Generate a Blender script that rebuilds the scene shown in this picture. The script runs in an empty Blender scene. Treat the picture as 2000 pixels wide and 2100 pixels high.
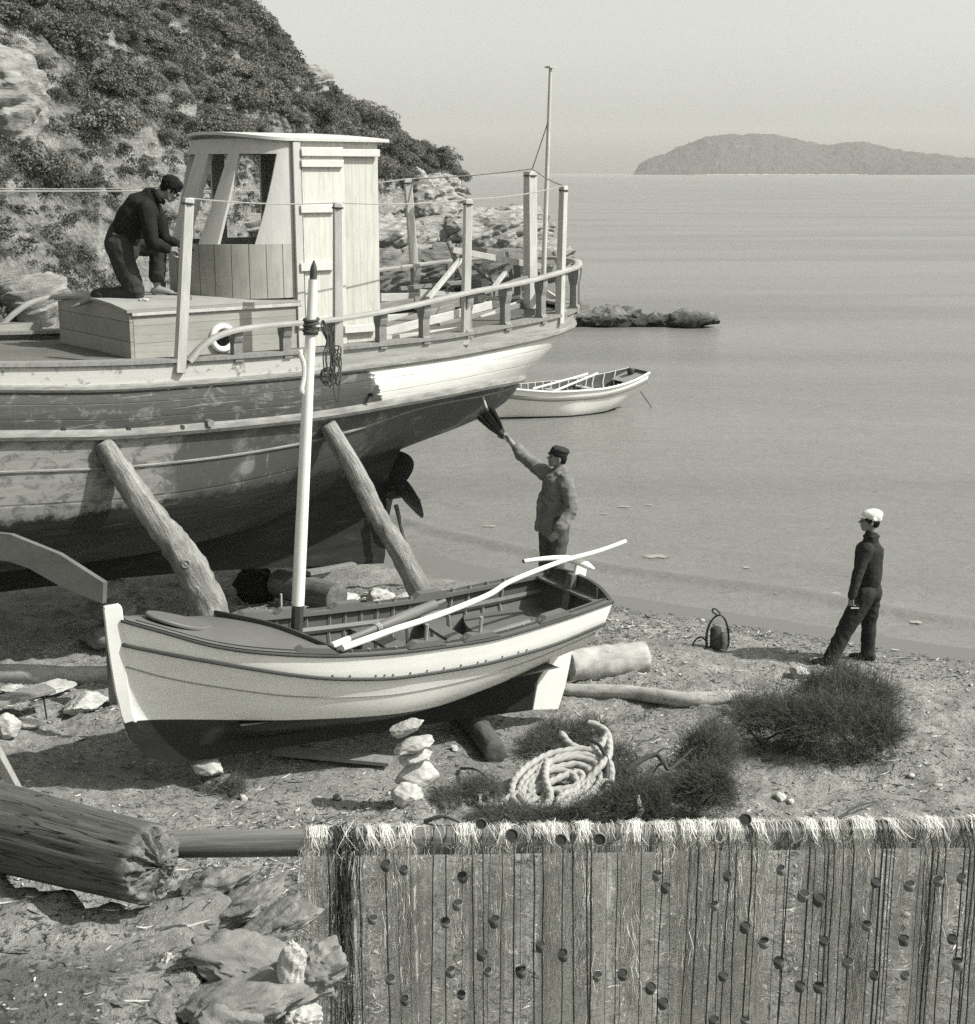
import bpy, bmesh, math, random
import numpy as np
from mathutils import Vector, Matrix, Quaternion, noise

scene = bpy.context.scene
COL = scene.collection
PI = math.pi
rng = random.Random(7)

# ------------------------------------------------------------------ camera
CAM_H = 5.0
PITCH = math.atan(695 / 3000.0)
cam_data = bpy.data.cameras.new("camera")
cam_data.sensor_fit = 'HORIZONTAL'
cam_data.sensor_width = 36.0
cam_data.lens = 54.0
cam_data.clip_start = 0.1
cam_data.clip_end = 20000.0
camera = bpy.data.objects.new("camera", cam_data)
camera.location = (0, 0, CAM_H)
camera.rotation_euler = (PI / 2 - PITCH, 0, 0)
COL.objects.link(camera)
scene.camera = camera

# ------------------------------------------------------------------ sky, sun, exposure
SUN_EL = math.radians(45)
SUN_DIR = Vector((math.cos(SUN_EL) * 0.978, math.cos(SUN_EL) * -0.208, math.sin(SUN_EL)))   # towards the sun
world = bpy.data.worlds.new("World")
scene.world = world
world.use_nodes = True
wt = world.node_tree
wt.nodes.clear()
sky = wt.nodes.new('ShaderNodeTexSky')
sky.sky_type = 'NISHITA'
sky.sun_disc = False
sky.sun_elevation = SUN_EL
sky.sun_rotation = math.atan2(SUN_DIR.x, SUN_DIR.y)
sky.air_density = 1.6
sky.dust_density = 2.5
sky.ozone_density = 1.0
sep = wt.nodes.new('ShaderNodeSeparateColor')   # a yellow-filtered black-and-white film: mostly red and green light
bw = wt.nodes.new('ShaderNodeMath'); bw.operation = 'MULTIPLY_ADD'; bw.inputs[1].default_value = 0.5
tint = wt.nodes.new('ShaderNodeMix'); tint.data_type = 'RGBA'; tint.blend_type = 'MULTIPLY'
tint.inputs['Factor'].default_value = 1.0
tint.inputs['B'].default_value = (1.0, 1.005, 0.935, 1)
bg = wt.nodes.new('ShaderNodeBackground'); bg.inputs['Strength'].default_value = 0.148
wo = wt.nodes.new('ShaderNodeOutputWorld')
wt.links.new(sky.outputs['Color'], sep.inputs['Color'])
hg = wt.nodes.new('ShaderNodeMath'); hg.operation = 'MULTIPLY'; hg.inputs[1].default_value = 0.5
wt.links.new(sep.outputs[1], hg.inputs[0]); wt.links.new(sep.outputs[0], bw.inputs[0]); wt.links.new(hg.outputs[0], bw.inputs[2])
wt.links.new(bw.outputs[0], tint.inputs['A'])
wt.links.new(tint.outputs['Result'], bg.inputs['Color'])
wt.links.new(bg.outputs['Background'], wo.inputs['Surface'])

sun_data = bpy.data.lights.new("sun", 'SUN')
sun_data.energy = 4.9
sun_data.angle = math.radians(0.5)
sun_data.color = (1.0, 0.995, 0.94)
sun = bpy.data.objects.new("sun", sun_data)
sun.rotation_euler = (-SUN_DIR).to_track_quat('-Z', 'Y').to_euler()
COL.objects.link(sun)

scene.view_settings.view_transform = 'Standard'
scene.view_settings.look = 'None'
scene.view_settings.exposure = 0.30
scene.view_settings.gamma = 1.0
scene.cycles.max_bounces = 6
scene.cycles.transparent_max_bounces = 16
scene.cycles.volume_bounces = 0
scene.cycles.sample_clamp_direct = 6.0
scene.cycles.sample_clamp_indirect = 2.0
scene.cycles.use_denoising = False

# ------------------------------------------------------------------ helpers
_c, _s = math.cos(PITCH), math.sin(PITCH)
def ray(px, py):
    x = (px - 1000) / 3000.0; v = (1050 - py) / 3000.0
    return Vector((x, _c + v * _s, -_s + v * _c))
def at(px, py, Y):
    r = ray(px, py)
    return Vector((0, 0, CAM_H)) + r * (Y / r.y)
def atz(px, py, z):
    r = ray(px, py)
    return Vector((0, 0, CAM_H)) + r * ((z - CAM_H) / r.z)

def V(*a): return Vector(a)
def lerp(a, b, t): return a + (b - a) * t
def clamp(x, a=0.0, b=1.0): return a if x < a else b if x > b else x
def sstep(a, b, x):
    t = clamp((x - a) / (b - a)); return t * t * (3 - 2 * t)
def curve(xs, ys):
    """monotone smooth interpolation through points"""
    xs = list(xs); ys = list(ys); n = len(xs)
    d = [(ys[i + 1] - ys[i]) / (xs[i + 1] - xs[i]) for i in range(n - 1)]
    m = [d[0]] + [(0 if d[i - 1] * d[i] <= 0 else 2 * d[i - 1] * d[i] / (d[i - 1] + d[i])) for i in range(1, n - 1)] + [d[-1]]
    def f(x):
        if x <= xs[0]: return ys[0] + m[0] * (x - xs[0])
        if x >= xs[-1]: return ys[-1] + m[-1] * (x - xs[-1])
        i = 0
        while x > xs[i + 1]: i += 1
        h = xs[i + 1] - xs[i]; t = (x - xs[i]) / h
        return ((1 + 2 * t) * (1 - t) ** 2 * ys[i] + t * (1 - t) ** 2 * h * m[i]
                + t * t * (3 - 2 * t) * ys[i + 1] + t * t * (t - 1) * h * m[i + 1])
    return f

def spline(pts, per=8, closed=False):
    """Catmull-Rom through points"""
    P = [Vector(p) for p in pts]; n = len(P); out = []
    segs = n if closed else n - 1
    for i in range(segs):
        if closed:
            p0, p1, p2, p3 = P[(i - 1) % n], P[i], P[(i + 1) % n], P[(i + 2) % n]
        else:
            p1, p2 = P[i], P[i + 1]
            p0 = P[i - 1] if i > 0 else p1 * 2 - p2
            p3 = P[i + 2] if i + 2 < n else p2 * 2 - p1
        for k in range(per):
            t = k / per
            out.append(0.5 * ((2 * p1) + (p2 - p0) * t + (2 * p0 - 5 * p1 + 4 * p2 - p3) * t * t + (3 * p1 - p0 - 3 * p2 + p3) * t ** 3))
    if not closed: out.append(P[-1].copy())
    return out

class MB:
    """collects shapes and links them as ONE mesh object"""
    def __init__(s): s.v = []; s.f = []
    def add(s, vs, fs):
        o = len(s.v); s.v.extend([tuple(v) for v in vs]); s.f.extend([tuple(i + o for i in f) for f in fs]); return s
    def hexa(s, c8, bev=0):
        fs = [(0, 3, 2, 1), (4, 5, 6, 7), (0, 1, 5, 4), (1, 2, 6, 5), (2, 3, 7, 6), (3, 0, 4, 7)]
        return s.add(c8, fs)
    def box(s, c, size, rz=0.0, M=None):
        hx, hy, hz = size[0] / 2, size[1] / 2, size[2] / 2
        cs = [V(-hx, -hy, -hz), V(hx, -hy, -hz), V(hx, hy, -hz), V(-hx, hy, -hz), V(-hx, -hy, hz), V(hx, -hy, hz), V(hx, hy, hz), V(-hx, hy, hz)]
        R = M if M is not None else Matrix.Rotation(rz, 3, 'Z')
        return s.hexa([V(*c) + R @ p for p in cs])
    def bar(s, p0, p1, w, h, up=(0, 0, 1), taper=1.0):
        p0, p1 = V(*p0), V(*p1); d = (p1 - p0).normalized(); u = V(*up)
        a = d.cross(u)
        if a.length < 1e-4: a = d.cross(V(1, 0, 0))
        a.normalize(); b = a.cross(d).normalized()
        c8 = []
        for p, k in ((p0, 1.0), (p1, taper)):
            for x, y in ((-1, -1), (1, -1), (1, 1), (-1, 1)):
                c8.append(p + a * (x * w / 2 * k) + b * (y * h / 2 * k))
        c8 = [c8[0], c8[1], c8[2], c8[3], c8[4], c8[5], c8[6], c8[7]]
        return s.hexa(c8)
    def tube(s, pts, r, n=8, caps=True, flat=1.0, rough=0.0, seed=0, up=None):
        P = [V(*p) for p in pts]; m = len(P)
        R = r if isinstance(r, (list, tuple)) else [r] * m
        vs = []; fs = []
        prev = None
        for i in range(m):
            d = (P[min(i + 1, m - 1)] - P[max(i - 1, 0)])
            if d.length < 1e-9: d = V(0, 0, 1)
            d.normalize()
            if prev is None:
                ref = V(*up) if up else (V(0, 0, 1) if abs(d.z) < 0.95 else V(1, 0, 0))
                a = (ref - d * ref.dot(d)).normalized()
            else:
                a = prev - d * prev.dot(d)
                a = a.normalized() if a.length > 1e-6 else d.orthogonal().normalized()
            prev = a; b = d.cross(a)
            for k in range(n):
                t = 2 * PI * k / n
                q = a * (math.cos(t) * R[i]) + b * (math.sin(t) * R[i] * flat)
                if rough:
                    q *= 1 + rough * noise.noise(V(math.cos(t) * 1.7 + seed, math.sin(t) * 1.7, i * 0.6 + seed * 3))
                vs.append(P[i] + q)
        for i in range(m - 1):
            for k in range(n):
                k2 = (k + 1) % n
                fs.append((i * n + k, i * n + k2, (i + 1) * n + k2, (i + 1) * n + k))
        if caps:
            fs.append(tuple(range(n - 1, -1, -1))); fs.append(tuple(range((m - 1) * n, m * n)))
        return s.add(vs, fs)
    def ring(s, c, nrm, R, r, n=20, m=8, sx=1.0):
        nrm = V(*nrm).normalized(); a = nrm.orthogonal().normalized(); b = nrm.cross(a)
        pts = [V(*c) + a * (math.cos(2 * PI * i / n) * R) + b * (math.sin(2 * PI * i / n) * R * sx) for i in range(n)]
        return s.loop(pts, r, m)
    def loop(s, pts, r, m=8):
        n = len(pts); vs = []; fs = []
        prev = None
        for i in range(n):
            d = (pts[(i + 1) % n] - pts[i - 1]).normalized()
            if prev is None: a = d.orthogonal().normalized()
            else: a = (prev - d * prev.dot(d)).normalized()
            prev = a; b = d.cross(a)
            for k in range(m):
                t = 2 * PI * k / m; vs.append(pts[i] + a * (math.cos(t) * r) + b * (math.sin(t) * r))
        for i in range(n):
            for k in range(m):
                k2 = (k + 1) % m; j = (i + 1) % n
                fs.append((i * m + k, i * m + k2, j * m + k2, j * m + k))
        return s.add(vs, fs)
    def grid(s, rows, close_u=False, flip=False):
        """rows: list of equally long lists of points"""
        m = len(rows); n = len(rows[0]); vs = [p for r in rows for p in r]; fs = []
        for i in range(m - 1):
            for k in range(n if close_u else n - 1):
                k2 = (k + 1) % n
                q = (i * n + k, i * n + k2, (i + 1) * n + k2, (i + 1) * n + k)
                fs.append(q[::-1] if flip else q)
        return s.add(vs, fs)
    def lathe(s, prof, c=(0, 0, 0), n=16, M=None):
        """prof: (radius, z) from bottom to top"""
        rows = []
        for r, z in prof:
            row = []
            for k in range(n):
                t = 2 * PI * k / n
                p = V(r * math.cos(t), r * math.sin(t), z)
                row.append(V(*c) + (M @ p if M is not None else p))
            rows.append(row)
        return s.grid(rows, close_u=True)
    def prism(s, poly, ext):
        """poly: coplanar 3-D points, ext: extrusion vector"""
        P = [V(*p) for p in poly]; e = V(*ext); n = len(P)
        fs = [tuple(range(n - 1, -1, -1)), tuple(range(n, 2 * n))] + [(i, (i + 1) % n, n + (i + 1) % n, n + i) for i in range(n)]
        return s.add(P + [p + e for p in P], fs)
    def blob(s, c, size, sub=3, amp=0.25, freq=1.0, seed=0, R=None, flat_bottom=None):
        bm = bmesh.new(); bmesh.ops.create_icosphere(bm, subdivisions=sub, radius=1.0)
        vs = []
        for v in bm.verts:
            p = v.co.copy()
            k = 1 + amp * noise.fractal(p * freq + V(seed * 7.3, seed * 3.1, seed), 1.0, 2.0, 3) 
            p = p * k
            p = V(p.x * size[0], p.y * size[1], p.z * size[2])
            if R is not None: p = R @ p
            vs.append(V(*c) + p)
        fs = [tuple(v.index for v in f.verts) for f in bm.faces]
        bm.free(); return s.add(vs, fs)
    def build(s, name, mat=None, parent=None, smooth=True, bevel=0.0, angle=40, matrix=None, recalc=True):
        me = bpy.data.meshes.new(name); me.from_pydata(s.v, [], s.f)
        if bevel or recalc:
            bm = bmesh.new(); bm.from_mesh(me)
            if recalc: bmesh.ops.recalc_face_normals(bm, faces=bm.faces)
            if bevel:
                es = [e for e in bm.edges if len(e.link_faces) == 2 and e.calc_face_angle(0) > 0.6]
                bmesh.ops.bevel(bm, geom=es, offset=bevel, segments=1, affect='EDGES', clamp_overlap=True)
            bm.to_mesh(me); bm.free()
        me.update()
        if smooth: 
            me.polygons.foreach_set('use_smooth', [True] * len(me.polygons)); me.set_sharp_from_angle(angle=math.radians(angle))
        o = bpy.data.objects.new(name, me); COL.objects.link(o)
        if mat is not None: me.materials.append(mat)
        if parent is not None: o.parent = parent
        if matrix is not None: o.matrix_world = matrix
        return o

def tag(o, label=None, cat=None, group=None, kind=None):
    if label: o['label'] = label
    if cat: o['category'] = cat
    if group: o['group'] = group
    if kind: o['kind'] = kind
    return o
def empty(name, loc=(0, 0, 0), rz=0.0, label=None, cat=None, group=None):
    o = bpy.data.objects.new(name, None); COL.objects.link(o)
    o.location = loc; o.rotation_euler = (0, 0, rz); o.empty_display_size = 0.2
    return tag(o, label, cat, group)
def axis_matrix(p0, p1, roll=0.0):
    """matrix whose local Z runs from p0 to p1"""
    p0, p1 = V(*p0), V(*p1)
    q = (p1 - p0).to_track_quat('Z', 'Y')
    return Matrix.Translation(p0) @ q.to_matrix().to_4x4() @ Matrix.Rotation(roll, 4, 'Z')

# ------------------------------------------------------------------ materials
def G(v): return (v, v * 1.0, v * 0.955, 1)
class NT:
    """small node tree helper"""
    def __init__(s, name):
        s.m = bpy.data.materials.new(name); s.m.use_nodes = True; s.t = s.m.node_tree; s.t.nodes.clear()
        s.out = s.t.nodes.new('ShaderNodeOutputMaterial'); s.b = s.t.nodes.new('ShaderNodeBsdfPrincipled')
        s.t.links.new(s.b.outputs[0], s.out.inputs[0])
        s.tc = s.t.nodes.new('ShaderNodeTexCoord')
    def n(s, ty, **kw):
        x = s.t.nodes.new(ty)
        for k, v in kw.items(): setattr(x, k, v)
        return x
    def L(s, a, b): s.t.links.new(a, b); return b
    def setin(s, sock, val):
        if hasattr(val, 'is_output'): s.t.links.new(val, sock)
        else: sock.default_value = val
    def obj(s, scale=(1, 1, 1), rot=(0, 0, 0), loc=(0, 0, 0), co='Object'):
        mp = s.n('ShaderNodeMapping'); s.L(s.tc.outputs[co], mp.inputs['Vector'])
        mp.inputs['Scale'].default_value = scale; mp.inputs['Rotation'].default_value = rot; mp.inputs['Location'].default_value = loc
        return mp.outputs['Vector']
    def noise(s, vec, scale=1.0, detail=6.0, rough=0.6, dist=0.0):
        x = s.n('ShaderNodeTexNoise'); s.L(vec, x.inputs['Vector'])
        x.inputs['Scale'].default_value = scale; x.inputs['Detail'].default_value = detail
        x.inputs['Roughness'].default_value = rough; x.inputs['Distortion'].default_value = dist
        return x.outputs['Fac']
    def voro(s, vec, scale=1.0, feature='F1', out='Distance'):
        x = s.n('ShaderNodeTexVoronoi', feature=feature); s.L(vec, x.inputs['Vector']); x.inputs['Scale'].default_value = scale
        return x.outputs[out]
    def ramp(s, fac, stops, interp='LINEAR'):
        r = s.n('ShaderNodeValToRGB'); cr = r.color_ramp; cr.interpolation = interp
        while len(cr.elements) < len(stops): cr.elements.new(0.5)
        for e, (p, c) in zip(cr.elements, stops):
            e.position = p; e.color = G(c) if not isinstance(c, tuple) else c
        s.L(fac, r.inputs['Fac']); return r.outputs['Color']
    def math(s, op, a, b=0.0, c=0.0, clamp=False):
        x = s.n('ShaderNodeMath', operation=op, use_clamp=clamp)
        s.setin(x.inputs[0], a); s.setin(x.inputs[1], b); s.setin(x.inputs[2], c)
        return x.outputs[0]
    def mix(s, fac, a, b, mode='MIX'):
        x = s.n('ShaderNodeMix', data_type='RGBA', blend_type=mode)
        s.setin(x.inputs['Factor'], fac)
        for k, v in (('A', a), ('B', b)):
            s.setin(x.inputs[k], G(v) if isinstance(v, float) else v)
        return x.outputs['Result']
    def sep(s, vec):
        x = s.n('ShaderNodeSeparateXYZ'); s.L(vec, x.inputs[0]); return x.outputs
    def smooth(s, val, a, b):
        x = s.n('ShaderNodeMapRange', interpolation_type='SMOOTHSTEP'); s.setin(x.inputs['Value'], val)
        x.inputs['From Min'].default_value = a; x.inputs['From Max'].default_value = b
        return x.outputs['Result']
    def bump(s, h, strength=0.5, dist=0.02, nrm=None):
        x = s.n('ShaderNodeBump'); s.L(h, x.inputs['Height']); x.inputs['Strength'].default_value = strength; x.inputs['Distance'].default_value = dist
        if nrm is not None: s.L(nrm, x.inputs['Normal'])
        return x.outputs['Normal']
    def fin(s, col=None, rough=0.7, nrm=None, spec=0.3, metal=0.0):
        if col is not None: s.setin(s.b.inputs['Base Color'], G(col) if isinstance(col, float) else col)
        s.setin(s.b.inputs['Roughness'], rough)
        if nrm is not None: s.L(nrm, s.b.inputs['Normal'])
        s.b.inputs['Specular IOR Level'].default_value = spec
        s.b.inputs['Metallic'].default_value = metal
        return s.m

def simple(name, v, var=0.25, scale=6.0, rough=0.7, bump=0.3, bdist=0.01, bscale=None, aniso=(1, 1, 1), spec=0.3, detail=6, metal=0.0):
    t = NT(name); vec = t.obj(aniso)
    f = t.noise(vec, scale, detail, 0.65)
    col = t.ramp(f, [(0.25, v * (1 - var)), (0.5, v), (0.75, v * (1 + var))])
    b = t.noise(vec, bscale or scale * 4, 6, 0.65)
    return t.fin(col, rough, t.bump(b, bump, bdist), spec, metal)

def planks(name, v, axis=0, width=0.12, grain=(1, 1, 1), var=0.2, gap=0.35, rough=0.75, gw=0.05, stain=0.3, bump=0.35, knots=True):
    """boards: thin dark gaps every `width` along the local axis, grain stretched by `grain`"""
    t = NT(name); o = t.sep(t.tc.outputs['Object'])
    a = t.math('DIVIDE', o[axis], width)
    fr = t.math('FRACT', a); fl = t.math('FLOOR', a)
    wn = t.n('ShaderNodeTexWhiteNoise', noise_dimensions='1D'); t.L(fl, wn.inputs['W'])
    pv = t.math('MULTIPLY_ADD', wn.outputs['Value'], var, 1 - var / 2)
    cv = t.n('ShaderNodeCombineXYZ'); t.L(t.math('MULTIPLY', wn.outputs['Value'], 9.0), cv.inputs[0]); t.L(t.math('MULTIPLY', wn.outputs['Value'], 5.0), cv.inputs[1])
    va = t.n('ShaderNodeVectorMath', operation='ADD'); t.L(t.obj(grain), va.inputs[0]); t.L(cv.outputs[0], va.inputs[1])
    g = t.noise(va.outputs[0], 5.0, 8, 0.65, 0.6)
    st = t.noise(t.obj((1, 1, 1)), 1.7, 5, 0.6)
    col = t.ramp(g, [(0.2, v * 0.72), (0.5, v), (0.8, v * 1.15)])
    col = t.mix(1.0, col, t.ramp(st, [(0.3, 1.0 - stain), (0.62, 1.0)]), 'MULTIPLY')
    pc = t.n('ShaderNodeCombineColor'); [t.L(pv, pc.inputs[i]) for i in range(3)]
    col = t.mix(1.0, col, pc.outputs[0], 'MULTIPLY')
    edge = t.math('MINIMUM', fr, t.math('SUBTRACT', 1.0, fr))
    gm = t.smooth(edge, gw * 0.35, gw)
    col = t.mix(gm, v * gap, col)
    if knots:
        kn = t.voro(t.obj((grain[0] * 2.2, grain[1] * 2.2, grain[2] * 2.2)), 1.1)
        col = t.mix(t.smooth(kn, 0.02, 0.07), v * 0.5, col)
    h = t.math('ADD', t.math('MULTIPLY', g, 0.4), gm)
    return t.fin(col, rough, t.bump(h, bump, 0.008))
# ------------------------------------------------------------------ numpy value noise
_nr = np.random.RandomState(11)
_LAT = _nr.rand(256, 256)
def vnoise(x, y):
    xi = np.floor(x).astype(int); yi = np.floor(y).astype(int); fx = x - xi; fy = y - yi
    fx = fx * fx * (3 - 2 * fx); fy = fy * fy * (3 - 2 * fy)
    a = _LAT[xi % 256, yi % 256]; b = _LAT[(xi + 1) % 256, yi % 256]; c = _LAT[xi % 256, (yi + 1) % 256]; d = _LAT[(xi + 1) % 256, (yi + 1) % 256]
    return (a * (1 - fx) + b * fx) * (1 - fy) + (c * (1 - fx) + d * fx) * fy - 0.5
def fbm(x, y, oct=4, gain=0.5):
    t = 0; a = 1.0
    for k in range(oct):
        t = t + a * vnoise(x * 2 ** k + 17.3 * k, y * 2 ** k + 5.7 * k); a *= gain
    return t
def npstep(a, b, x):
    t = np.clip((x - a) / (b - a), 0, 1); return t * t * (3 - 2 * t)
def grid_mesh(name, X, Y, Z, mat, smooth=True):
    r, c = X.shape
    co = np.stack([X, Y, Z], -1).reshape(-1, 3)
    idx = np.arange(r * c).reshape(r, c)
    f = np.stack([idx[:-1, :-1], idx[:-1, 1:], idx[1:, 1:], idx[1:, :-1]], -1).reshape(-1, 4)
    me = bpy.data.meshes.new(name)
    me.vertices.add(len(co)); me.vertices.foreach_set('co', co.ravel())
    me.loops.add(f.size); me.loops.foreach_set('vertex_index', f.ravel().astype(np.int32))
    me.polygons.add(len(f)); me.polygons.foreach_set('loop_start', np.arange(0, f.size, 4, dtype=np.int32)); me.polygons.foreach_set('loop_total', np.full(len(f), 4, np.int32))
    me.polygons.foreach_set('use_smooth', np.full(len(f), smooth))
    me.update(); me.validate()
    o = bpy.data.objects.new(name, me); COL.objects.link(o); me.materials.append(mat)
    return o

# ------------------------------------------------------------------ beach
# shoreline: piecewise curve, d > 0 inland
SH = curve([-40, -14, -8, -5, -2.2, -0.9, 1.3, 3.2, 5.0, 8.0, 14.0, 40.0], [62, 44, 33, 26, 20.8, 19.2, 17.3, 16.2, 15.15, 13.9, 12.0, 6.0])
_shx = np.linspace(-40, 40, 801); _shy = np.array([SH(x) for x in _shx]); _shs = np.gradient(_shy, _shx)
def shore_d(X, Y):
    y = np.interp(X, _shx, _shy); s = np.interp(X, _shx, _shs)
    return (y - Y) / np.sqrt(1 + s * s)
def bank_mask(X, Y):
    wob = 0.30 * fbm(X * 2.6, Y * 2.6, 4)
    m = np.minimum(np.minimum(6.12 - Y - 0.12 * (X + 1.3), -0.88 - X), (6.65 - Y - 1.0 * (X + 1.30)) * 0.7) + wob
    return npstep(0.0, 0.30, m)
def ground_np(X, Y, fine=True):
    d = shore_d(X, Y)
    z = np.where(d > 0, 0.052 * d + 0.0035 * np.maximum(d - 6.5, 0) ** 2, np.maximum(0.09 * d, -1.2))
    z = np.where(d > 13, np.minimum(z, 0.052 * d + 0.0035 * 42 + 0.01 * (d - 13)), z)
    amp = npstep(0.3, 3.0, d)
    z = z + amp * (0.16 * fbm(X * 0.5, Y * 0.5, 3) + 0.095 * fbm(X * 1.9, Y * 1.9, 3))
    if fine:
        z = z + amp * 0.085 * np.abs(fbm(X * 4.2, Y * 4.2, 4)) + amp * 0.034 * fbm(X * 11, Y * 11, 3)
    sa = (X + 2.59) * 0.866 + (Y - 10.7) * 0.5; ta = -(X + 2.59) * 0.5 + (Y - 10.7) * 0.866     # trodden hollow under the rowing boat
    pad = npstep(1.6, .7, np.abs(ta)) * npstep(-1.3, -.3, sa) * npstep(4.4, 3.4, sa)
    z = z - pad * np.maximum(0, z - (0.29 - 0.035 * sa + (z - 0.4) * 0.25))
    bm = bank_mask(X, Y)
    zb = 1.91 + 0.14 * fbm(X * 1.3 + 3, Y * 1.3, 3) + (0.06 * fbm(X * 6, Y * 6, 5) if fine else 0) - 0.05 * (X + 1.5)
    return z * (1 - bm) + zb * bm
def ground(x, y):
    return float(ground_np(np.array([[float(x)]]), np.array([[float(y)]]))[0, 0])
def onground(px, py, dz=0.0):
    """point of the beach seen at a place of the photograph"""
    r = ray(px, py); o = V(0, 0, CAM_H); lo, hi = 3.0, 60.0
    prev = lo
    k = lo
    while k < hi:
        p = o + r * (k / r.y)
        if p.z < ground(p.x, p.y):
            a, b = prev, k
            for _ in range(14):
                m = (a + b) / 2; q = o + r * (m / r.y)
                if q.z < ground(q.x, q.y): b = m
                else: a = m
            q = o + r * (b / r.y); return V(q.x, q.y, ground(q.x, q.y) + dz)
        prev = k; k += 0.15
    return o + r * (hi / r.y)

def sand_material():
    t = NT('sand'); P = t.obj()
    big = t.noise(P, 0.55, 6, 0.6, 0.3); mid = t.noise(P, 3.2, 8, 0.7, 0.4); fine = t.noise(P, 26, 6, 0.75)
    grit = t.voro(P, 60, out='Color')
    gr = t.n('ShaderNodeRGBToBW'); t.L(grit, gr.inputs[0])
    base = t.ramp(mid, [(0.3, 0.17), (0.48, 0.29), (0.7, 0.40)])
    base = t.mix(t.math('MULTIPLY', t.smooth(big, 0.50, 0.66), 0.55), base, 0.17)
    xy = t.sep(P); dark_patch = t.math('MULTIPLY', t.smooth(t.math('ADD', xy[0], t.math('MULTIPLY', mid, .5)), -1.05, -1.35), t.smooth(t.math('ADD', xy[1], t.math('MULTIPLY', mid, .5)), 5.75, 5.45))
    base = t.mix(t.math('MULTIPLY', dark_patch, .75), base, 0.085)  # darker sand over the near left part of the bank
    # dried weed and leaf crumbs lying in the sand
    litter = t.math('MULTIPLY', t.smooth(fine, 0.50, 0.60), t.smooth(mid, 0.38, 0.54))
    band = t.math('MULTIPLY_ADD', t.smooth(t.sep(P)[1], 11.0, 8.8), .45, .5); litter = t.math('MULTIPLY', litter, band)
    fine2 = t.noise(P, 11, 7, .72); litter = t.math('MAXIMUM', litter, t.math('MULTIPLY', t.smooth(fine2, .53, .60), t.math('MULTIPLY', t.smooth(big, .42, .56), band)))
    base = t.mix(litter, base, 0.055)
    chips = t.smooth(gr.outputs[0], 0.86, 0.94)
    base = t.mix(t.math('MULTIPLY', chips, 0.45), base, 0.6)
    z = t.sep(t.tc.outputs['Object'])[2]
    wet = t.math('ADD', z, t.math('MULTIPLY_ADD', big, 0.10, -0.05))
    wm = t.smooth(wet, 0.035, 0.075)
    col = t.mix(wm, 0.15, base)
    rough = t.math('MULTIPLY_ADD', wm, 0.35, 0.55)
    h = t.math('ADD', t.math('MULTIPLY', fine, 0.5), t.math('MULTIPLY', mid, 1.0))
    h = t.math('ADD', h, t.math('MULTIPLY', gr.outputs[0], 0.12))
    h = t.math('MULTIPLY', h, t.math('MULTIPLY_ADD', wm, 0.92, 0.08))
    return t.fin(col, rough, t.bump(h, 1.0, 0.06), 0.15)
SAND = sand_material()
ys = np.concatenate([np.arange(2.2, 13.5, 0.04), np.arange(13.5, 24, 0.08), np.arange(24, 62, 0.4)])
xs = np.concatenate([np.arange(-30, -7.5, 0.4), np.arange(-7.5, -5, 0.1), np.arange(-5, 5.6, 0.045), np.arange(5.6, 16, 0.3)])
X, Y = np.meshgrid(xs, ys)
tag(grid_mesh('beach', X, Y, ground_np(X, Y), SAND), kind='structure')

# ------------------------------------------------------------------ sea
def water_material():
    t = NT('sea_water'); P = t.tc.outputs['Object']
    w1 = t.noise(t.obj((1.6, 3.4, 1)), 1.0, 5, 0.6, 0.4)
    w2 = t.noise(t.obj((6.0, 12.0, 1)), 1.0, 3, 0.6)
    w3 = t.noise(t.obj((0.02, 0.10, 1)), 1.0, 4, 0.55, 0.5)
    w4 = t.noise(t.obj((0.25, 0.5, 1)), 1.0, 3, 0.5)
    h = t.math('ADD', t.math('MULTIPLY', w1, 0.11), t.math('MULTIPLY', w2, 0.035))
    h = t.math('ADD', h, t.math('MULTIPLY', w4, 0.22))
    col = t.ramp(w3, [(0.3, 0.12), (0.6, 0.19)])
    rough = t.math('MULTIPLY_ADD', w3, 0.10, 0.19)
    b = t.n('ShaderNodeBump'); t.L(h, b.inputs['Height']); b.inputs['Strength'].default_value = 0.9; b.inputs['Distance'].default_value = 0.6
    t.fin(col, rough, b.outputs['Normal'], 0.5); t.b.inputs['IOR'].default_value = 1.33
    return t.m
WATER = water_material()
# near water with the small swell running in along the shore, far sheet to the horizon
wx = np.concatenate([np.linspace(-60, -4, 60), np.arange(-3.9, 9, 0.1), np.linspace(9.2, 60, 60)])
wy = np.concatenate([np.arange(9.0, 24, 0.08), np.linspace(24.2, 60, 80)])
X, Y = np.meshgrid(wx, wy)
d = -shore_d(X, Y)
wob = 0.35 * fbm(X * 0.35, Y * 0.35, 2)
Z = 0.045 * np.exp(-((d - 1.05 + wob) / 0.16) ** 2) - 0.02 * np.exp(-((d - 0.78 + wob) / 0.14) ** 2) + 0.02 * np.exp(-((d - 2.6 + wob) / 0.35) ** 2) + 0.006 * fbm(X * 1.5, Y * 3, 2)
sea = grid_mesh('sea', X, Y, Z, WATER)
tag(sea, kind='structure')
m = MB()
E0, E1 = 60.0, 9000.0
for a, b in (((-E1, 9.0, 0), None),): pass
for (x0, y0, x1, y1) in ((-E1, 60, E1, E1), (60, -20, E1, 60), (-E1, -20, -60, 60)):
    m.add([V(x0, y0, 0), V(x1, y0, 0), V(x1, y1, 0), V(x0, y1, 0)], [(0, 1, 2, 3)])
tag(m.build('open_sea', WATER, smooth=False), kind='structure')

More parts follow.
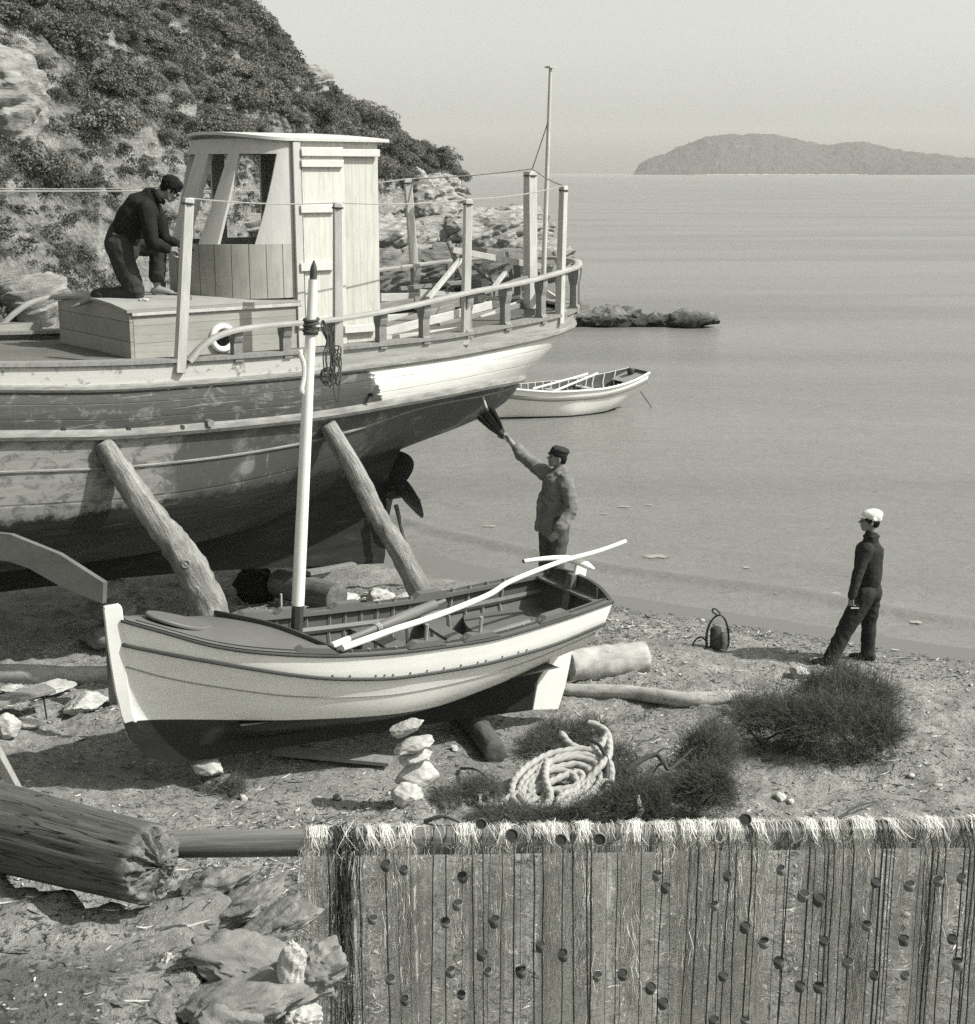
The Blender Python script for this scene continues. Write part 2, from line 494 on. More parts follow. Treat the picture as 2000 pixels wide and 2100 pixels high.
# foam flecks in the shallows: thin films on the water
m = MB(); r_ = random.Random(3)
for px, py, w, h in [(1345, 1142, 52, 13), (1880, 1277, 26, 8), (1530, 1165, 14, 6), (1715, 1218, 20, 9), (1280, 1040, 30, 5), (1240, 1055, 16, 4), (1005, 1080, 30, 5), (1330, 1036, 16, 4), (1935, 1314, 60, 3), (1975, 1322, 40, 3)] + \
        [(r_.uniform(900, 1990), r_.uniform(1010, 1250), r_.uniform(2, 7), r_.uniform(1, 2.2)) for _ in range(34)]:
    c = atz(px, py, 0.0)
    if shore_d(np.array([[c.x]]), np.array([[c.y]]))[0, 0] > -0.5 and h < 5: continue
    k = c.y / 3000.0; n = 14; ph = r_.uniform(0, 6)
    ring = [V(c.x + math.cos(2 * PI * i / n) * w * k * (0.5 + 0.2 * math.sin(3 * i + ph)), c.y + math.sin(2 * PI * i / n) * h * k * 2.4 * (0.5 + 0.2 * math.sin(2 * i + ph)), 0.011) for i in range(n)]
    m.add(ring, [tuple(range(n))])
tag(m.build('foam', simple('foam', 0.27, 0.3, 9, 0.6), smooth=False), kind='stuff')

# ------------------------------------------------------------------ island
def island():
    prof = [(1300, 357), (1312, 340), (1320, 332), (1345, 322), (1370, 312), (1400, 300), (1425, 292), (1450, 281), (1490, 277), (1530, 276), (1560, 275), (1610, 281), (1650, 290), (1685, 297), (1700, 296), (1740, 290), (1765, 291), (1800, 300), (1840, 308), (1880, 313), (1930, 320), (2000, 328), (2150, 338), (2400, 350), (2500, 356)]
    f = curve([p[0] for p in prof], [p[1] for p in prof])
    D = 5200.0
    nx = 700; ny = 110
    px = np.linspace(1300, 2500, nx); rows = []
    ztop = np.array([max(0.3, at(x, f(x), D).z) for x in px]); xt = np.array([at(x, 355, D).x for x in px])
    jag = np.abs(fbm(px[None, :] * 0.16, np.zeros((1, nx)), 3))[0]
    X = []; Y = []; Z = []
    for j in range(ny):
        u = j / (ny - 1)          # 0 front shore, .6 crest, 1 back
        y = D - 300 + 800 * u + 60 * np.sin(px * 0.012)
        k = np.sin(min(1, u / 0.6) * PI / 2) ** 0.8 if u < 0.6 else np.cos((u - 0.6) / 0.4 * PI / 2)
        z = ztop * k
        xx = xt * (y / D); z = z + np.minimum(1, z / 12) * (10.0 * fbm(xx * 0.03, y * 0.03, 4) + 9.0 * np.abs(fbm(xx * .07 + 9, y * .07, 2)))
        if u == 0: z = z * 0 - 1
        X.append(xt * (y / D)); Y.append(y); Z.append(z)
    t = NT('pine_wood'); n1 = t.noise(t.obj((0.04, 0.04, 0.07)), 1.0, 6, 0.7); n2 = t.noise(t.obj((0.004, 0.004, 0.04)), 1.0, 3, 0.5)
    col = t.ramp(n1, [(0.3, 0.04), (0.6, 0.07)])
    col = t.mix(t.math('MULTIPLY', t.smooth(n2, 0.62, 0.72), 0.4), col, 0.12)
    z = t.sep(t.tc.outputs['Object'])[2]; x = t.sep(t.tc.outputs['Object'])[0]
    strip = t.math('MULTIPLY', t.math('LESS_THAN', z, 1.8), t.math('MULTIPLY', t.math('GREATER_THAN', x, 670), t.math('LESS_THAN', x, 1250)))
    col = t.mix(t.math('MULTIPLY', strip, t.smooth(n1, .3, .6)), col, 0.45)
    t.fin(col, 0.9, t.bump(n1, 0.5, 2.0), 0.1)
    return tag(grid_mesh('island', np.array(X), np.array(Y), np.array(Z), t.m), kind='structure')
island()

# ------------------------------------------------------------------ hillside behind the boats
_hx = [-700, -400, -200, 0, 200, 400, 520, 600, 640, 700, 780, 860, 910, 935, 950, 975]
_hb = [20, 21, 22, 24, 28, 34, 42, 50, 56, 66, 74, 84, 90, 93, 95, 97]             # distance of the foot
_hc = [36, 40, 44, 50, 55, 60, 63, 66, 70, 76, 84, 92, 96, 98, 99, 100]            # distance of the crest
_hy = [-700, -500, -380, -280, -190, -70, 30, 100, 165, 205, 245, 292, 325, 350, 385, 440]    # skyline in the photograph
HB, HC, HY = curve(_hx, _hb), curve(_hx, _hc), curve(_hx, _hy)
def hill_np(px, u):
    """px azimuth (in photograph columns), u 0 foot .. 1 crest .. 1.5 far side -> X, Y, Z"""
    yb = np.interp(px, _hx, _hb); yc = np.interp(px, _hx, _hc); sy = np.interp(px, _hx, [HY(x) for x in _hx])
    Y = yb + (yc - yb) * u
    x = (px - 1000) / 3000.0
    v = (1050 - sy) / 3000.0
    zc = CAM_H + yc * (-_s + v * _c) / (_c + v * _s)
    k = np.where(u < 1, 0.62 * u + 0.38 * np.sin(np.clip(u, 0, 1) * PI / 2) ** 0.7, 1 - 0.8 * (u - 1) ** 1.2)
    zf = np.where(px < 600, 0.5, -0.4)
    Z = zf + (zc - zf) * k
    # column of constant photo x at the depth of the point
    depth = Y * _c + (CAM_H - Z) * _s
    X = x * depth
    damp = np.clip(np.minimum(u * 5, 1.0), 0, 1)
    e = np.clip(1.0 - np.abs(u - 1.0) * 2.5, 0, 1)
    nz = 0.55 * fbm(X * 0.22, Y * 0.3 + Z * 0.2, 4) * (1 - 0.7 * e) * 2
    ledge = np.abs(fbm(X * 0.35 + Z * 0.5, Z * 1.3 + Y * 0.12, 4)) 
    rocky = npstep(700, 800, px) * npstep(0.9, 0.2, u) + 0.25
    Z = Z + damp * (nz - 0.9 * rocky * (ledge - 0.2) + 0.06 * fbm(X * 2.5, Y * 2.5, 3))
    Y = Y - damp * rocky * 2.2 * (ledge - 0.2)
    return X, Y, Z
def hill_material():
    t = NT('hill_ground'); P = t.obj()
    n1 = t.noise(P, 0.35, 8, 0.65, 0.5); n2 = t.noise(P, 2.2, 8, 0.72, 0.6); n3 = t.noise(P, 9.0, 5, 0.7)
    st = t.noise(t.obj((0.35, 0.35, 2.6), rot=(0.35, 0.25, 0)), 1.2, 8, 0.7, 0.8)
    earth = t.ramp(n2, [(0.28, 0.07), (0.5, 0.16), (0.72, 0.29)])
    rock = t.ramp(st, [(0.3, 0.12), (0.46, 0.28), (0.62, 0.42), (0.8, 0.5)])
    g = t.n('ShaderNodeNewGeometry'); nz = t.sep(g.outputs['Normal'])[2]
    rk = t.math('MAXIMUM', t.smooth(nz, 0.72, 0.45), t.smooth(n1, 0.58, 0.68))
    col = t.mix(rk, earth, rock)
    weeds = t.math('MULTIPLY', t.smooth(n3, 0.42, 0.56), t.smooth(n2, 0.34, 0.5))
    col = t.mix(t.math('MULTIPLY', weeds, t.math('MULTIPLY_ADD', rk, -0.5, 0.85)), col, 0.05)
    h = t.math('ADD', t.math('MULTIPLY', st, 1.2), t.math('MULTIPLY', n3, 0.5)); h = t.math('ADD', h, n2)
    return t.fin(col, 0.9, t.bump(h, 1.0, 0.22), 0.1)
HILLM = hill_material()
U, PX = np.meshgrid(np.concatenate([np.linspace(0, 1.0, 190), np.linspace(1.02, 1.8, 20)]), np.concatenate([np.linspace(-700, -60, 60), np.linspace(-50, 975, 420)]), indexing='ij')
X, Y, Z = hill_np(PX, U)
Z[0] -= 3.0; Y[0] -= 1.0
tag(grid_mesh('hillside', X, Y, Z, HILLM), kind='structure')
# ------------------------------------------------------------------ the caique on the beach; local axes: x aft, y to the far side, z up
BC = V(-3.876, 14.76, 0); BPHI = math.radians(38)
BM = Matrix.Translation(BC) @ Matrix.Rotation(BPHI, 4, 'Z'); BMI = BM.inverted()
def bl(px, py, t):
    """point of the plane y=t of the boat seen at a place of the photograph, in boat axes"""
    o = BMI @ V(0, 0, CAM_H); r = BMI.to_3x3() @ ray(px, py)
    return o + r * ((t - o.y) / r.y)
boat = empty('fishing_boat', BC, BPHI, 'large half-painted wooden fishing boat with a wheelhouse, propped up on the beach', 'fishing boat')

new_wood = planks('new_boards', 0.33, 2, 0.17, (0.5, 0.5, 6), 0.12, 0.45, stain=0.2, gw=0.02)
pale_post = simple('pale_timber', 0.44, 0.22, 5, 0.75, 0.3, 0.004, aniso=(3, 3, 0.6))
grey_wood = simple('grey_timber', 0.20, 0.3, 6, 0.8, 0.4, 0.005, aniso=(3, 3, 0.6))
rail_wood = simple('rail_timber', 0.30, 0.22, 5, 0.7, 0.3, 0.004)
dark_iron = simple('dark_iron', 0.03, 0.5, 14, 0.55, 0.5, 0.004, spec=0.5)
rope_mat = simple('cord', 0.32, 0.3, 60, 0.9, 0.6, 0.003)
dark_rope = simple('dark_cord', 0.07, 0.4, 60, 0.9, 0.6, 0.003)
white_gloss = simple('white_paint', 0.76, 0.05, 3, 0.32, 0.08, 0.003, spec=0.45)

def hull_material():
    t = NT('hull_paint'); P = t.tc.outputs['Object']; o = t.sep(P); s, z = o[0], o[2]
    # the painted zones follow the sheer, so measure height above a line bent like it
    sag = t.math('MULTIPLY', t.math('POWER', t.math('SUBTRACT', s, 1.2), 2.0), 0.018)
    h = t.math('SUBTRACT', z, sag)
    n1 = t.noise(P, 2.3, 6, 0.62, 0.3); n2 = t.noise(P, 9, 7, 0.7); n3 = t.noise(t.obj((0.7, 1, 9)), 3.0, 8, 0.7)
    drips = t.noise(t.obj((14, 14, 0.5)), 1.5, 5, 0.7)
    white = t.ramp(n3, [(0.25, 0.46), (0.45, 0.60), (0.7, 0.66)])
    white = t.mix(t.math('MULTIPLY', t.smooth(n2, 0.60, 0.7), 0.35), white, 0.42)
    paint = t.ramp(n3, [(0.3, 0.05), (0.55, 0.066), (0.8, 0.095)])
    paint = t.mix(t.math('MULTIPLY', t.smooth(drips, 0.60, 0.72), 0.35), paint, 0.2)
    scuff = t.noise(t.obj((1.2, 1, 2.2)), 3.6, 9, .74, .6); paint = t.mix(t.math('MULTIPLY', t.smooth(scuff, .52, .62), .75), paint, 0.17); paint = t.mix(t.math('MULTIPLY', t.smooth(t.noise(t.obj((.6, 1, 26)), 2.0, 5, .6), .64, .70), .7), paint, .34)
    edge = t.math('ADD', s, t.math('MULTIPLY_ADD', n3, 0.26, -0.13))
    edge = t.math('ADD', edge, t.math('MULTIPLY', t.math('SUBTRACT', z, 3.0), 0.45))
    edge = t.math('ADD', edge, t.math('MULTIPLY_ADD', n2, 0.25, -0.125))
    top = t.mix(t.smooth(edge, 2.16, 2.19), paint, white)
    # ragged bright priming left showing at the top of the painted strake
    rag = t.math('ADD', h, t.math('MULTIPLY_ADD', n2, 0.16, -0.08))
    top = t.mix(t.math('MULTIPLY', t.smooth(rag, 3.035, 3.05), t.smooth(n1, 0.46, 0.52)), top, 0.62)
    # bulwark strake
    bw_l = t.mix(t.smooth(n2, 0.54, 0.66), 0.47, 0.20)
    bw_l = t.mix(t.smooth(t.voro(t.obj((1.6, 1, 2.6)), 2.4), 0.0, 0.17), 0.12, bw_l)
    ragb = t.math('ADD', h, t.math('MULTIPLY_ADD', n2, 0.10, -0.05))
    bw_l = t.mix(t.smooth(ragb, 3.23, 3.25), bw_l, 0.30)
    bw_r = t.ramp(n3, [(0.3, 0.22), (0.55, 0.33), (0.8, 0.40)])
    bul = t.mix(t.smooth(t.math('ADD', s, t.math('MULTIPLY', n2, 0.4)), 1.75, 1.9), bw_l, bw_r)
    # below the rubbing strake
    low = t.ramp(n3, [(0.25, 0.20), (0.6, 0.27)])
    n4 = t.noise(t.obj((1, 1, .7)), 1.9, 3, 0.5, 0.4); pat = t.math('ADD', t.math('MULTIPLY', n4, 0.72), t.math('MULTIPLY', n2, 0.28))
    pat = t.math('ADD', pat, t.math('MULTIPLY_ADD', t.smooth(s, -0.9, 0.5), 0.24, -0.11))
    low = t.mix(t.smooth(pat, 0.46, 0.60), low, 0.075); low = t.mix(t.math('MULTIPLY', t.smooth(scuff, .47, .60), .7), low, .075); low = t.mix(t.math('MULTIPLY', t.smooth(drips, .58, .70), .35), low, .30)
    foul = t.ramp(n3, [(0.3, 0.014), (0.55, 0.032), (0.8, 0.075)])
    bt = t.math('ADD', z, t.math('MULTIPLY_ADD', n2, 0.30, -0.15)); bt = t.math('ADD', bt, t.math('MULTIPLY', t.smooth(s, 1.4, 3.2), 0.10))
    scrape = t.noise(t.obj((0.5, 1, 4), rot=(0, -0.35, 0)), 2.2, 6, 0.75)
    foul = t.mix(t.math('MULTIPLY', t.smooth(scrape, 0.58, 0.72), 0.5), foul, 0.2)
    low = t.mix(t.smooth(bt, 1.95, 2.02), foul, low)
    y1 = t.n('ShaderNodeAttribute', attribute_name='zone')
    zn = y1.outputs['Fac']
    col = t.mix(t.math('GREATER_THAN', zn, 0.5), low, top)
    col = t.mix(t.math('GREATER_THAN', zn, 1.5), col, bul)
    # plank seams
    sm = t.math('FRACT', t.math('MULTIPLY', t.n('ShaderNodeAttribute', attribute_name='strake').outputs['Fac'], 1.0))
    seam = t.smooth(t.math('MINIMUM', sm, t.math('SUBTRACT', 1.0, sm)), 0.0, 0.05)
    brk = t.smooth(t.noise(t.obj((1.5, 1, 6)), 2.0, 4, 0.6), 0.35, 0.6)
    sv = t.math('MAXIMUM', seam, brk)
    cc = t.n('ShaderNodeCombineColor'); sf = t.math('MULTIPLY_ADD', sv, 0.35, 0.65); [t.L(sf, cc.inputs[i]) for i in range(3)]
    col = t.mix(1.0, col, cc.outputs[0], 'MULTIPLY')
    hh = t.math('ADD', t.math('MULTIPLY', n2, 0.5), seam); hh = t.math('ADD', hh, t.math('MULTIPLY', n3, 0.5))
    return t.fin(col, 0.62, t.bump(hh, 0.35, 0.012), 0.3)

_bs = curve([-7.3, -7.15, -6.8, -6, -5, -4, -2, 0, 2, 3, 4, 4.6, 5.11, 5.5, 5.8, 5.97, 6.04], [0.0, .22, .55, 1.1, 1.42, 1.6, 1.7, 1.65, 1.61, 1.55, 1.42, 1.3, 1.14, .93, .66, .36, 0.0])
_zs = curve([-7.3, -5, -4, -2, 0, 1.3, 3, 4.3, 6.05], [4.35, 3.80, 3.62, 3.42, 3.30, 3.28, 3.29, 3.35, 3.42])
_z1 = curve([-7.2, -5, -2, -.3, 1.45, 3.08, 4.6, 6.0], [4.12, 3.62, 3.24, 3.10, 3.07, 3.10, 3.17, 3.25])
_bw = curve([-7.1, -6.9, -6, -5, -4, -2, 0, 2, 3, 3.7, 4.2, 4.6, 4.9, 5.1, 5.22], [0, .25, .95, 1.34, 1.55, 1.67, 1.63, 1.58, 1.49, 1.36, 1.18, .95, .68, .38, 0.0])
_zw = curve([-7.1, -5, -3, -1.7, -.35, 1.32, 2.67, 3.8, 4.5, 5.22], [3.65, 3.22, 2.93, 2.80, 2.68, 2.64, 2.68, 2.71, 2.68, 2.60])
_zr = curve([-7.0, -6.7, -6.2, -5, -3, 0, 1.3, 2.2, 2.9, 3.4, 4.2, 4.9, 5.21], [3.5, 2.5, 1.85, 1.45, 1.28, 1.12, 1.14, 1.32, 1.60, 1.79, 1.97, 2.20, 2.50])
_ft1 = curve([-7, -5, -2, 0, 2, 3, 4, 5.2], [.4, .42, .55, .55, .36, .24, .34, .45]); _fz1 = curve([-7, -5, -2, 0, 2, 3, 4, 5.2], [.22, .2, .16, .16, .22, .28, .2, .2])
_ft2 = curve([-7, -5, -2, 0, 2, 3, 4, 5.2], [.74, .78, .88, .88, .78, .64, .72, .8]); _fz2 = curve([-7, -5, -2, 0, 2, 3, 4, 5.2], [.55, .52, .48, .48, .56, .62, .55, .55])
_NST = 110
def _gv(k):
    v = k / (_NST - 1); return 0.5 - 0.5 * math.cos(PI * v)
def hull_row(kind, k):
    g = _gv(k)
    s = -7.3 + 13.34 * g; sw = -7.1 + 12.32 * g; sr = -7.0 + 12.21 * g
    if kind == 'sheer': return V(s, max(0, _bs(s)), _zs(s))
    if kind == 'w1':
        q = -7.25 + 13.22 * g; return V(q, max(0, _bs(q * 6.04 / 5.97 if q > 0 else q * 7.3 / 7.25)) * 0.985, _z1(q))
    if kind == 'w2': return V(sw, max(0, _bw(sw)), _zw(sw))
    if kind == 'r': return V(sr, 0.05 if 4 < k < _NST - 4 else 0.0, _zr(sr))
    a = hull_row('r', k); b = hull_row('w2', k)
    f1, f2 = (_ft1, _fz1) if kind == 'A' else (_ft2, _fz2)
    return V(lerp(a.x, b.x, f2(sw)), lerp(a.y, b.y, f1(sw)), lerp(a.z, b.z, f2(sw)))
def build_hull():
    vs = []; fs = []; zone = []; strake = []
    cols = []
    for k in range(_NST):
        r, A, B, w2, w1, sh = [hull_row(q, k) for q in ('r', 'A', 'B', 'w2', 'w1', 'sheer')]
        low = spline([r, A, B, w2], 6)
        bulge = V(0, 0.03 * min(1, w2.y), 0)
        mid = [lerp(w2, w1, j / 5) + bulge * (math.sin(PI * j / 5)) for j in range(1, 6)]
        up = [lerp(w1, sh, j / 3) for j in range(1, 4)]
        cols.append((low + mid + up, [0] * len(low) + [1] * 5 + [2] * 3, [j / 18 * 8 for j in range(len(low))] + [8 + j / 5 * 3 for j in range(1, 6)] + [11 + j / 3 for j in range(1, 4)]))
    n = len(cols[0][0])
    for side in (-1, 1):
        base = len(vs)
        for c, zz, st in cols:
            for p, q, w in zip(c, zz, st): vs.append((p.x, side * p.y, p.z)); zone.append(q); strake.append(w)
        for k in range(_NST - 1):
            for j in range(n - 1):
                q = (base + k * n + j, base + (k + 1) * n + j, base + (k + 1) * n + j + 1, base + k * n + j + 1)
                fs.append(q if side < 0 else q[::-1])
    me = bpy.data.meshes.new('hull'); me.from_pydata(vs, [], fs)
    for nm, data in (('strake', strake),):
        a = me.attributes.new(nm, 'FLOAT', 'POINT'); a.data.foreach_set('value', data)
    # zones on faces, so the paint changes exactly at the strakes
    fz = []
    for f in fs:
        c = sum(strake[i] for i in f) / 4; fz.append(0 if c < 8 else 1 if c < 11 else 2)
    a = me.attributes.new('zone', 'FLOAT', 'FACE'); a.data.foreach_set('value', fz)
    me.polygons.foreach_set('use_smooth', [True] * len(fs))
    o = bpy.data.objects.new('hull', me); COL.objects.link(o); o.parent = boat; me.materials.append(HULLM)
    return o
HULLM = hull_material()
build_hull()
# strakes
def strake(kind, r, mat, off=0.0, name='rubbing_strake', flat=1.0, dz=0.0):
    near = [hull_row(kind, k) for k in range(1, _NST)]
    for p in near: p.y = p.y + off; p.z += dz
    pts = [V(p.x, -p.y, p.z) for p in near] + [V(p.x, p.y, p.z) for p in near[::-1][1:]]
    m = MB(); m.tube(pts, r, 8, flat=flat); return m.build(name, mat, boat)
strake_mat = simple('strake_paint', 0.20, 0.5, 7, 0.7, 0.5, 0.01, aniso=(0.6, 0.6, 3), detail=9)
strake('w2', 0.052, strake_mat, 0.012)
strake('w1', 0.036, strake_mat, 0.010)
def moulding():
    pts = []
    for k in range(2, _NST - 14):
        b = hull_row('B', k); w = hull_row('w2', k); p = spline([hull_row('A', k), b, w], 8)[13]; pts.append(V(p.x, -p.y - 0.004, p.z))
    m = MB(); m.tube(pts, 0.014, 6); m.tube([V(p.x, -p.y, p.z) for p in pts], 0.014, 6); m.build('moulding', strake_mat, boat)
moulding()
# covering board along the sheer
def ring_strip(w, th, dz):
    near = [hull_row('sheer', k) for k in range(1, _NST - 1)]
    out = [V(p.x, -p.y - 0.03, p.z) for p in near] + [V(p.x + (0.05 if i == 0 else 0), p.y + 0.03, p.z) for i, p in enumerate(near[::-1])]
    m = MB(); rows = [[], [], [], []]
    n = len(out)
    for i in range(n):
        d = (out[min(i + 1, n - 1)] - out[max(i - 1, 0)]); d.z = 0; d.normalize(); nin = V(-d.y, d.x, 0)
        a = out[i]; b = a + nin * w
        for r, p, zz in zip(rows, (a, b, b, a), (dz, dz, dz + th, dz + th)): r.append(p + V(0, 0, zz))
    rows.append(rows[0])
    m.grid(rows); return m
ring_strip(0.20, 0.035, 0.0).build('covering_board', grey_wood, boat)
# deck
def deck():
    m = MB(); rows = []
    for k in range(2, _NST - 2):
        p = hull_row('sheer', k); rows.append([V(p.x, p.y * q, p.z - 0.07 + 0.04 * (1 - q * q)) for q in (-.98, -.5, 0, .5, .98)])
    m.grid(rows); m.build('deck', planks('deck_boards', 0.13, 1, 0.13, (6, 0.5, 0.5), 0.2, 0.3, gw=0.06), boat)
deck()
# deadwood, keel, sternpost
def deadwood():
    m = MB(); kz = curve([-6.6, -6, -4, 0.3, 3.3], [2.2, 1.5, 1.13, .86, .50])
    ss = [-6.4, -6, -5, -4, -2, -1, 0, .7, 1.4, 2, 2.5, 2.9, 3.15, 3.3]
    rows = [[], [], [], []]
    for s in ss:
        top = min(_zr(s) + 0.12, 1.86)
        for r, (y, z) in zip(rows, ((-.075, kz(s)), (-.085, top), (.085, top), (.075, kz(s)))): r.append(V(s, y, z))
    rows.append(rows[0]); m.grid(rows)
    m.prism([rows[0][-1], rows[1][-1], V(3.42, -.08, 1.87), V(3.62, -.07, 1.93), V(3.50, -.07, 1.72), V(3.36, -.075, 1.5), V(3.33, -.07, .6)], (0, .15, 0))
    m.build('keel', HULLD, boat)
t = NT('keel_bottom_paint'); n3 = t.noise(t.obj((0.8, 1, 4)), 3.0, 8, 0.7); HULLD = t.fin(t.ramp(n3, [(0.3, 0.008), (0.55, 0.018), (0.8, 0.055)]), 0.75, t.bump(n3, 0.5, 0.02), 0.25)
deadwood()
# rudder irons
m = MB(); m.tube([bl(812, 1035, 0), bl(828, 1100, 0), bl(850, 1150, 0)], 0.028, 8); m.box(bl(848, 1158, 0), (0.12, 0.1, 0.12)); m.tube([bl(848, 1150, 0), bl(849, 1182, 0)], 0.02, 8)
m.build('rudder_iron', simple('weathered_iron', 0.16, 0.4, 12, 0.7, 0.5, 0.004), boat)
# propeller
def propeller():
    hub = bl(800, 1010, 0); p = empty('propeller'); p.parent = boat; p.location = hub
    m = MB(); m.lathe([(0.0, -0.20), (0.055, -0.20), (0.06, -0.05), (0.085, 0.0), (0.085, 0.13), (0.05, 0.19), (0.0, 0.2)], n=18, M=Matrix.Rotation(PI / 2, 3, 'Y')); m.build('hub', dark_iron, p)
    for a in (118, -2, 238):
        mb = MB(); rows = []
        for i in range(13):
            u = i / 12; r = 0.07 + 0.43 * u
            w = 0.11 + 0.27 * math.sin(PI * min(1, u * 0.93 + 0.06)) ** 0.8 if u < 0.999 else 0.03
            w *= (1 - max(0, (u - 0.8) / 0.2) ** 3 * 0.8)
            tw = math.radians(38 - 12 * u); row = []
            for j in range(9):
                q = j / 8 * 2 - 1; x = q * w; row.append((r, x, tw, (1 - q * q) * 0.016 + 0.004))
            rows.append(row)
        top = []; bot = []
        for row in rows:
            A = []; B = []
            for r, x, tw, th in row:
                # blade along local z, chord turned by the pitch
                A.append(V(-x * math.sin(tw) * 0.9 + th * math.cos(tw), x * math.cos(tw) * 0.9 + 0.04 * (r - .07) - th * math.sin(tw), r)); B.append(V(-x * math.sin(tw) * 0.9 - th * math.cos(tw), x * math.cos(tw) * 0.9 + 0.04 * (r - .07) + th * math.sin(tw), r))
            top.append(A); bot.append(B[::-1])
        full = [a + b for a, b in zip(top, bot)]
        R = Matrix.Rotation(math.radians(90 - a), 4, 'X').to_3x3()
        mb.grid(full, close_u=True); mb.add(full[-1], [tuple(range(len(full[-1])))])
        mb.v = [tuple(R @ V(*q) + V(0.07, 0, 0)) for q in mb.v]
        mb.build('blade', dark_iron, p)
propeller()

# deckhouse forward of the wheelhouse
def deckhouse():
    d = empty('deckhouse'); d.parent = boat
    s0, s1, w, zb = -0.10, 1.80, 0.87, 3.14
    prof = [(-w, 3.70), (-w * .6, 3.745), (-w * .2, 3.765), (w * .2, 3.765), (w * .6, 3.745), (w, 3.70)]
    m = MB()
    m.prism([V(s0, -w, zb), V(s0, w, zb)] + [V(s0, y, z) for y, z in prof[::-1]], (0.035, 0, 0))
    m.build('front_panel', new_wood_dk, d)
    m = MB(); m.box(((s0 + s1) / 2 + .02, -w + .0175, (zb + 3.70) / 2), (s1 - s0 - 0.04, .035, 3.70 - zb)); m.box(((s0 + s1) / 2 + .02, w - .0175, (zb + 3.70) / 2), (s1 - s0 - 0.04, .035, 3.70 - zb)); m.build('side_panel', new_wood, d)
    m = MB(); top = []
    for s in (s0 - .03, s0 + .5, s0 + 1, s1 - .02): top.append([V(s, y * 1.03, z + .003) for y, z in prof] + [V(s, y * 1.03, z + .028) for y, z in prof[::-1]])
    m.grid(top, close_u=True); m.add(top[0], [tuple(range(12))]); m.add(top[-1], [tuple(range(12))])
    m.build('roof', simple('canvas_top', 0.27, 0.15, 4, 0.85, 0.3, 0.004), d, angle=25)
    c = bl(457, 693, -0.885); m = MB(); m.ring(c, (0, 1, 0), 0.115, 0.032, 28, 10); r = m.build('porthole', white_gloss, d)
    m = MB(); m.lathe([(0.0, 0), (0.10, 0.0), (0.10, 0.012), (0, 0.012)], c + V(0, 0.008, 0), 24, Matrix.Rotation(PI / 2, 3, 'X')); m.build('glass', simple('dark_glass', 0.008, 0.1, 2, 0.2, 0), r)
    m = MB(); m.bar(V(s0 + .02, -w - .012, 3.685), V(s1, -w - .012, 3.685), 0.03, 0.035); m.build('trim', pale_post, d, bevel=0.004)
new_wood_dk = planks('front_boards', 0.30, 2, 0.19, (0.6, 6, 6), 0.12, 0.4, stain=0.25, gw=0.03)
deckhouse()

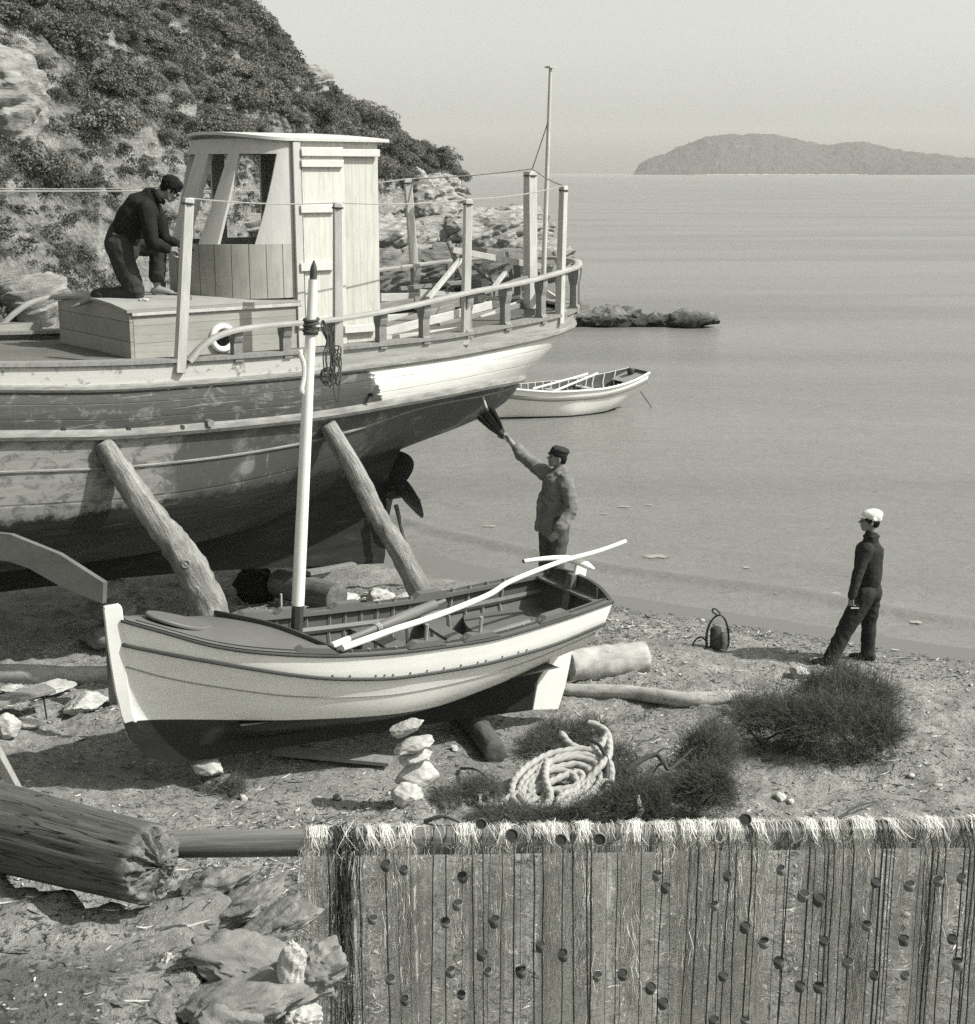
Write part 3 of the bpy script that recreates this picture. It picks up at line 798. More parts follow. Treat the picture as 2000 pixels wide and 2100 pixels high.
# wheelhouse
WH_S = 1.73
def whF(th, z, off=0.0):
    a = .88 if z < 4.3 else .88 - .38 * (z - 4.3) / 1.03
    th = math.radians(th); return V(WH_S - (a - off) * math.cos(th), (.85 - off) * math.sin(th), z)
def curved_panel(m, t0, t1, z0, z1, n=24, nz=4, th=0.035, off=0.0):
    """t0, t1: functions of z"""
    outer = []; inner = []
    for j in range(nz + 1):
        z = lerp(z0, z1, j / nz); a, b = t0(z), t1(z)
        outer.append([whF(lerp(a, b, i / n), z, off) for i in range(n + 1)]); inner.append([whF(lerp(a, b, i / n), z, off + th) for i in range(n + 1)])
    rows = [o + i[::-1] for o, i in zip(outer, inner)]
    m.grid(rows, close_u=True); m.add(rows[0], [tuple(range(len(rows[0])))]); m.add(rows[-1], [tuple(range(len(rows[-1])))])
    return m
def wheelhouse():
    w = empty('wheelhouse'); w.parent = boat
    # vertical boards round the front: seams at equal angles
    t = NT('front_tongue_boards'); P = t.tc.outputs['Object']; o = t.sep(P)
    ang = t.math('ARCTAN2', o[1], t.math('SUBTRACT', WH_S, o[0])); aa = t.math('DIVIDE', ang, 0.205)
    fr = t.math('FRACT', aa); fl = t.math('FLOOR', aa); wn = t.n('ShaderNodeTexWhiteNoise', noise_dimensions='1D'); t.L(fl, wn.inputs['W'])
    g = t.noise(t.obj((5, 5, 0.6)), 4.0, 8, 0.65); st = t.noise(P, 2.5, 4)
    col = t.ramp(g, [(0.25, 0.27), (0.5, 0.36), (0.8, 0.42)]); col = t.mix(1.0, col, t.ramp(st, [(0.3, 0.82), (0.6, 1.0)]), 'MULTIPLY')
    pv = t.math('MULTIPLY_ADD', wn.outputs['Value'], 0.16, 0.9); pc = t.n('ShaderNodeCombineColor'); [t.L(pv, pc.inputs[i]) for i in range(3)]
    col = t.mix(1.0, col, pc.outputs[0], 'MULTIPLY'); gm = t.smooth(t.math('MINIMUM', fr, t.math('SUBTRACT', 1.0, fr)), 0.012, 0.035); col = t.mix(gm, 0.1, col)
    tb = t.fin(col, 0.72, t.bump(gm, 0.5, 0.006), 0.3)
    m = MB(); curved_panel(m, lambda z: -90, lambda z: 90, 3.755, 4.30, 60, 3); m.build('front_panel', tb, w, angle=30)
    pl = simple('new_planed_wood', 0.45, 0.12, 4, 0.7, 0.25, 0.003, aniso=(4, 4, 0.7))
    # raked window posts
    for a0, a1, b0, b1 in ((-39, -41, -24, -31), (-10, -10, 10, 10), (46, 46, 58, 58)):
        m = MB(); curved_panel(m, lambda z: lerp(a0, a1, (z - 4.30) / .89), lambda z: lerp(b0, b1, (z - 4.30) / .89), 4.30, 5.19, 8, 4, 0.07, 0.001); m.build('window_post', pl, w, angle=30)
    m = MB(); curved_panel(m, lambda z: -90, lambda z: lerp(-64, -76, (z - 4.30) / .89), 4.30, 5.19, 8, 4, 0.035, 0.0005); m.build('side_board', pl, w, angle=30)
    m = MB(); curved_panel(m, lambda z: -90, lambda z: 90, 5.19, 5.34, 60, 2); m.build('header', pl, w, angle=30)
    # side walls aft of the front
    sd = planks('wall_boards', 0.50, 0, 0.085, (5, 5, 0.6), 0.07, 0.72, stain=0.08, gw=0.04, bump=0.25, knots=False)
    m = MB(); m.box((2.26, -.833, 4.25), (1.06, .033, 2.16)); m.build('near_wall', sd, w)
    m = MB(); m.box((1.80, .833, 4.25), (0.16, .033, 2.16)); m.box((2.56, .833, 4.25), (0.46, .033, 2.16)); m.box((2.105, .833, 3.735), (0.45, .033, 1.13)); m.box((2.105, .833, 5.265), (0.45, .033, 0.13)); m.build('far_wall', sd, w)
    m = MB(); m.box((2.775, 0, 4.25), (.03, 1.63, 2.16)); m.build('rear_wall', sd, w)
    m = MB(); m.box((2.2, 0, 3.2), (1.1, 1.6, 0.03)); m.build('floor', grey_wood, w)
    # door
    dr = MB(); dr.box((2.10, -.862, 4.24), (0.50, .022, 2.04)); d = dr.build('door', planks('door_boards', 0.54, 0, 0.17, (5, 5, 0.6), 0.06, 0.8, stain=0.07, gw=0.025, bump=0.2, knots=False), w, bevel=0.003)
    def cleat(x0, y0, x1, y1, h, par, nm='cleat'):
        a = bl(x0, y0, -.895); b = bl(x1, y1, -.895); m = MB(); m.bar(V(a.x, -.893, (a.z + b.z) / 2), V(b.x, -.893, (a.z + b.z) / 2), .038, h); m.build(nm, white_gloss2, par, bevel=0.004)
    for a in ((617, 337, 704, 333, .075), (616, 428, 686, 428, .08), (616, 547, 684, 546, .085), (612, 666, 680, 660, .085)): cleat(*a, d)
    cleat(617, 313, 778, 313, .075, w, 'top_batten'); cleat(706, 676, 774, 671, .08, w, 'bottom_batten')
    m = MB(); m.box((1.79, -.875, 4.26), (.085, .03, 2.10)); m.build('door_jamb', pl, w, bevel=0.004)
    # roof
    m = MB(); outl = []
    for i in range(33):
        th = -90 + 180 * i / 32; q = whF(th, 5.34, -0.05); outl.append(q)
    outl = [V(2.90, -.91, 5.34)] + outl + [V(2.90, .91, 5.34)]
    rows = []
    for q in range(9):
        f = 1 - q / 8; rows.append([V(lerp(2.1, p.x, f), p.y * f, 5.345 + .07 * (1 - (p.y * f / .91) ** 2)) for p in outl])
    low = [V(p.x, p.y, p.z - 0.03) for p in rows[0]]
    m.grid([low] + rows, close_u=True)
    und = [[V(lerp(2.1, p.x, f), p.y * f, 5.315 + .07 * (1 - (p.y * f / .91) ** 2)) for p in outl] for f in (1, .75, .5, .25, 0)]
    m.grid(und, close_u=True)
    m.build('roof', simple('roof_paint', 0.52, 0.1, 3, 0.6, 0.2, 0.003), w, angle=35)
white_gloss2 = simple('primer', 0.54, 0.08, 5, 0.6, 0.15, 0.003)
wheelhouse()

# hand rail on stanchions
RB = [(1.2, -1)]
def rail_pts():
    near = [V(.10, -1.67, 3.30), V(.25, -1.665, 3.43), V(.45, -1.66, 3.525), V(.8, -1.65, 3.57)]
    for s, z in ((1.76, 3.59), (2.6, 3.66), (3.47, 3.76), (4.3, 3.82), (5.09, 3.90), (5.5, 3.93), (5.78, 3.95), (5.95, 3.96)): near.append(V(s, -max(.25, _bs(s)) - .02, z))
    near[-2].y = -.66; near[-1].y = -.38
    mid = [V(6.02, 0, 3.965)]
    far = [V(p.x, -p.y, p.z) for p in near[::-1] if p.x > 1] + [V(.8, 1.65, 3.68), V(.43, 1.655, 3.672), V(.12, 1.66, 3.672), V(-.13, 1.66, 3.61), V(-.36, 1.665, 3.46), V(-.50, 1.67, 3.30)]
    return near, mid, far
def rail():
    n, mid, f = rail_pts(); pts = spline(n + mid + f, 6)
    m = MB()
    # flat-topped rail: rounded rectangle section
    sec = [(-.045, -.02), (-.05, 0), (-.045, .018), (-.02, .026), (.02, .026), (.045, .018), (.05, 0), (.045, -.02)]
    rows = []
    N = len(pts)
    for i in range(N):
        d = pts[min(i + 1, N - 1)] - pts[max(i - 1, 0)]; h = V(d.x, d.y, 0); h = h.normalized() if h.length > 1e-6 else V(1, 0, 0); sd = V(h.y, -h.x, 0); up = sd.cross(d.normalized())
        if up.z < 0: up = -up
        rows.append([pts[i] + sd * a + up * b for a, b in sec])
    m.grid(rows, close_u=True); m.add(rows[0], [tuple(range(8))]); m.add(rows[-1], [tuple(range(8))])
    m.build('hand_rail', rail_wood, boat, angle=60)
rail()
def rail_z(s):
    return curve([.1, .45, .8, 1.76, 2.6, 3.47, 4.3, 5.09, 5.95], [3.32, 3.52, 3.57, 3.59, 3.66, 3.76, 3.82, 3.90, 3.96])(s)
def stanchion(s, side, proto=[None]):
    b = max(.3, _bs(s)) - .04; z0 = _zs(s) - 0.03; z1 = rail_z(s) - .022; h = z1 - z0
    if proto[0] is None:
        m = MB(); prof = [(0, .06), (.14, .06), (.20, .038), (.62, .038), (.70, .052), (.82, .062), (1.0, .062)]
        rows = [[V(-.045, -w, z), V(.045, -w, z), V(.045, w, z), V(-.045, w, z)] for z, w in prof]
        m.grid(rows, close_u=True); m.add(rows[0], [(3, 2, 1, 0)]); m.add(rows[-1], [(0, 1, 2, 3)])
        o = m.build('stanchion', grey_wood, boat, smooth=False); proto[0] = o
    else:
        o = proto[0].copy(); COL.objects.link(o)
    o.location = (s, side * b, z0); o.scale = (1, 1, h); sl = (_bs(s + .1) - _bs(s - .1)) / .2
    o.rotation_euler = (0, 0, -math.atan(sl) * -side)
for s in (.64, 1.18, 1.74, 2.32, 2.89, 3.50, 4.10, 4.73, 5.16, 5.55, 5.85):
    for sd in (-1, 1): stanchion(s, sd)
m = MB(); m.grid([[V(s, _bs(s) - .05, _zs(s) - .05), V(s, _bs(s) - .05, 3.415 + (_zs(s) - 3.30) * 1), V(s, _bs(s) + .0, 3.415 + (_zs(s) - 3.30)), V(s, _bs(s) + .0, _zs(s) - .05)] for s in (-5, -4, -3, -2, -1.2, -.6, .0)], close_u=True); m.build('bulwark', new_wood_dk, boat, angle=30)
stanchion(.12, 1)
# awning posts (square, pale)
AW = []
def apost(p0, p1, w=0.09, name='awning_post', mat=None):
    m = MB(); p0, p1 = V(*p0), V(*p1); L = (p1 - p0).length
    m.bar(V(0, 0, 0), V(0, 0, L), w, w, (1, 0, 0), 0.9)
    M = axis_matrix(p0, p1); o = m.build(name, mat or pale_post, None, bevel=0.006); o.parent = boat; o.matrix_local = M
    mm = MB(); mm.ring(p1 - (p1 - p0).normalized() * .05, (p1 - p0), w * .56, .010, 12, 6); r = mm.build('lashing', dark_rope, None); r.parent = o; r.matrix_local = M.inverted()
    return p1
tops = [apost((.02, -1.64, 3.2), (.18, -1.66, 4.78), .095), apost((1.76, -1.62, 3.2), (1.79, -1.63, 4.72), .09), apost((3.47, -1.46, 3.2), (3.51, -1.47, 4.73), .085), apost((5.09, -1.13, 3.3), (5.10, -1.17, 4.86), .085)]
farp = [apost((4.80, 1.30, 3.3), (4.70, 1.34, 4.93), .10), ]
# samson post and mizzen pole at the stern
apost((5.62, .03, 3.2), (5.60, .03, 5.02), .135, 'stern_post')
m = MB(); mt0, mt1 = V(5.74, -.05, 3.2), V(5.84, -.05, 6.24); m.tube([lerp(mt0, mt1, i / 8) for i in range(9)], [lerp(.034, .020, i / 8) for i in range(9)], 10); m.box(mt1, (.10, .10, .02)); m.build('mizzen_pole', pale_post, boat)
def line(pts, r=0.006, sag=0.0, mat=None, name='line', par=None):
    m = MB(); P = []
    for a, b in zip(pts[:-1], pts[1:]):
        a, b = V(*a), V(*b)
        for i in range(9):
            u = i / 9; P.append(lerp(a, b, u) - V(0, 0, sag * 4 * u * (1 - u)))
    P.append(V(*pts[-1])); m.tube(P, r, 5); return m.build(name, mat or rope_mat, par or boat)
line([V(-6.6, 1.0, 4.9), V(-1.0, .9, 4.86), V(1.5, .9, 4.86)], .005, 0.02)
line(tops, .007, .03)
knot = bl(1092, 346, -.05)
line([tops[-1], knot, farp[0], V(2.9, 1.5, 4.8), V(-6.6, .9, 4.9)], .008, .02)
line([knot, lerp(mt0, mt1, .80)], .007, 0, dark_rope)
# small fittings: scuppers along the strake, pipe outlet
for px, py in ((128, 880), (262, 880), (372, 876), (765, 810)):
    c = bl(px, py, -1.66); m = MB(); m.tube([c + V(0, .05, 0), c + V(0, -.03, 0)], .022, 10); m.build('scupper', dark_iron, boat)
m = MB(); c = bl(428, 867, -1.66); m.tube([c + V(0, .05, 0), c + V(0, -.05, 0)], .035, 12); m.build('outlet_pipe', simple('pipe_metal', .2, .2, 8, .5), boat)

# loose timber on the after deck
def loose_board(pa, ta, pb, tb, w, h, mat, label, cat='board', group=None, name='loose_board'):
    a = BM @ bl(*pa, ta); b = BM @ bl(*pb, tb); L = (b - a).length
    m = MB(); m.bar(V(0, 0, 0), V(0, 0, L), w, h, (1, 0, 0))
    d = (b - a).normalized(); x = V(0, 0, 1).cross(d).normalized(); y = d.cross(x)
    M = Matrix((x, y, d)).transposed().to_4x4(); M.translation = a
    o = m.build(name, mat, None, bevel=0.004, matrix=M); return tag(o, label, cat, group)
GB = 'loose boards lying on the stern deck'
for i, (pa, ta, pb, tb, w, h, v, lab) in enumerate([
    ((765, 688), -.6, ((1008, 625)), .0, .10, .03, 0, 'pale board on the stern deck, slanting up behind the third post'),
    ((770, 702), -.9, ((1040, 668)), -.5, .11, .03, 0, 'pale board lying flat against the near side of the stern deck'),
    ((775, 632), .6, ((1060, 592)), .9, .12, .03, 1, 'long grey board on the far side of the stern deck'),
    ((850, 622), .5, ((1010, 612)), .6, .16, .025, 1, 'short grey board lying under the wooden trestle'),
    ((880, 645), .2, ((1120, 655)), .1, .12, .04, 1, 'dark grey board across the stern deck beside the stanchions'),
    ((1000, 625), .5, ((1145, 640)), .3, .12, .03, 1, 'grey board with its end at the stern rail'),
    ((930, 690), -.7, ((1075, 655)), -.5, .09, .03, 0, 'narrow pale board resting near the third awning post'),
    ((780, 610), 1.1, ((1000, 606)), 1.2, .10, .04, 0, 'thin pale plank under the far rail beside the leaning post'),
    ((775, 655), .3, ((850, 650)), .4, .09, .09, 0, 'square pale beam end next to the wheelhouse'),
    ((790, 668), -.3, ((930, 628)), .2, .07, .05, 1, 'grey batten lying slantwise beside the wheelhouse'),
    ((860, 600), .7, ((1075, 622)), .5, .09, .05, 0, 'pale beam lying behind the trestle legs'),
    ((900, 668), -.4, ((1100, 618)), .2, .06, .04, 1, 'grey pole crossing the board pile on the stern deck'),
    ((985, 655), -.2, ((1120, 600)), .4, .08, .03, 0, 'pale lath leaning up towards the stern post'),
    ((820, 592), .9, ((985, 575)), 1.0, .05, .05, 1, 'thin dark batten under the far hand rail'),
    ((1010, 690), -.8, ((1150, 640)), -.3, .09, .025, 1, 'weathered board along the inside of the last stanchions'),
    ((870, 700), -1.0, ((1040, 690)), -.9, .08, .025, 1, 'weathered board lying at the feet of the middle stanchions'),
    ((1085, 575), .6, ((1150, 620)), .2, .07, .04, 0, 'short pale board beside the mizzen pole'),
    ]): loose_board(pa, ta, pb, tb, w, h, (pale_post, grey_wood)[v], lab, 'board', GB)
tr = empty('trestle', BM @ bl(1030, 620, .4), 0, 'rough wooden trestle of nailed beams standing on the stern deck', 'trestle')
def tbar(pa, ta, pb, tb, w, h, name, mat=None):
    a = bl(*pa, ta); b = bl(*pb, tb); m = MB(); m.bar(BM @ a, BM @ b, w, h); o = m.build(name, mat or grey_wood, None, bevel=0.004); o.parent = tr; o.matrix_parent_inverse = Matrix.Translation(tr.location).inverted(); return o
tbar((928, 512), .45, (1155, 556), .1, .055, .075, 'top_beam', pale_post); tbar((935, 505), .65, (1150, 542), .35, .05, .07, 'top_beam')
tbar((920, 495), .5, (948, 570), .5, .05, .05, 'leg'); tbar((945, 532), .4, (878, 612), .1, .055, .05, 'leg', pale_post); tbar((1040, 515), .4, (1052, 585), .35, .06, .05, 'leg'); tbar((1055, 535), .3, (1012, 590), .1, .055, .04, 'leg', pale_post); tbar((1136, 515), .2, (1155, 565), .2, .05, .04, 'leg')
tbar((945, 525), .5, (1012, 578), .6, .045, .035, 'brace'); tbar((1150, 545), .1, (990, 600), -.1, .06, .05, 'brace')
# ------------------------------------------------------------------ freshly painted rowing boat; local axes: x aft, y to the far side
def boat_frame(C, phi):
    M = Matrix.Translation(C) @ Matrix.Rotation(phi, 4, 'Z'); I = M.inverted()
    def f(px, py, t):
        o = I @ V(0, 0, CAM_H); r = I.to_3x3() @ ray(px, py); return o + r * ((t - o.y) / r.y)
    return M, f
SC = V(-2.59, 10.70, 0); SPHI = math.radians(30)
SM, sl = boat_frame(SC, SPHI)
dinghy = empty('rowing_boat', SC, SPHI, 'white rowing boat with dark bottom and white mast, propped on stones on the beach', 'rowing boat')
boat_white = simple('boat_white', 0.72, 0.09, 2.5, 0.34, 0.06, 0.004, spec=0.4)
boat_grey = simple('deck_paint', 0.125, 0.12, 3, 0.45, 0.12, 0.003, spec=0.4)
boat_dark = simple('dark_paint', 0.050, 0.25, 4, 0.4, 0.15, 0.003, spec=0.4)
inner_dark = simple('inner_paint', 0.075, 0.25, 4, 0.55, 0.2, 0.003)
oar_wood = simple('varnished_oar', 0.14, 0.3, 4, 0.42, 0.2, 0.002, aniso=(4, 4, 0.5), spec=0.5)

def row_hull(name, root, bs, zs, br, zr_rail, zb, fA, zA, s0, s1, rake, stem_rake, mat, inner, nst=60, thick=0.025):
    """lofted open hull with a transom; returns row functions in boat axes"""
    def rowp(kind, k):
        g = k / (nst - 1); g = g ** 1.25 if g < 1 else 1
        sh = V(lerp(s0, s1, g), 0, 0); sh.y = max(.004, bs(sh.x)); sh.z = zs(sh.x)
        e0 = lambda z: stem_rake(z); e1 = lambda z: s1 - rake * (zs(s1) - z)
        if kind == 'sheer': return sh
        z = {'rail': zr_rail, 'bot': zb, 'A': zA}[kind](lerp(s0, s1, g))
        s = lerp(e0(z), e1(z), g)
        b = {'rail': br * bs(sh.x), 'bot': 0.03, 'A': fA(sh.x) * bs(sh.x)}[kind]
        return V(s, max(.004 if k == 0 else .004, b if k > 0 else 0.012), z)
    vs = []; fs = []
    cols = []
    for k in range(nst):
        b, A, r, sh = [rowp(q, k) for q in ('bot', 'A', 'rail', 'sheer')]
        cols.append(spline([b, A, r], 8) + [lerp(r, sh, j / 3) for j in (1, 2, 3)])
    n = len(cols[0])
    m = MB()
    for side in (-1, 1):
        m.grid([[V(p.x, side * p.y, p.z) for p in c] for c in cols])
    # transom
    c = cols[-1]; m.add([V(p.x, -p.y, p.z) for p in c] + [V(p.x, p.y, p.z) for p in c[::-1]], [tuple(range(2 * n))])
    h = m.build('hull', mat, root, angle=50)
    mi = MB()
    ins = [[V(p.x + (0.02 if i == 0 else -0.03 if i == nst - 1 else 0), max(.002, p.y - thick * 1.7), p.z + (thick * 2.2 if j < 12 else thick * 1.2 if j < 22 else -0.002)) for j, p in enumerate(c)] for i, c in enumerate(cols)]
    for side in (-1, 1): mi.grid([[V(p.x, side * p.y, p.z) for p in c[8:]] for c in ins[3:]])
    c = ins[-1][8:]; mi.add([V(p.x, -p.y, p.z) for p in c] + [V(p.x, p.y, p.z) for p in c[::-1]], [tuple(range(2 * (n - 8)))])
    mi.build('ceiling_planks', inner, root, angle=50)
    return rowp, cols, ins

def dinghy_paint():
    t = NT('dinghy_paint'); o = t.sep(t.tc.outputs['Object'])
    zb = t.math('SUBTRACT', o[2], t.math('MULTIPLY_ADD', o[0], -0.084, 0.880))
    n = t.noise(t.obj((1, 1, 5)), 2.0, 5, 0.6); sp = t.noise(t.obj(), 34, 4, .7)
    wh = t.ramp(n, [(0.3, 0.75), (0.6, 0.83)]); wh = t.mix(t.math('MULTIPLY', t.smooth(sp, .66, .74), .35), wh, .5); dk = t.ramp(n, [(0.3, 0.013), (0.7, 0.028)])
    col = t.mix(t.smooth(zb, -0.004, 0.004), dk, wh)
    # second thin line below the strake
    zl = t.math('SUBTRACT', o[2], t.n('ShaderNodeAttribute', attribute_name='line').outputs['Fac'])
    return t.fin(col, 0.33, t.bump(n, 0.08, 0.01), 0.4)
_dbs = curve([-.24, -.1, .1, .3, .6, 1, 1.5, 2, 2.5, 3, 3.5, 3.93], [0.02, .12, .25, .36, .49, .59, .665, .695, .695, .665, .615, .555])
_dzs = curve([-.26, .02, .41, .83, 1.32, 1.92, 2.6, 3.24, 3.93], [1.73, 1.64, 1.51, 1.425, 1.355, 1.31, 1.29, 1.325, 1.385])
_dzr = curve([-.26, .42, 1.33, 1.95, 2.62, 3.27, 3.93], [1.53, 1.37, 1.155, 1.085, 1.07, 1.095, 1.18])
_dzb = curve([-.26, -.1, .1, .4, 1.0, 2.0, 2.8, 3.4, 3.93], [.90, .72, .62, .58, .54, .53, .58, .68, .80])
_dfA = curve([-.25, 0.1, .5, 1, 2, 3, 3.5, 3.93], [.25, .32, .42, .56, .68, .62, .58, .62])
_dzA = curve([-.25, .1, .5, 1, 2, 3, 3.93], [1.1, .92, .82, .74, .70, .78, .95])
def _stem(z): return -0.22 + (0.0 if z > .9 else ((.9 - z) / .42) ** 2 * 0.30) + 0.0
drow, dcols, dins = row_hull('hull', dinghy, _dbs, _dzs, .94, _dzr, _dzb, _dfA, _dzA, -.22, 3.93, 0.30, _stem, dinghy_paint(), inner_dark)
def side_tube(rowf, kind, r, mat, name, off=0.0, dz=0.0, k0=0, k1=60, flat=1.0, root=None):
    m = MB()
    for sd in (-1, 1):
        pts = []
        for k in range(k0, k1):
            p = rowf(kind, k); pts.append(V(p.x, sd * (p.y + off), p.z + dz))
        m = MB(); m.tube(pts, r, 8, flat=flat); m.build(name, mat, root or dinghy)
side_tube(drow, 'rail', .016, boat_dark, 'rubbing_strake', .004)
side_tube(drow, 'sheer', .011, boat_dark, 'sheer_moulding', .006, -.004)
# thin second line: a shallow bead
for sd in (-1, 1):
    m = MB(); pts = []
    for k in range(0, 60):
        p = spline([drow('bot', k), drow('A', k), drow('rail', k)], 8)[13]; pts.append(V(p.x, sd * (p.y + .001), p.z))
    m.tube(pts, .006, 6); m.build('bead', simple('bead_grey', 0.25, .1, 3, .4), dinghy)
# stem post and keel
def dinghy_stem():
    m = MB(); f = []; b = []
    for z, sf, sb in ((1.83, -.335, -.215), (1.80, -.34, -.205), (1.72, -.335, -.20), (1.6, -.33, -.20), (1.4, -.315, -.2), (1.15, -.29, -.19), (.95, -.255, -.17), (.886, -.238, -.145)):
        f.append((sf, z)); b.append((sb, z))
    rows = []
    for (sf, z), (sb, _) in zip(f, b):
        w = .030 if z > 1.7 else .027; rows.append([V(sf, -w * .55, z), V(sf, w * .55, z), V(sb, w * 1.25, z), V(sb, -w * 1.25, z)])
    m.grid(rows, close_u=True); m.add(rows[0], [(0, 1, 2, 3)]); m.add(rows[-1], [(0, 1, 2, 3)])
    m.build('stem_post', boat_white, dinghy, bevel=.006, smooth=False)
    m = MB(); pts = [(-.238, .886, .02), (-.225, .845, .08), (-.19, .74, .14), (-.12, .63, .22), (-.02, .55, .2), (.12, .495, .18), (.32, .470, .14), (1.0, .435, .12), (2.0, .39, .13), (3.0, .345, .2), (3.44, .32, .25)]
    rows = []
    for s, z, h in pts:
        top = (s + (.06 if s < 0 else .02), z + h * (.6 if s < 0 else 1)) if s < .2 else (s, max(z + .1, _dzb(s) + .02))
        rows.append([V(s, -.027, z), V(s, .027, z), V(top[0], .03, top[1]), V(top[0], -.03, top[1])])
    m.grid(rows, close_u=True); m.add(rows[0], [(0, 1, 2, 3)]); m.add(rows[-1], [(0, 1, 2, 3)])
    m.build('keel', simple('bottom_paint', 0.018, .4, 4, .45, .2, .004), dinghy, angle=30)
    # deadwood aft down to the heel
    m = MB(); m.prism([V(2.6, -.022, .36), V(3.44, -.022, .30), V(3.47, -.022, .54), V(3.55, -.022, .68), V(3.2, -.022, .64), V(2.7, -.022, .57)], (0, .044, 0)); m.build('deadwood', simple('bottom_paint_aft', 0.018, .4, 4, .45, .2, .004), dinghy)
dinghy_stem()
# rudder with its head and tiller
def rudder():
    m = MB(); w = .018
    poly = [V(3.45, -w, .295), V(3.725, -w, .25), V(3.80, -w, .46), V(3.845, -w, .66), V(3.90, -w, .95), V(3.99, -w, 1.40), V(4.02, -w, 1.56), V(3.90, -w, 1.585), V(3.86, -w, 1.40), V(3.74, -w, .95), V(3.62, -w, .72), V(3.50, -w, .56)]
    m.prism(poly, (0, 2 * w, 0)); r = m.build('rudder', boat_white, dinghy, bevel=.005, smooth=False)
    m = MB(); pts = [V(3.36, .0, 1.690), V(3.55, 0, 1.685), V(3.75, 0, 1.665), V(3.90, 0, 1.625), V(4.02, 0, 1.565), V(4.10, 0, 1.52)]
    m.tube(spline(pts, 4), [lerp(.017, .036, min(1, i / 13)) if i < 17 else .036 - (i - 16) * .006 for i in range(21)], 10, flat=.9); m.build('tiller', boat_white, r)
    m = MB(); m.tube([V(3.355, 0, 1.690), V(3.35, 0, 1.690)], .0175, 10); m.build('tiller_end', boat_dark, r)
rudder()
# gunwale deck: strip from the sheer inwards, broad foredeck
def gunwale():
    m = MB(); W = 0.105
    for sd in (-1, 1):
        rows = []
        for k in range(0, 60):
            p = drow('sheer', k); w = min(W, p.y * .95)
            q = [V(p.x, sd * p.y, p.z + .004), V(p.x, sd * (p.y - w), p.z + .012), V(p.x, sd * (p.y - w), p.z - .02), V(p.x, sd * p.y, p.z - .02)]
            rows.append(q + [q[0]])
        mm = MB(); mm.grid(rows); mm.build('gunwale', boat_grey, dinghy, angle=30)
    # foredeck up to the curved washboard
    m = MB(); edge = curve([-.62, -.3, 0, .3, .62], [1.28, 1.14, 1.0, .80, .62]); rows = []
    for i in range(25):
        g = i / 24; row = []
        for j in range(13):
            q = j / 12 * 2 - 1
            send = edge(q * _dbs(1.0)); s = lerp(-.19, send, g); b = _dbs(s) * .985
            row.append(V(s, q * b, _dzs(s) + .014 + .045 * (1 - q * q) * min(1, b / .4)))
        rows.append(row)
    m.grid(rows); m.build('foredeck', boat_grey, dinghy, angle=40)
    # washboard
    P = [V(edge(y), y, _dzs(edge(y)) + .05 * (1 - (y / .62) ** 2)) for y in [-.60 + 1.1 * i / 20 for i in range(21)]]
    rows = [[p + V(0, 0, -.10), p + V(0.018, 0, -.10), p + V(.022, 0, .045), p + V(.004, 0, .045), p + V(0, 0, -.10)] for p in P]
    m = MB(); m.grid(rows); m.build('washboard', boat_dark, dinghy, angle=30)
    # oval hatch lid
    m = MB(); ring0 = []; ring1 = []; ring2 = []
    for i in range(36):
        a = 2 * PI * i / 36; s = .24 + .255 * math.cos(a); y = .01 + .185 * math.sin(a); z = _dzs(s) + .052
        ring0.append(V(s, y, z)); ring1.append(V(s, y, z + .018)); ring2.append(V(.24 + .245 * math.cos(a), .01 + .175 * math.sin(a), z + .026))
    m.grid([ring0, ring1, ring2], close_u=True); m.add(ring2, [tuple(range(36))]); m.build('hatch_lid', boat_grey, dinghy, angle=40)
gunwale()
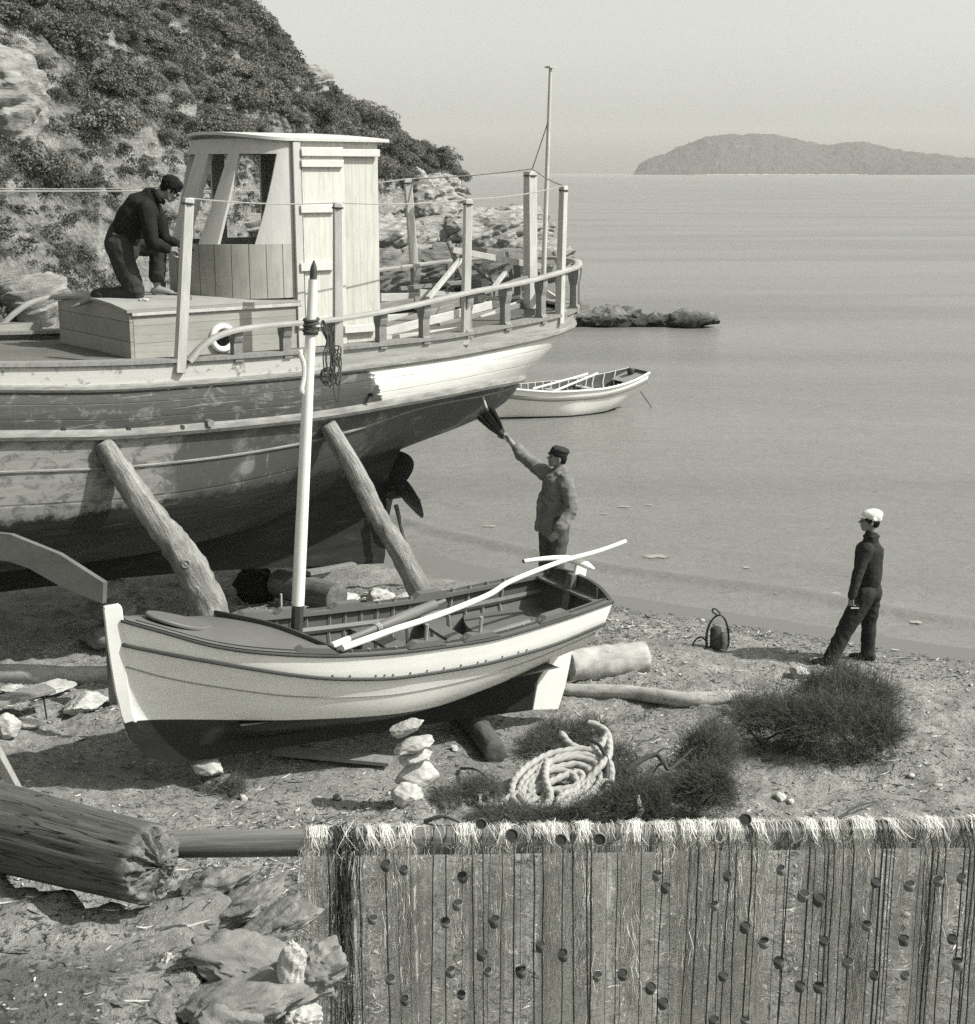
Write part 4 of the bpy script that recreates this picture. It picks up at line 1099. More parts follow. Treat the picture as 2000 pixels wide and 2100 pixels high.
# inside: floor, frames, thwarts, stern sheets
def inside():
    m = MB(); rows = []
    for s in [.6, 1, 1.5, 2, 2.5, 3, 3.5]:
        b = _dbs(s) * .62; rows.append([V(s, -b, .80), V(s, 0, .77), V(s, b, .80)])
    m.grid(rows); m.build('bottom_boards', planks('bottom_boards', .12, 1, .11, (6, .5, 1), .3, .2, gw=.08), dinghy)
    fr = simple('frame_wood', 0.17, .2, 5, .6)
    for s in (1.25, 1.42, 1.59, 1.76, 1.93, 2.10, 2.27, 2.44, 2.61, 2.78, 2.95, 3.12, 3.3, 3.5):
        for sd in (-1, 1):
            pts = []
            k = min(range(60), key=lambda k: abs(drow('sheer', k).x - s)); c = dins[k]
            for p in c[2:]: pts.append(V(p.x, sd * (p.y - .008), p.z))
            m = MB(); m.tube(pts, .017, 4); m.build('frame', fr, dinghy)
    def thwart(s0, s1, z, bow=0.0, name='thwart', mat=None):
        m = MB(); rows = []
        for j in range(13):
            q = j / 12 * 2 - 1; c = bow * (1 - q * q)
            b = (_dbs((s0 + s1) / 2) * .93 - .055)
            a0, a1 = V(s0 + c, q * b, z), V(s1 + c, q * b, z); rows.append([a0, a1, a1 - V(0, 0, .03), a0 - V(0, 0, .03), a0])
        m.grid(rows); return m.build(name, mat or boat_grey, dinghy, angle=30)
    thwart(1.12, 1.30, 1.20); thwart(1.95, 2.13, 1.13, .05); thwart(2.62, 2.78, 1.12, -.05)
    # stern sheets: platform with a curved forward edge
    m = MB(); rows = []
    for i in range(9):
        g = i / 8; row = []
        for j in range(13):
            q = j / 12 * 2 - 1; s = lerp(2.95 - .18 * (1 - q * q) + .12, 3.80, g); row.append(V(s, q * (_dbs(s) * .90 - .03), 1.10))
        rows.append(row)
    m.grid(rows); m.grid([[p for p in rows[0]], [V(p.x, p.y * .86, p.z - .14) for p in rows[0]]]); m.build('stern_sheet', boat_grey, dinghy, angle=40)
    st = simple('stringer_paint', .125, .1, 4, .5)
    for sd in (-1, 1):
        m = MB(); pts = []
        for k in range(14, 59):
            p = drow('sheer', k); pts.append(V(p.x, sd * (p.y - .105), p.z - .15))
        m.tube(pts, .03, 4, flat=.5); m.build('stringer', st, dinghy)
    # arched transom board, knee and quarter seat
    m = MB(); pts = []
    for j in range(25):
        q = j / 24 * 2 - 1; y = q * .565; arch = .125 * (1 - abs(q) ** 3.0); pts.append((y, _dzs(3.93) - .01 + arch))
    poly = [V(3.90, y, z) for y, z in pts] + [V(3.86, .42, 1.2), V(3.86, -.42, 1.2)]
    m.prism(poly, (.035, 0, 0)); m.build('transom_board', boat_dark, dinghy)
    m = MB(); m.bar(V(3.86, 0, 1.51), V(3.80, 0, 1.10), .10, .05, (1, 0, 0)); m.build('stern_knee', boat_grey, dinghy, bevel=.004)
    m = MB(); m.bar(V(3.84, -.52, 1.365), V(3.84, .52, 1.365), .10, .022); m.build('stern_shelf', boat_grey, dinghy)
    m = MB(); c = V(3.66, .02, 1.12); m.ring(c, (0.3, 0, 1), .055, .010, 20, 6); m.build('ring_bolt', simple('ring_metal', .14, .2, 5, .4, spec=.5), dinghy)
inside()
def pads():
    for s, sd, pin in ((1.13, -1, 0), (2.05, -1, 1), (2.55, -1, 1), (3.30, -1, 0), (1.05, 1, 0), (1.42, 1, 0), (1.95, 1, 0), (2.75, 1, 0)):
        b = _dbs(s) - .055; z = _dzs(s) + .012; sl_ = (_dbs(s + .1) - _dbs(s - .1)) / .2; zs_ = (_dzs(s + .1) - _dzs(s - .1)) / .2
        L, w, h = .17, .05, .045; m = MB()
        def T(x, y, zz): return V(s + x, sd * (b + sl_ * x) + y, z + zs_ * x + zz)
        m.hexa([T(-L, -w, 0), T(L, -w, 0), T(L, w, 0), T(-L, w, 0), T(-L * .62, -w, h), T(L * .62, -w, h), T(L * .62, w, h), T(-L * .62, w, h)])
        p = m.build('oarlock_block', boat_grey, dinghy, smooth=False)
        if pin:
            m = MB(); m.tube([T(.0, 0, h - .01), T(.012, -.005, h + .13)], [.014, .017], 8); m.build('thole_pin', simple('pin_wood', .26, .2, 8, .6), p)
    for y in (-.40, .40):
        m = MB(); m.tube([V(3.86, y, 1.37), V(3.86, y, 1.47)], [.013, .011], 8); m.build('stern_pin', boat_dark, dinghy)
pads()
# nail heads along the strake
m = MB()
for s in (1.27, 1.45, 1.62, 1.70, 1.80, 1.97, 2.1, 2.25, 2.42, 2.58, 2.62, 2.78, 2.95, 3.1):
    k = min(range(60), key=lambda k: abs(drow('sheer', k).x - s)); p = lerp(drow('rail', k), drow('sheer', k), .13); m.box((p.x, -p.y - .001, p.z), (.013, .006, .013))
o = m.build('strake_nails', boat_dark, dinghy); o['kind'] = 'stuff'

# mast with its lashing, cleat and hanging line
def mast():
    a = V(1.19, 0, 1.16); b = V(1.437, 0, 4.23); ax = (b - a)
    P = lambda z: a + ax * ((z - a.z) / ax.z)
    m = MB(); zs_ = [1.16, 1.6]; m.tube([P(1.16), P(1.61)], .052, 8); mo = m.build('mast_foot', boat_dark, None, smooth=False)
    m = MB(); m.tube([P(1.61), P(2.2), P(3.0), P(3.7), P(4.20)], [.051, .050, .046, .041, .036], 16); mm = m.build('mast', boat_white, dinghy); mo.parent = mm
    m = MB(); m.tube([P(4.20), P(4.205), P(4.26), P(4.30), P(4.345)], [.030, .028, .030, .022, .006], 12); m.build('mast_tip', boat_dark, mm)
    m = MB(); c = P(3.83)
    for i in range(9): m.ring(P(3.78 + i * .014 + .003 * (i % 2)), ax + V(.6 * math.sin(i * 2.1), .4 * math.cos(i * 1.3), 0), .050 + .004 * (i % 3), .010, 18, 6)
    m.build('lashing', dark_rope, mm)
    r = random.Random(5); m = MB()
    base = P(3.86) + V(.055, -.045, 0)
    for i in range(9):
        L = r.uniform(.30, .66); p0 = base + V(r.uniform(0, .03), r.uniform(-.02, .02), r.uniform(-.05, .03)); sw = r.uniform(-.03, .05); q = r.uniform(0.02, .05)
        pts = [p0, p0 + V(.03 + q * .5, -.01, -.12), p0 + V(.035 + sw, -.015, -L * .55), p0 + V(.04 + sw + q, -.01, -L), p0 + V(.075 + sw + q, -.01, -L * .6), p0 + V(.04 + q, 0, -.2)]
        m.tube(spline(pts, 5), .005, 5)
    for i in range(4): m.ring(P(3.45) + V(.13 + .01 * i, -.03, r.uniform(-.02, .02)), (.2 * i, 1, .1), .045 + .006 * i, .006, 14, 5)
    m.build('hanging_line', dark_rope, mm)
    c = P(3.50) + V(-.058, -.01, 0); m = MB(); m.tube(spline([c + V(0.02, 0, -.20), c + V(-.012, 0, -.15), c + V(.012, 0, -.05), c + V(.012, 0, .05), c + V(-.012, 0, .13), c + V(-.004, 0, .17)], 4), [.012] * 3 + [.02] * 16 + [.010] * 2, 8); m.build('cleat', boat_white, mm)
mast()
def W(root_M, p): return root_M @ V(*p)
def oar(a, b, radii, mats, label, seg=None):
    a, b = SM @ V(*a), SM @ V(*b); L = (b - a).length; M = axis_matrix(a, b)
    root = None
    m = MB(); P = [V(0, 0, L * f) for f, _ in radii]; m.tube(P, [r for _, r in radii], 12, rough=.04)
    o = m.build('oar', mats, None, matrix=M); tag(o, label, 'oar', 'oars lying in the rowing boat'); return o, L
o, L = oar(sl(682, 1324, -.54), sl(912, 1232, .16), [(0, .026), (.14, .026), (.145, .027), (.38, .030), (.42, .043), (.60, .050), (.9, .046), (.905, .021), (1.0, .020)], oar_wood, 'brown oar with a white end, lying across the near gunwale of the rowing boat')
m = MB(); m.tube([V(0, 0, -.01), V(0, 0, L * .13)], [.0285, .0285], 12); m.build('white_end', boat_white, o)
m = MB()
for i in range(5): m.ring(V(0, 0, L * .36 + i * .012), (.3 * math.sin(i), .2, 1), .036, .007, 14, 5)
m.tube(spline([V(.03, -.02, L * .37), V(.05, -.04, L * .36), V(.02, -.09, L * .35), V(.04, -.12, L * .33)], 4), .006, 5); m.build('lashing', rope_mat, o)
o2, L = oar((2.05, -.50, 1.17), (3.50, -.12, 1.17), [(0, .028), (.3, .030), (.38, .046), (.86, .050), (.862, .022), (1.0, .021)], oar_wood, 'brown oar resting inside the stern of the rowing boat')
def pole():
    pts = [sl(702, 1329, -.62), sl(800, 1294, -.52), sl(900, 1261, -.42), sl(1000, 1221, -.33), sl(1048, 1192, -.28), sl(1150, 1152, -.15), sl(1228, 1130, -.03), sl(1283, 1110, .06)]
    m = MB(); P = spline([SM @ p for p in pts], 6); m.tube(P, [lerp(.029, .018, i / (len(P) - 1)) for i in range(len(P))], 12, rough=.12)
    tag(m.build('pole', boat_white, None), 'long crooked white pole lying across the rowing boat and out over its stern', 'pole')
pole()

# ------------------------------------------------------------------ moored boat afloat behind the stern
def moored():
    C = atz(1005, 858, 0.0) ; C = V(.10, 30.2, 0)
    phi = math.radians(27); M, ml = boat_frame(C, phi); M = M @ Matrix.Scale(.84, 4)
    root = empty('moored_boat', C, phi, 'white open rowing boat with a grey band, afloat behind the big boat', 'rowing boat'); root.scale = (.84, .84, .84)
    bs = curve([-.3, .0, .5, 1, 2, 3, 3.8, 4.3], [.02, .25, .5, .68, .86, .84, .66, .48]); zs = curve([-.3, .5, 1.5, 2.5, 3.5, 4.3], [.86, .76, .68, .68, .78, .95])
    zr = curve([-.3, 1.5, 2.5, 3.5, 4.3], [.62, .46, .46, .56, .72]); zb = curve([-.3, 0, 1, 3, 3.8, 4.3], [.0, -.2, -.25, -.2, 0.02, .3])
    fA = curve([-.3, 1, 2, 3, 4.3], [.3, .6, .72, .66, .55]); zA = curve([-.3, 1, 2, 3, 4.3], [.2, .03, 0, .08, .5])
    t = NT('moored_paint'); o = t.sep(t.tc.outputs['Object']); col = t.mix(t.smooth(o[2], .035, .05), .03, .7); mp = t.fin(col, .4)
    rowf, cols, ins = row_hull('hull', root, bs, zs, .95, zr, zb, fA, zA, -.25, 4.3, .25, lambda z: -.2 + max(0, .3 - z) * .3, mp, inner_dark)
    def strip(kf, r, mat, name, z0=0, flat=1.0):
        for sd in (-1, 1):
            m = MB(); pts = [V(kf(k).x, sd * (kf(k).y + .005), kf(k).z) for k in range(60)]; m.tube(pts, r, 8, flat=flat); m.build(name, mat, root)
    strip(lambda k: rowf('sheer', k), .03, boat_white, 'gunwale'); 
    strip(lambda k: lerp(rowf('rail', k), rowf('sheer', k), .12), .05, simple('band_grey', .2, .1, 3, .5), 'band', flat=.25)
    for s in (1.1, 2.0, 2.9):
        m = MB(); m.box((s, 0, zs(s) - .16), (.2, 2 * bs(s) - .1, .03)); m.build('thwart', simple('thwart_paint', .4, .15, 3, .6), root)
    for s in [.4 + .25 * i for i in range(15)]:
        k = min(range(60), key=lambda k: abs(rowf('sheer', k).x - s))
        for sd in (-1, 1):
            m = MB(); m.tube([V(p.x, sd * (p.y - .01), p.z) for p in ins[k][2:]], .025, 4); m.build('frame', white_gloss2, root)
    m = MB(); m.bar(V(3.75, 0, .7), V(4.26, 0, .9), .96, .02); m.build('stern_seat', simple('stern_paint', .3, .15, 3, .6), root)
    m = MB(); m.bar(V(4.30, 0, .98), V(4.10, 0, .34), .05, .05, (1, 0, 0)); m.build('stern_post', white_gloss2, root)
    m = MB(); m.box((4.12, .12, .93), (.14, .2, .16)); m.build('stern_box', simple('box_paint', .05, .2, 4, .6), root, bevel=.03)
    for i, (a, b) in enumerate(((V(1.5, -.35, .62), V(3.3, .45, .88)), (V(1.2, .1, .66), V(3.1, .62, .86)))):
        m = MB(); m.tube([M @ a, M @ lerp(a, b, .8), M @ b], [.025, .022, .03], 8); tag(m.build('oar', boat_white, None), ('pale oar lying slantwise in the moored boat, upper of two', 'pale oar lying low in the moored boat, lower of two')[i], 'oar', 'oars in the moored boat')
    m = MB()
    a, b = M @ V(4.35, 0, .4), M @ V(4.6, -.3, -.1); m.tube([a, lerp(a, b, .5), b], .012, 5); tag(m.build('mooring_line', dark_rope, None), 'thin dark line running from the moored boat down into the water', 'rope')
moored()
# ------------------------------------------------------------------ people
class Body:
    """overlapping rounded shapes fused into one continuous surface"""
    def __init__(s): s.m = MB()
    def limb(s, pts, rad, n=14, flat=1.0, up=None, per=4):
        if per > 1 and len(pts) > 2:
            P = spline(pts, per); R = []
            rr = curve(range(len(rad)), rad)
            for i in range(len(P)): R.append(max(.002, rr(i / per)))
        else: P = [V(*p) for p in pts]; R = list(rad)
        # rounded ends
        d0 = (P[0] - P[1]).normalized(); d1 = (P[-1] - P[-2]).normalized()
        A = []; RA = []
        for k in (0.98, .8, .5): A.append(P[0] + d0 * R[0] * k); RA.append(R[0] * math.sqrt(1 - k * k))
        B = []; RB_ = []
        for k in (.5, .8, .98): B.append(P[-1] + d1 * R[-1] * k); RB_.append(R[-1] * math.sqrt(1 - k * k))
        s.m.tube(A + P + B, RA + R + RB_, n, flat=flat, up=up); return s
    def ell(s, c, size, f=(0, 1, 0), up=(0, 0, 1), sub=3):
        """size along (side, forward, up)"""
        f = V(*f).normalized(); u = V(*up); x = f.cross(u).normalized(); u = x.cross(f).normalized()
        R = Matrix((x, f, u)).transposed()
        s.m.blob(c, size, sub, 0.0, 1, 0, R); return s
    def fuse(s, name, mat, parent=None, voxel=.009, smooth=3, folds=0.0, ffreq=9.0, fseed=0.0, stretch=(1, 1, 1), mw=None, clip=None):
        me = bpy.data.meshes.new(name); me.from_pydata(s.m.v, [], s.m.f)
        bm = bmesh.new(); bm.from_mesh(me); bmesh.ops.recalc_face_normals(bm, faces=bm.faces); bm.to_mesh(me); bm.free()
        o = bpy.data.objects.new(name, me); COL.objects.link(o)
        r = o.modifiers.new('r', 'REMESH'); r.mode = 'VOXEL'; r.voxel_size = voxel
        sm = o.modifiers.new('s', 'SMOOTH'); sm.factor = .5; sm.iterations = smooth
        dg = bpy.context.evaluated_depsgraph_get(); m2 = bpy.data.meshes.new_from_object(o.evaluated_get(dg), depsgraph=dg)
        bpy.data.objects.remove(o); bpy.data.meshes.remove(me); m2.name = name
        if folds:
            n = len(m2.vertices); co = np.empty(n * 3); m2.vertices.foreach_get('co', co); co = co.reshape(-1, 3)
            nr = np.empty(n * 3); m2.vertices.foreach_get('normal', nr); nr = nr.reshape(-1, 3)
            d = np.empty(n)
            for i in range(n):
                p = co[i]; q = V(p[0] * ffreq * stretch[0] + fseed, p[1] * ffreq * stretch[1], p[2] * ffreq * stretch[2])
                a = noise.noise(q); b = noise.noise(q * 2.1 + V(3, 1, 7)); d[i] = (1 - 2 * abs(a)) * .7 + b * .4
            co += nr * (d * folds)[:, None]; m2.vertices.foreach_set('co', co.ravel()); m2.update()
        m2.polygons.foreach_set('use_smooth', [True] * len(m2.polygons))
        m2.materials.clear(); m2.materials.append(mat)
        ob = bpy.data.objects.new(name, m2); COL.objects.link(ob)
        if parent is not None: ob.parent = parent
        if mw is not None: ob.matrix_world = mw
        return ob
def add_head(b, c, f, up, k=1.0, chin=1.0):
    """skull with face; c centre of the head, f where the face looks"""
    f = V(*f).normalized(); up = (V(*up) - f * V(*up).dot(f)).normalized(); x = f.cross(up)
    P = lambda a, q, u: V(*c) + x * (a * k) + f * (q * k) + up * (u * k)
    b.ell(P(0, -.010, .028), (.074 * k, .094 * k, .086 * k), f, up)          # cranium
    b.ell(P(0, .030, -.030), (.058 * k, .060 * k, .078 * k), f, up)          # face
    b.ell(P(0, .052, -.088), (.034 * k, .032 * k, .026 * k), f, up)          # chin
    b.limb([P(-.056, .005, -.05), P(-.038, .045, -.085), P(0, .062, -.095), P(.038, .045, -.085), P(.056, .005, -.05)], [.020 * k] * 5, 8)   # jaw
    b.limb([P(-.040, .078, .022), P(0, .088, .024), P(.040, .078, .022)], [.013 * k] * 3, 8)   # brow
    b.limb([P(0, .088, .012), P(0, .102, -.012), P(0, .112, -.026)], [.008 * k, .010 * k, .013 * k], 8)  # nose
    b.ell(P(.014, .094, -.030), (.009 * k,) * 3); b.ell(P(-.014, .094, -.030), (.009 * k,) * 3)
    b.limb([P(-.022, .082, -.058), P(0, .091, -.056), P(.022, .082, -.058)], [.007 * k, .009 * k, .007 * k], 8)  # lips
    b.limb([P(-.020, .080, -.068), P(0, .089, -.069), P(.020, .080, -.068)], [.006 * k, .009 * k, .006 * k], 8)
    for s in (-1, 1):
        b.ell(P(s * .040, .070, -.022), (.018 * k, .016 * k, .016 * k), f, up)   # cheek
        b.ell(P(s * .076, -.010, -.012), (.010 * k, .020 * k, .032 * k), f, up)  # ear
        b.ell(P(s * .080, -.004, -.030), (.008 * k, .011 * k, .012 * k), f, up)
def eyes(parent, c, f, up, k, mw):
    f = V(*f).normalized(); up = (V(*up) - f * V(*up).dot(f)).normalized(); x = f.cross(up)
    for s in (-1, 1):
        m = MB(); m.blob(V(*c) + x * (s * .031 * k) + f * (.082 * k) + up * (.002 * k), (.0085 * k,) * 3, 2, 0); o = m.build('eye', dark_eye, None); o.parent = parent; o.matrix_world = mw
dark_eye = simple('eye', .02, .1, 3, .3)
def add_hand(b, w, d, nrm, k=1.0, curl=.5, side=1, grip=None):
    """w wrist, d direction of the hand, nrm out of the back of the hand, side +1/-1 where the thumb is"""
    d = V(*d).normalized(); n = (V(*nrm) - d * V(*nrm).dot(d)).normalized(); x = d.cross(n) * side
    P = lambda a, l, h: V(*w) + x * (a * k) + d * (l * k) + n * (h * k)
    for a, ln in ((-.030, .082), (-.011, .088), (.010, .088), (.030, .082)):
        b.limb([P(a * .5, .0, 0), P(a * .85, .045, .002), P(a, ln, .0)], [.017 * k, .014 * k, .012 * k], 8)
    for i, (a, L) in enumerate(((-.033, .058), (-.012, .072), (.011, .078), (.032, .070))):
        base = P(a, .085, .001); pts = [base]; rad = [.0098 * k]; ang = 0.12; dirn = d
        cc = curl * (1.0 + .12 * (1.5 - i))
        for seg, fr in enumerate((.45, .32, .25)):
            ang += cc * (.9, 1.0, .7)[seg]
            dirn = d * math.cos(ang) - n * math.sin(ang) + x * (a * 1.2)
            pts.append(pts[-1] + dirn.normalized() * (L * fr * k)); rad.append((.0088, .0080, .0068)[seg] * k)
        b.limb(pts, rad, 8, per=1)
    t0 = P(.024, .022, -.004); t1 = P(.048, .050, -.014 - .02 * curl); t2 = P(.052, .082, -.024 - .03 * curl); t3 = P(.044, .105, -.030 - .035 * curl)
    b.limb([t0, t1, t2, t3], [.014 * k, .0115 * k, .010 * k, .008 * k], 8, per=2)
def add_foot(b, ankle, d, k=1.0, sole=None, toes=True):
    d = V(d[0], d[1], 0).normalized() if sole is None else V(*d).normalized(); up = V(0, 0, 1) if sole is None else V(*sole); x = d.cross(up).normalized()
    P = lambda a, l, h: V(*ankle) + x * (a * k) + d * (l * k) + up * (h * k)
    b.limb([P(0, -.045, -.055), P(0, .0, -.04), P(0, .07, -.052), P(.0, .14, -.07)], [.034 * k, .042 * k, .036 * k, .024 * k], 10)
    if toes:
        for i, a in enumerate((-.034, -.017, .0, .016, .032)): b.limb([P(a * .8, .12, -.072), P(a, .165 + .006 * i, -.078), P(a, .19 + .007 * i, -.080)], [.014 * k, .011 * k, .010 * k], 8, per=1)
skin = simple('skin', 0.20, .12, 9, .55, .15, .002, spec=.35)
hair_mat = simple('dark_hair', 0.010, .6, 40, .8, .9, .006, aniso=(1, 1, .5), spec=.15)
def cloth(name, v, var=.18, weave=220):
    t = NT(name); P = t.obj(); n = t.noise(P, 7, 5, .6); w = t.noise(P, weave, 2, .5)
    col = t.ramp(n, [(.3, v * (1 - var)), (.6, v), (.8, v * (1 + var))]); return t.fin(col, .9, t.bump(w, .35, .002, None), .15)
knit = cloth('black_knit', .018, .3, 120); dark_trouser = cloth('dark_trousers', .040, .3); brown_jacket = cloth('work_jacket', .17, .25); mid_trouser = cloth('work_trousers', .085, .3); wool = cloth('dark_wool', .034, .3, 120); serge = cloth('dark_serge', .032, .3); white_cap = cloth('white_cap', .68, .06); dark_cap = cloth('dark_cap', .035, .3); leather = simple('shoe_leather', .025, .3, 10, .5)

# --- man reaching up with a broom
def broom_man():
    O = at(1140, 1223, 16.0); mw = Matrix.Translation(O); f = V(-.90, -.43, 0); rt = V(-.43, .90, 0)
    b = Body(); hc = V(.005, .0, 1.605); hf = V(-.93, -.12, .22)
    add_head(b, hc, hf, (.18, 0, 1), 1.0)
    b.limb([V(.03, 0, 1.54), V(.035, 0, 1.43)], [.055, .062], per=1)
    b.limb([V(.03, 0, 1.42), V(0, 0, 1.2), V(-.03, 0, .95), V(-.03, 0, .85)], [.10, .12, .11, .12])
    sr, sn = V(-.115, .15, 1.39), V(.105, -.165, 1.375)
    b.limb([sn, V(-.115, .15, 1.39)], [.04, .04], per=1)
    er, wr = V(-.395, .23, 1.60), V(-.535, .27, 1.765)
    b.limb([sr, er, wr], [.036, .040, .028]); add_hand(b, wr, (-.55, .05, .75), (.55, .35, .5), 1.0, 1.25, 1)
    en, wn = V(.15, -.27, 1.09), V(.0, -.37, .86)
    b.limb([sn, en, wn], [.036, .036, .026]); add_hand(b, wn, (-.62, -.10, -.78), (.25, -.9, -.1), 1.05, .35, -1)
    hipn, hipf = V(.03, -.10, .88), V(-.08, .09, .88); kn, kf = V(.0, -.12, .47), V(-.10, .07, .47); an, af = V(.02, -.12, .10), V(-.12, .08, .10)
    b.limb([hipn, kn, an], [.085, .055, .042]); b.limb([hipf, kf, af], [.085, .055, .042]); add_foot(b, an, (-.95, -.2)); add_foot(b, af, (-.95, -.2))
    body = b.fuse('person', skin, None, .0075, 2, mw=mw)
    tag(body, 'man in flat cap and open work jacket raising a broom towards the big stern', 'person')
    eyes(body, hc, hf, (.18, 0, 1), 1.0, mw)
    j = Body()
    j.limb([V(.035, 0, 1.44), V(.02, -.005, 1.33), V(0, -.01, 1.15), V(-.03, -.01, .98), V(-.045, -.01, .86)], [.085, .175, .165, .150, .178], 18, flat=1.0)
    j.limb([sn + V(-.02, 0, .0), lerp(sn, en, .5), en, lerp(en, wn, .5), lerp(en, wn, .86)], [.085, .075, .068, .066, .070]); j.limb([sr + V(.04, -.04, -.02), lerp(sr, er, .35), lerp(sr, er, .8), lerp(sr, er, 1.05), lerp(er, wr, .25)], [.09, .082, .066, .070, .064])
    j.limb([lerp(sr, er, .92), lerp(er, wr, .3)], [.069, .066], per=1)
    j.limb([V(-.02, .09, 1.455), V(.07, .06, 1.45), V(.10, -.05, 1.45), V(.03, -.10, 1.445), V(-.06, -.09, 1.41)], [.026] * 5, 8)
    j.limb([V(-.13, .02, 1.30), V(-.19, -.02, 1.1), V(-.20, -.04, .92), V(-.21, -.05, .82)], [.03, .028, .03, .04], 8)
    j.fuse('jacket', brown_jacket, body, .009, 2, .017, 9, 2.0, (1, 1, 1.3), mw)
    t = Body(); t.limb([V(-.035, -.005, .92), V(-.03, -.005, .80)], [.155, .165], per=1)
    t.limb([hipn, V(.02, -.11, .66), kn, V(.01, -.12, .25), an], [.115, .105, .088, .084, .085]); t.limb([hipf, V(-.09, .08, .66), kf, V(-.11, .08, .25), af], [.115, .105, .088, .084, .085])
    t.fuse('trousers', mid_trouser, body, .009, 2, .010, 9, 5.0, (1, 1, .8), mw)
    c = Body(); up = V(.25, 0, 1).normalized(); cc = hc + V(.012, 0, .055)
    c.ell(cc, (.090, .104, .062), hf, up); c.ell(cc + up * .034 + V(.012, 0, 0), (.096, .106, .040), hf, up); c.ell(cc + up * .055 + V(-.03, 0, 0), (.06, .05, .03), hf, up); c.limb([cc + V(-.085, -.04, -.005), cc + V(-.112, -.005, -.004), cc + V(-.09, .04, -.005)], [.011] * 3, 8)
    c.fuse('cap', dark_cap, body, .007, 2, .003, 20, 1, mw=mw)
    h = Body(); h.ell(hc + V(.035, 0, .0), (.079, .070, .062), hf, up); h.ell(hc + V(.05, 0, -.035), (.062, .045, .040), hf, up); h.fuse('hair', hair_mat, body, .007, 2, .003, 40, 1, mw=mw)
    bt = MB(); bt.ring(O + V(-.035, -.005, .90), (0, 0, 1), .160, .018, 28, 6); o = bt.build('belt', leather, None); o.parent = body; o.matrix_parent_inverse = mw.inverted()
    # broom
    g = O + wr + V(-.55, .05, .75).normalized() * .085 + V(-.02, 0, -.02)
    ax = V(-.62, .02, .78).normalized(); br = empty('broom', g, 0, 'dark twig broom held up in the hand of the man by the stern', 'broom')
    m = MB(); r = random.Random(4); sd = V(.78, .0, .62).normalized()
    for i in range(420):
        u = r.uniform(-1, 1); w = r.uniform(-1, 1); L = r.uniform(.30, .36)
        p0 = g + sd * (u * .025) + V(0, 1, 0) * (w * .022) - ax * .02; p1 = g + ax * L + sd * (u * .115 + r.uniform(-.006, .006)) + V(0, 1, 0) * (w * .035)
        pm = lerp(p0, p1, .5) + sd * (u * .012); m.tube([p0, pm, p1], [.0035, .0028, .0016], 3, caps=False)
    o = m.build('bristles', simple('broom_twigs', .022, .4, 20, .85), None); o.parent = br; o.matrix_parent_inverse = Matrix.Translation(g).inverted(); 
    m = MB()
    for i in range(5): m.ring(g + ax * (.0 + .014 * i), ax, .034 + .003 * i, .006, 16, 5)
    o = m.build('binding', dark_rope, None); o.parent = br; o.matrix_parent_inverse = Matrix.Translation(g).inverted()
    m = MB(); m.tube([g - ax * .10, g + ax * .2, g + ax * .36 + sd * .05, g + ax * .50 + sd * .10], [.015, .015, .014, .013], 8); o = m.build('handle', pale_post, None); o.parent = br; o.matrix_parent_inverse = Matrix.Translation(g).inverted()
    m = MB(); c = V(O.x - .05, O.y, 0); zt = O.z + .015; zb = ground(c.x, c.y) - .1
    m.blob((c.x, c.y, (zt + zb) / 2), (.42, .30, (zt - zb) / 2 * 1.02), 4, .10, 1.2, 3); tag(m.build('stepping_stone', stone_mat, None), 'flat-topped stone under the feet of the man with the broom', 'stone')
stone_mat = None
def stone_material(name, a, b, c):
    t = NT(name); P = t.obj(); n1 = t.noise(P, 2.2, 8, .68, .5); n2 = t.noise(t.obj((1, 1, 3.0), rot=(.3, .4, 0)), 4, 8, .7, .6); n3 = t.noise(P, 30, 4, .7)
    col = t.ramp(n2, [(.28, a), (.5, b), (.72, c)]); col = t.mix(t.math('MULTIPLY', t.smooth(n3, .58, .7), .5), col, a * .5)
    h = t.math('ADD', n2, t.math('MULTIPLY', n3, .25)); return t.fin(col, .88, t.bump(h, .7, .03), .2)
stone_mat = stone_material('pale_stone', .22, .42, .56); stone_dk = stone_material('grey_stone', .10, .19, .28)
broom_man()

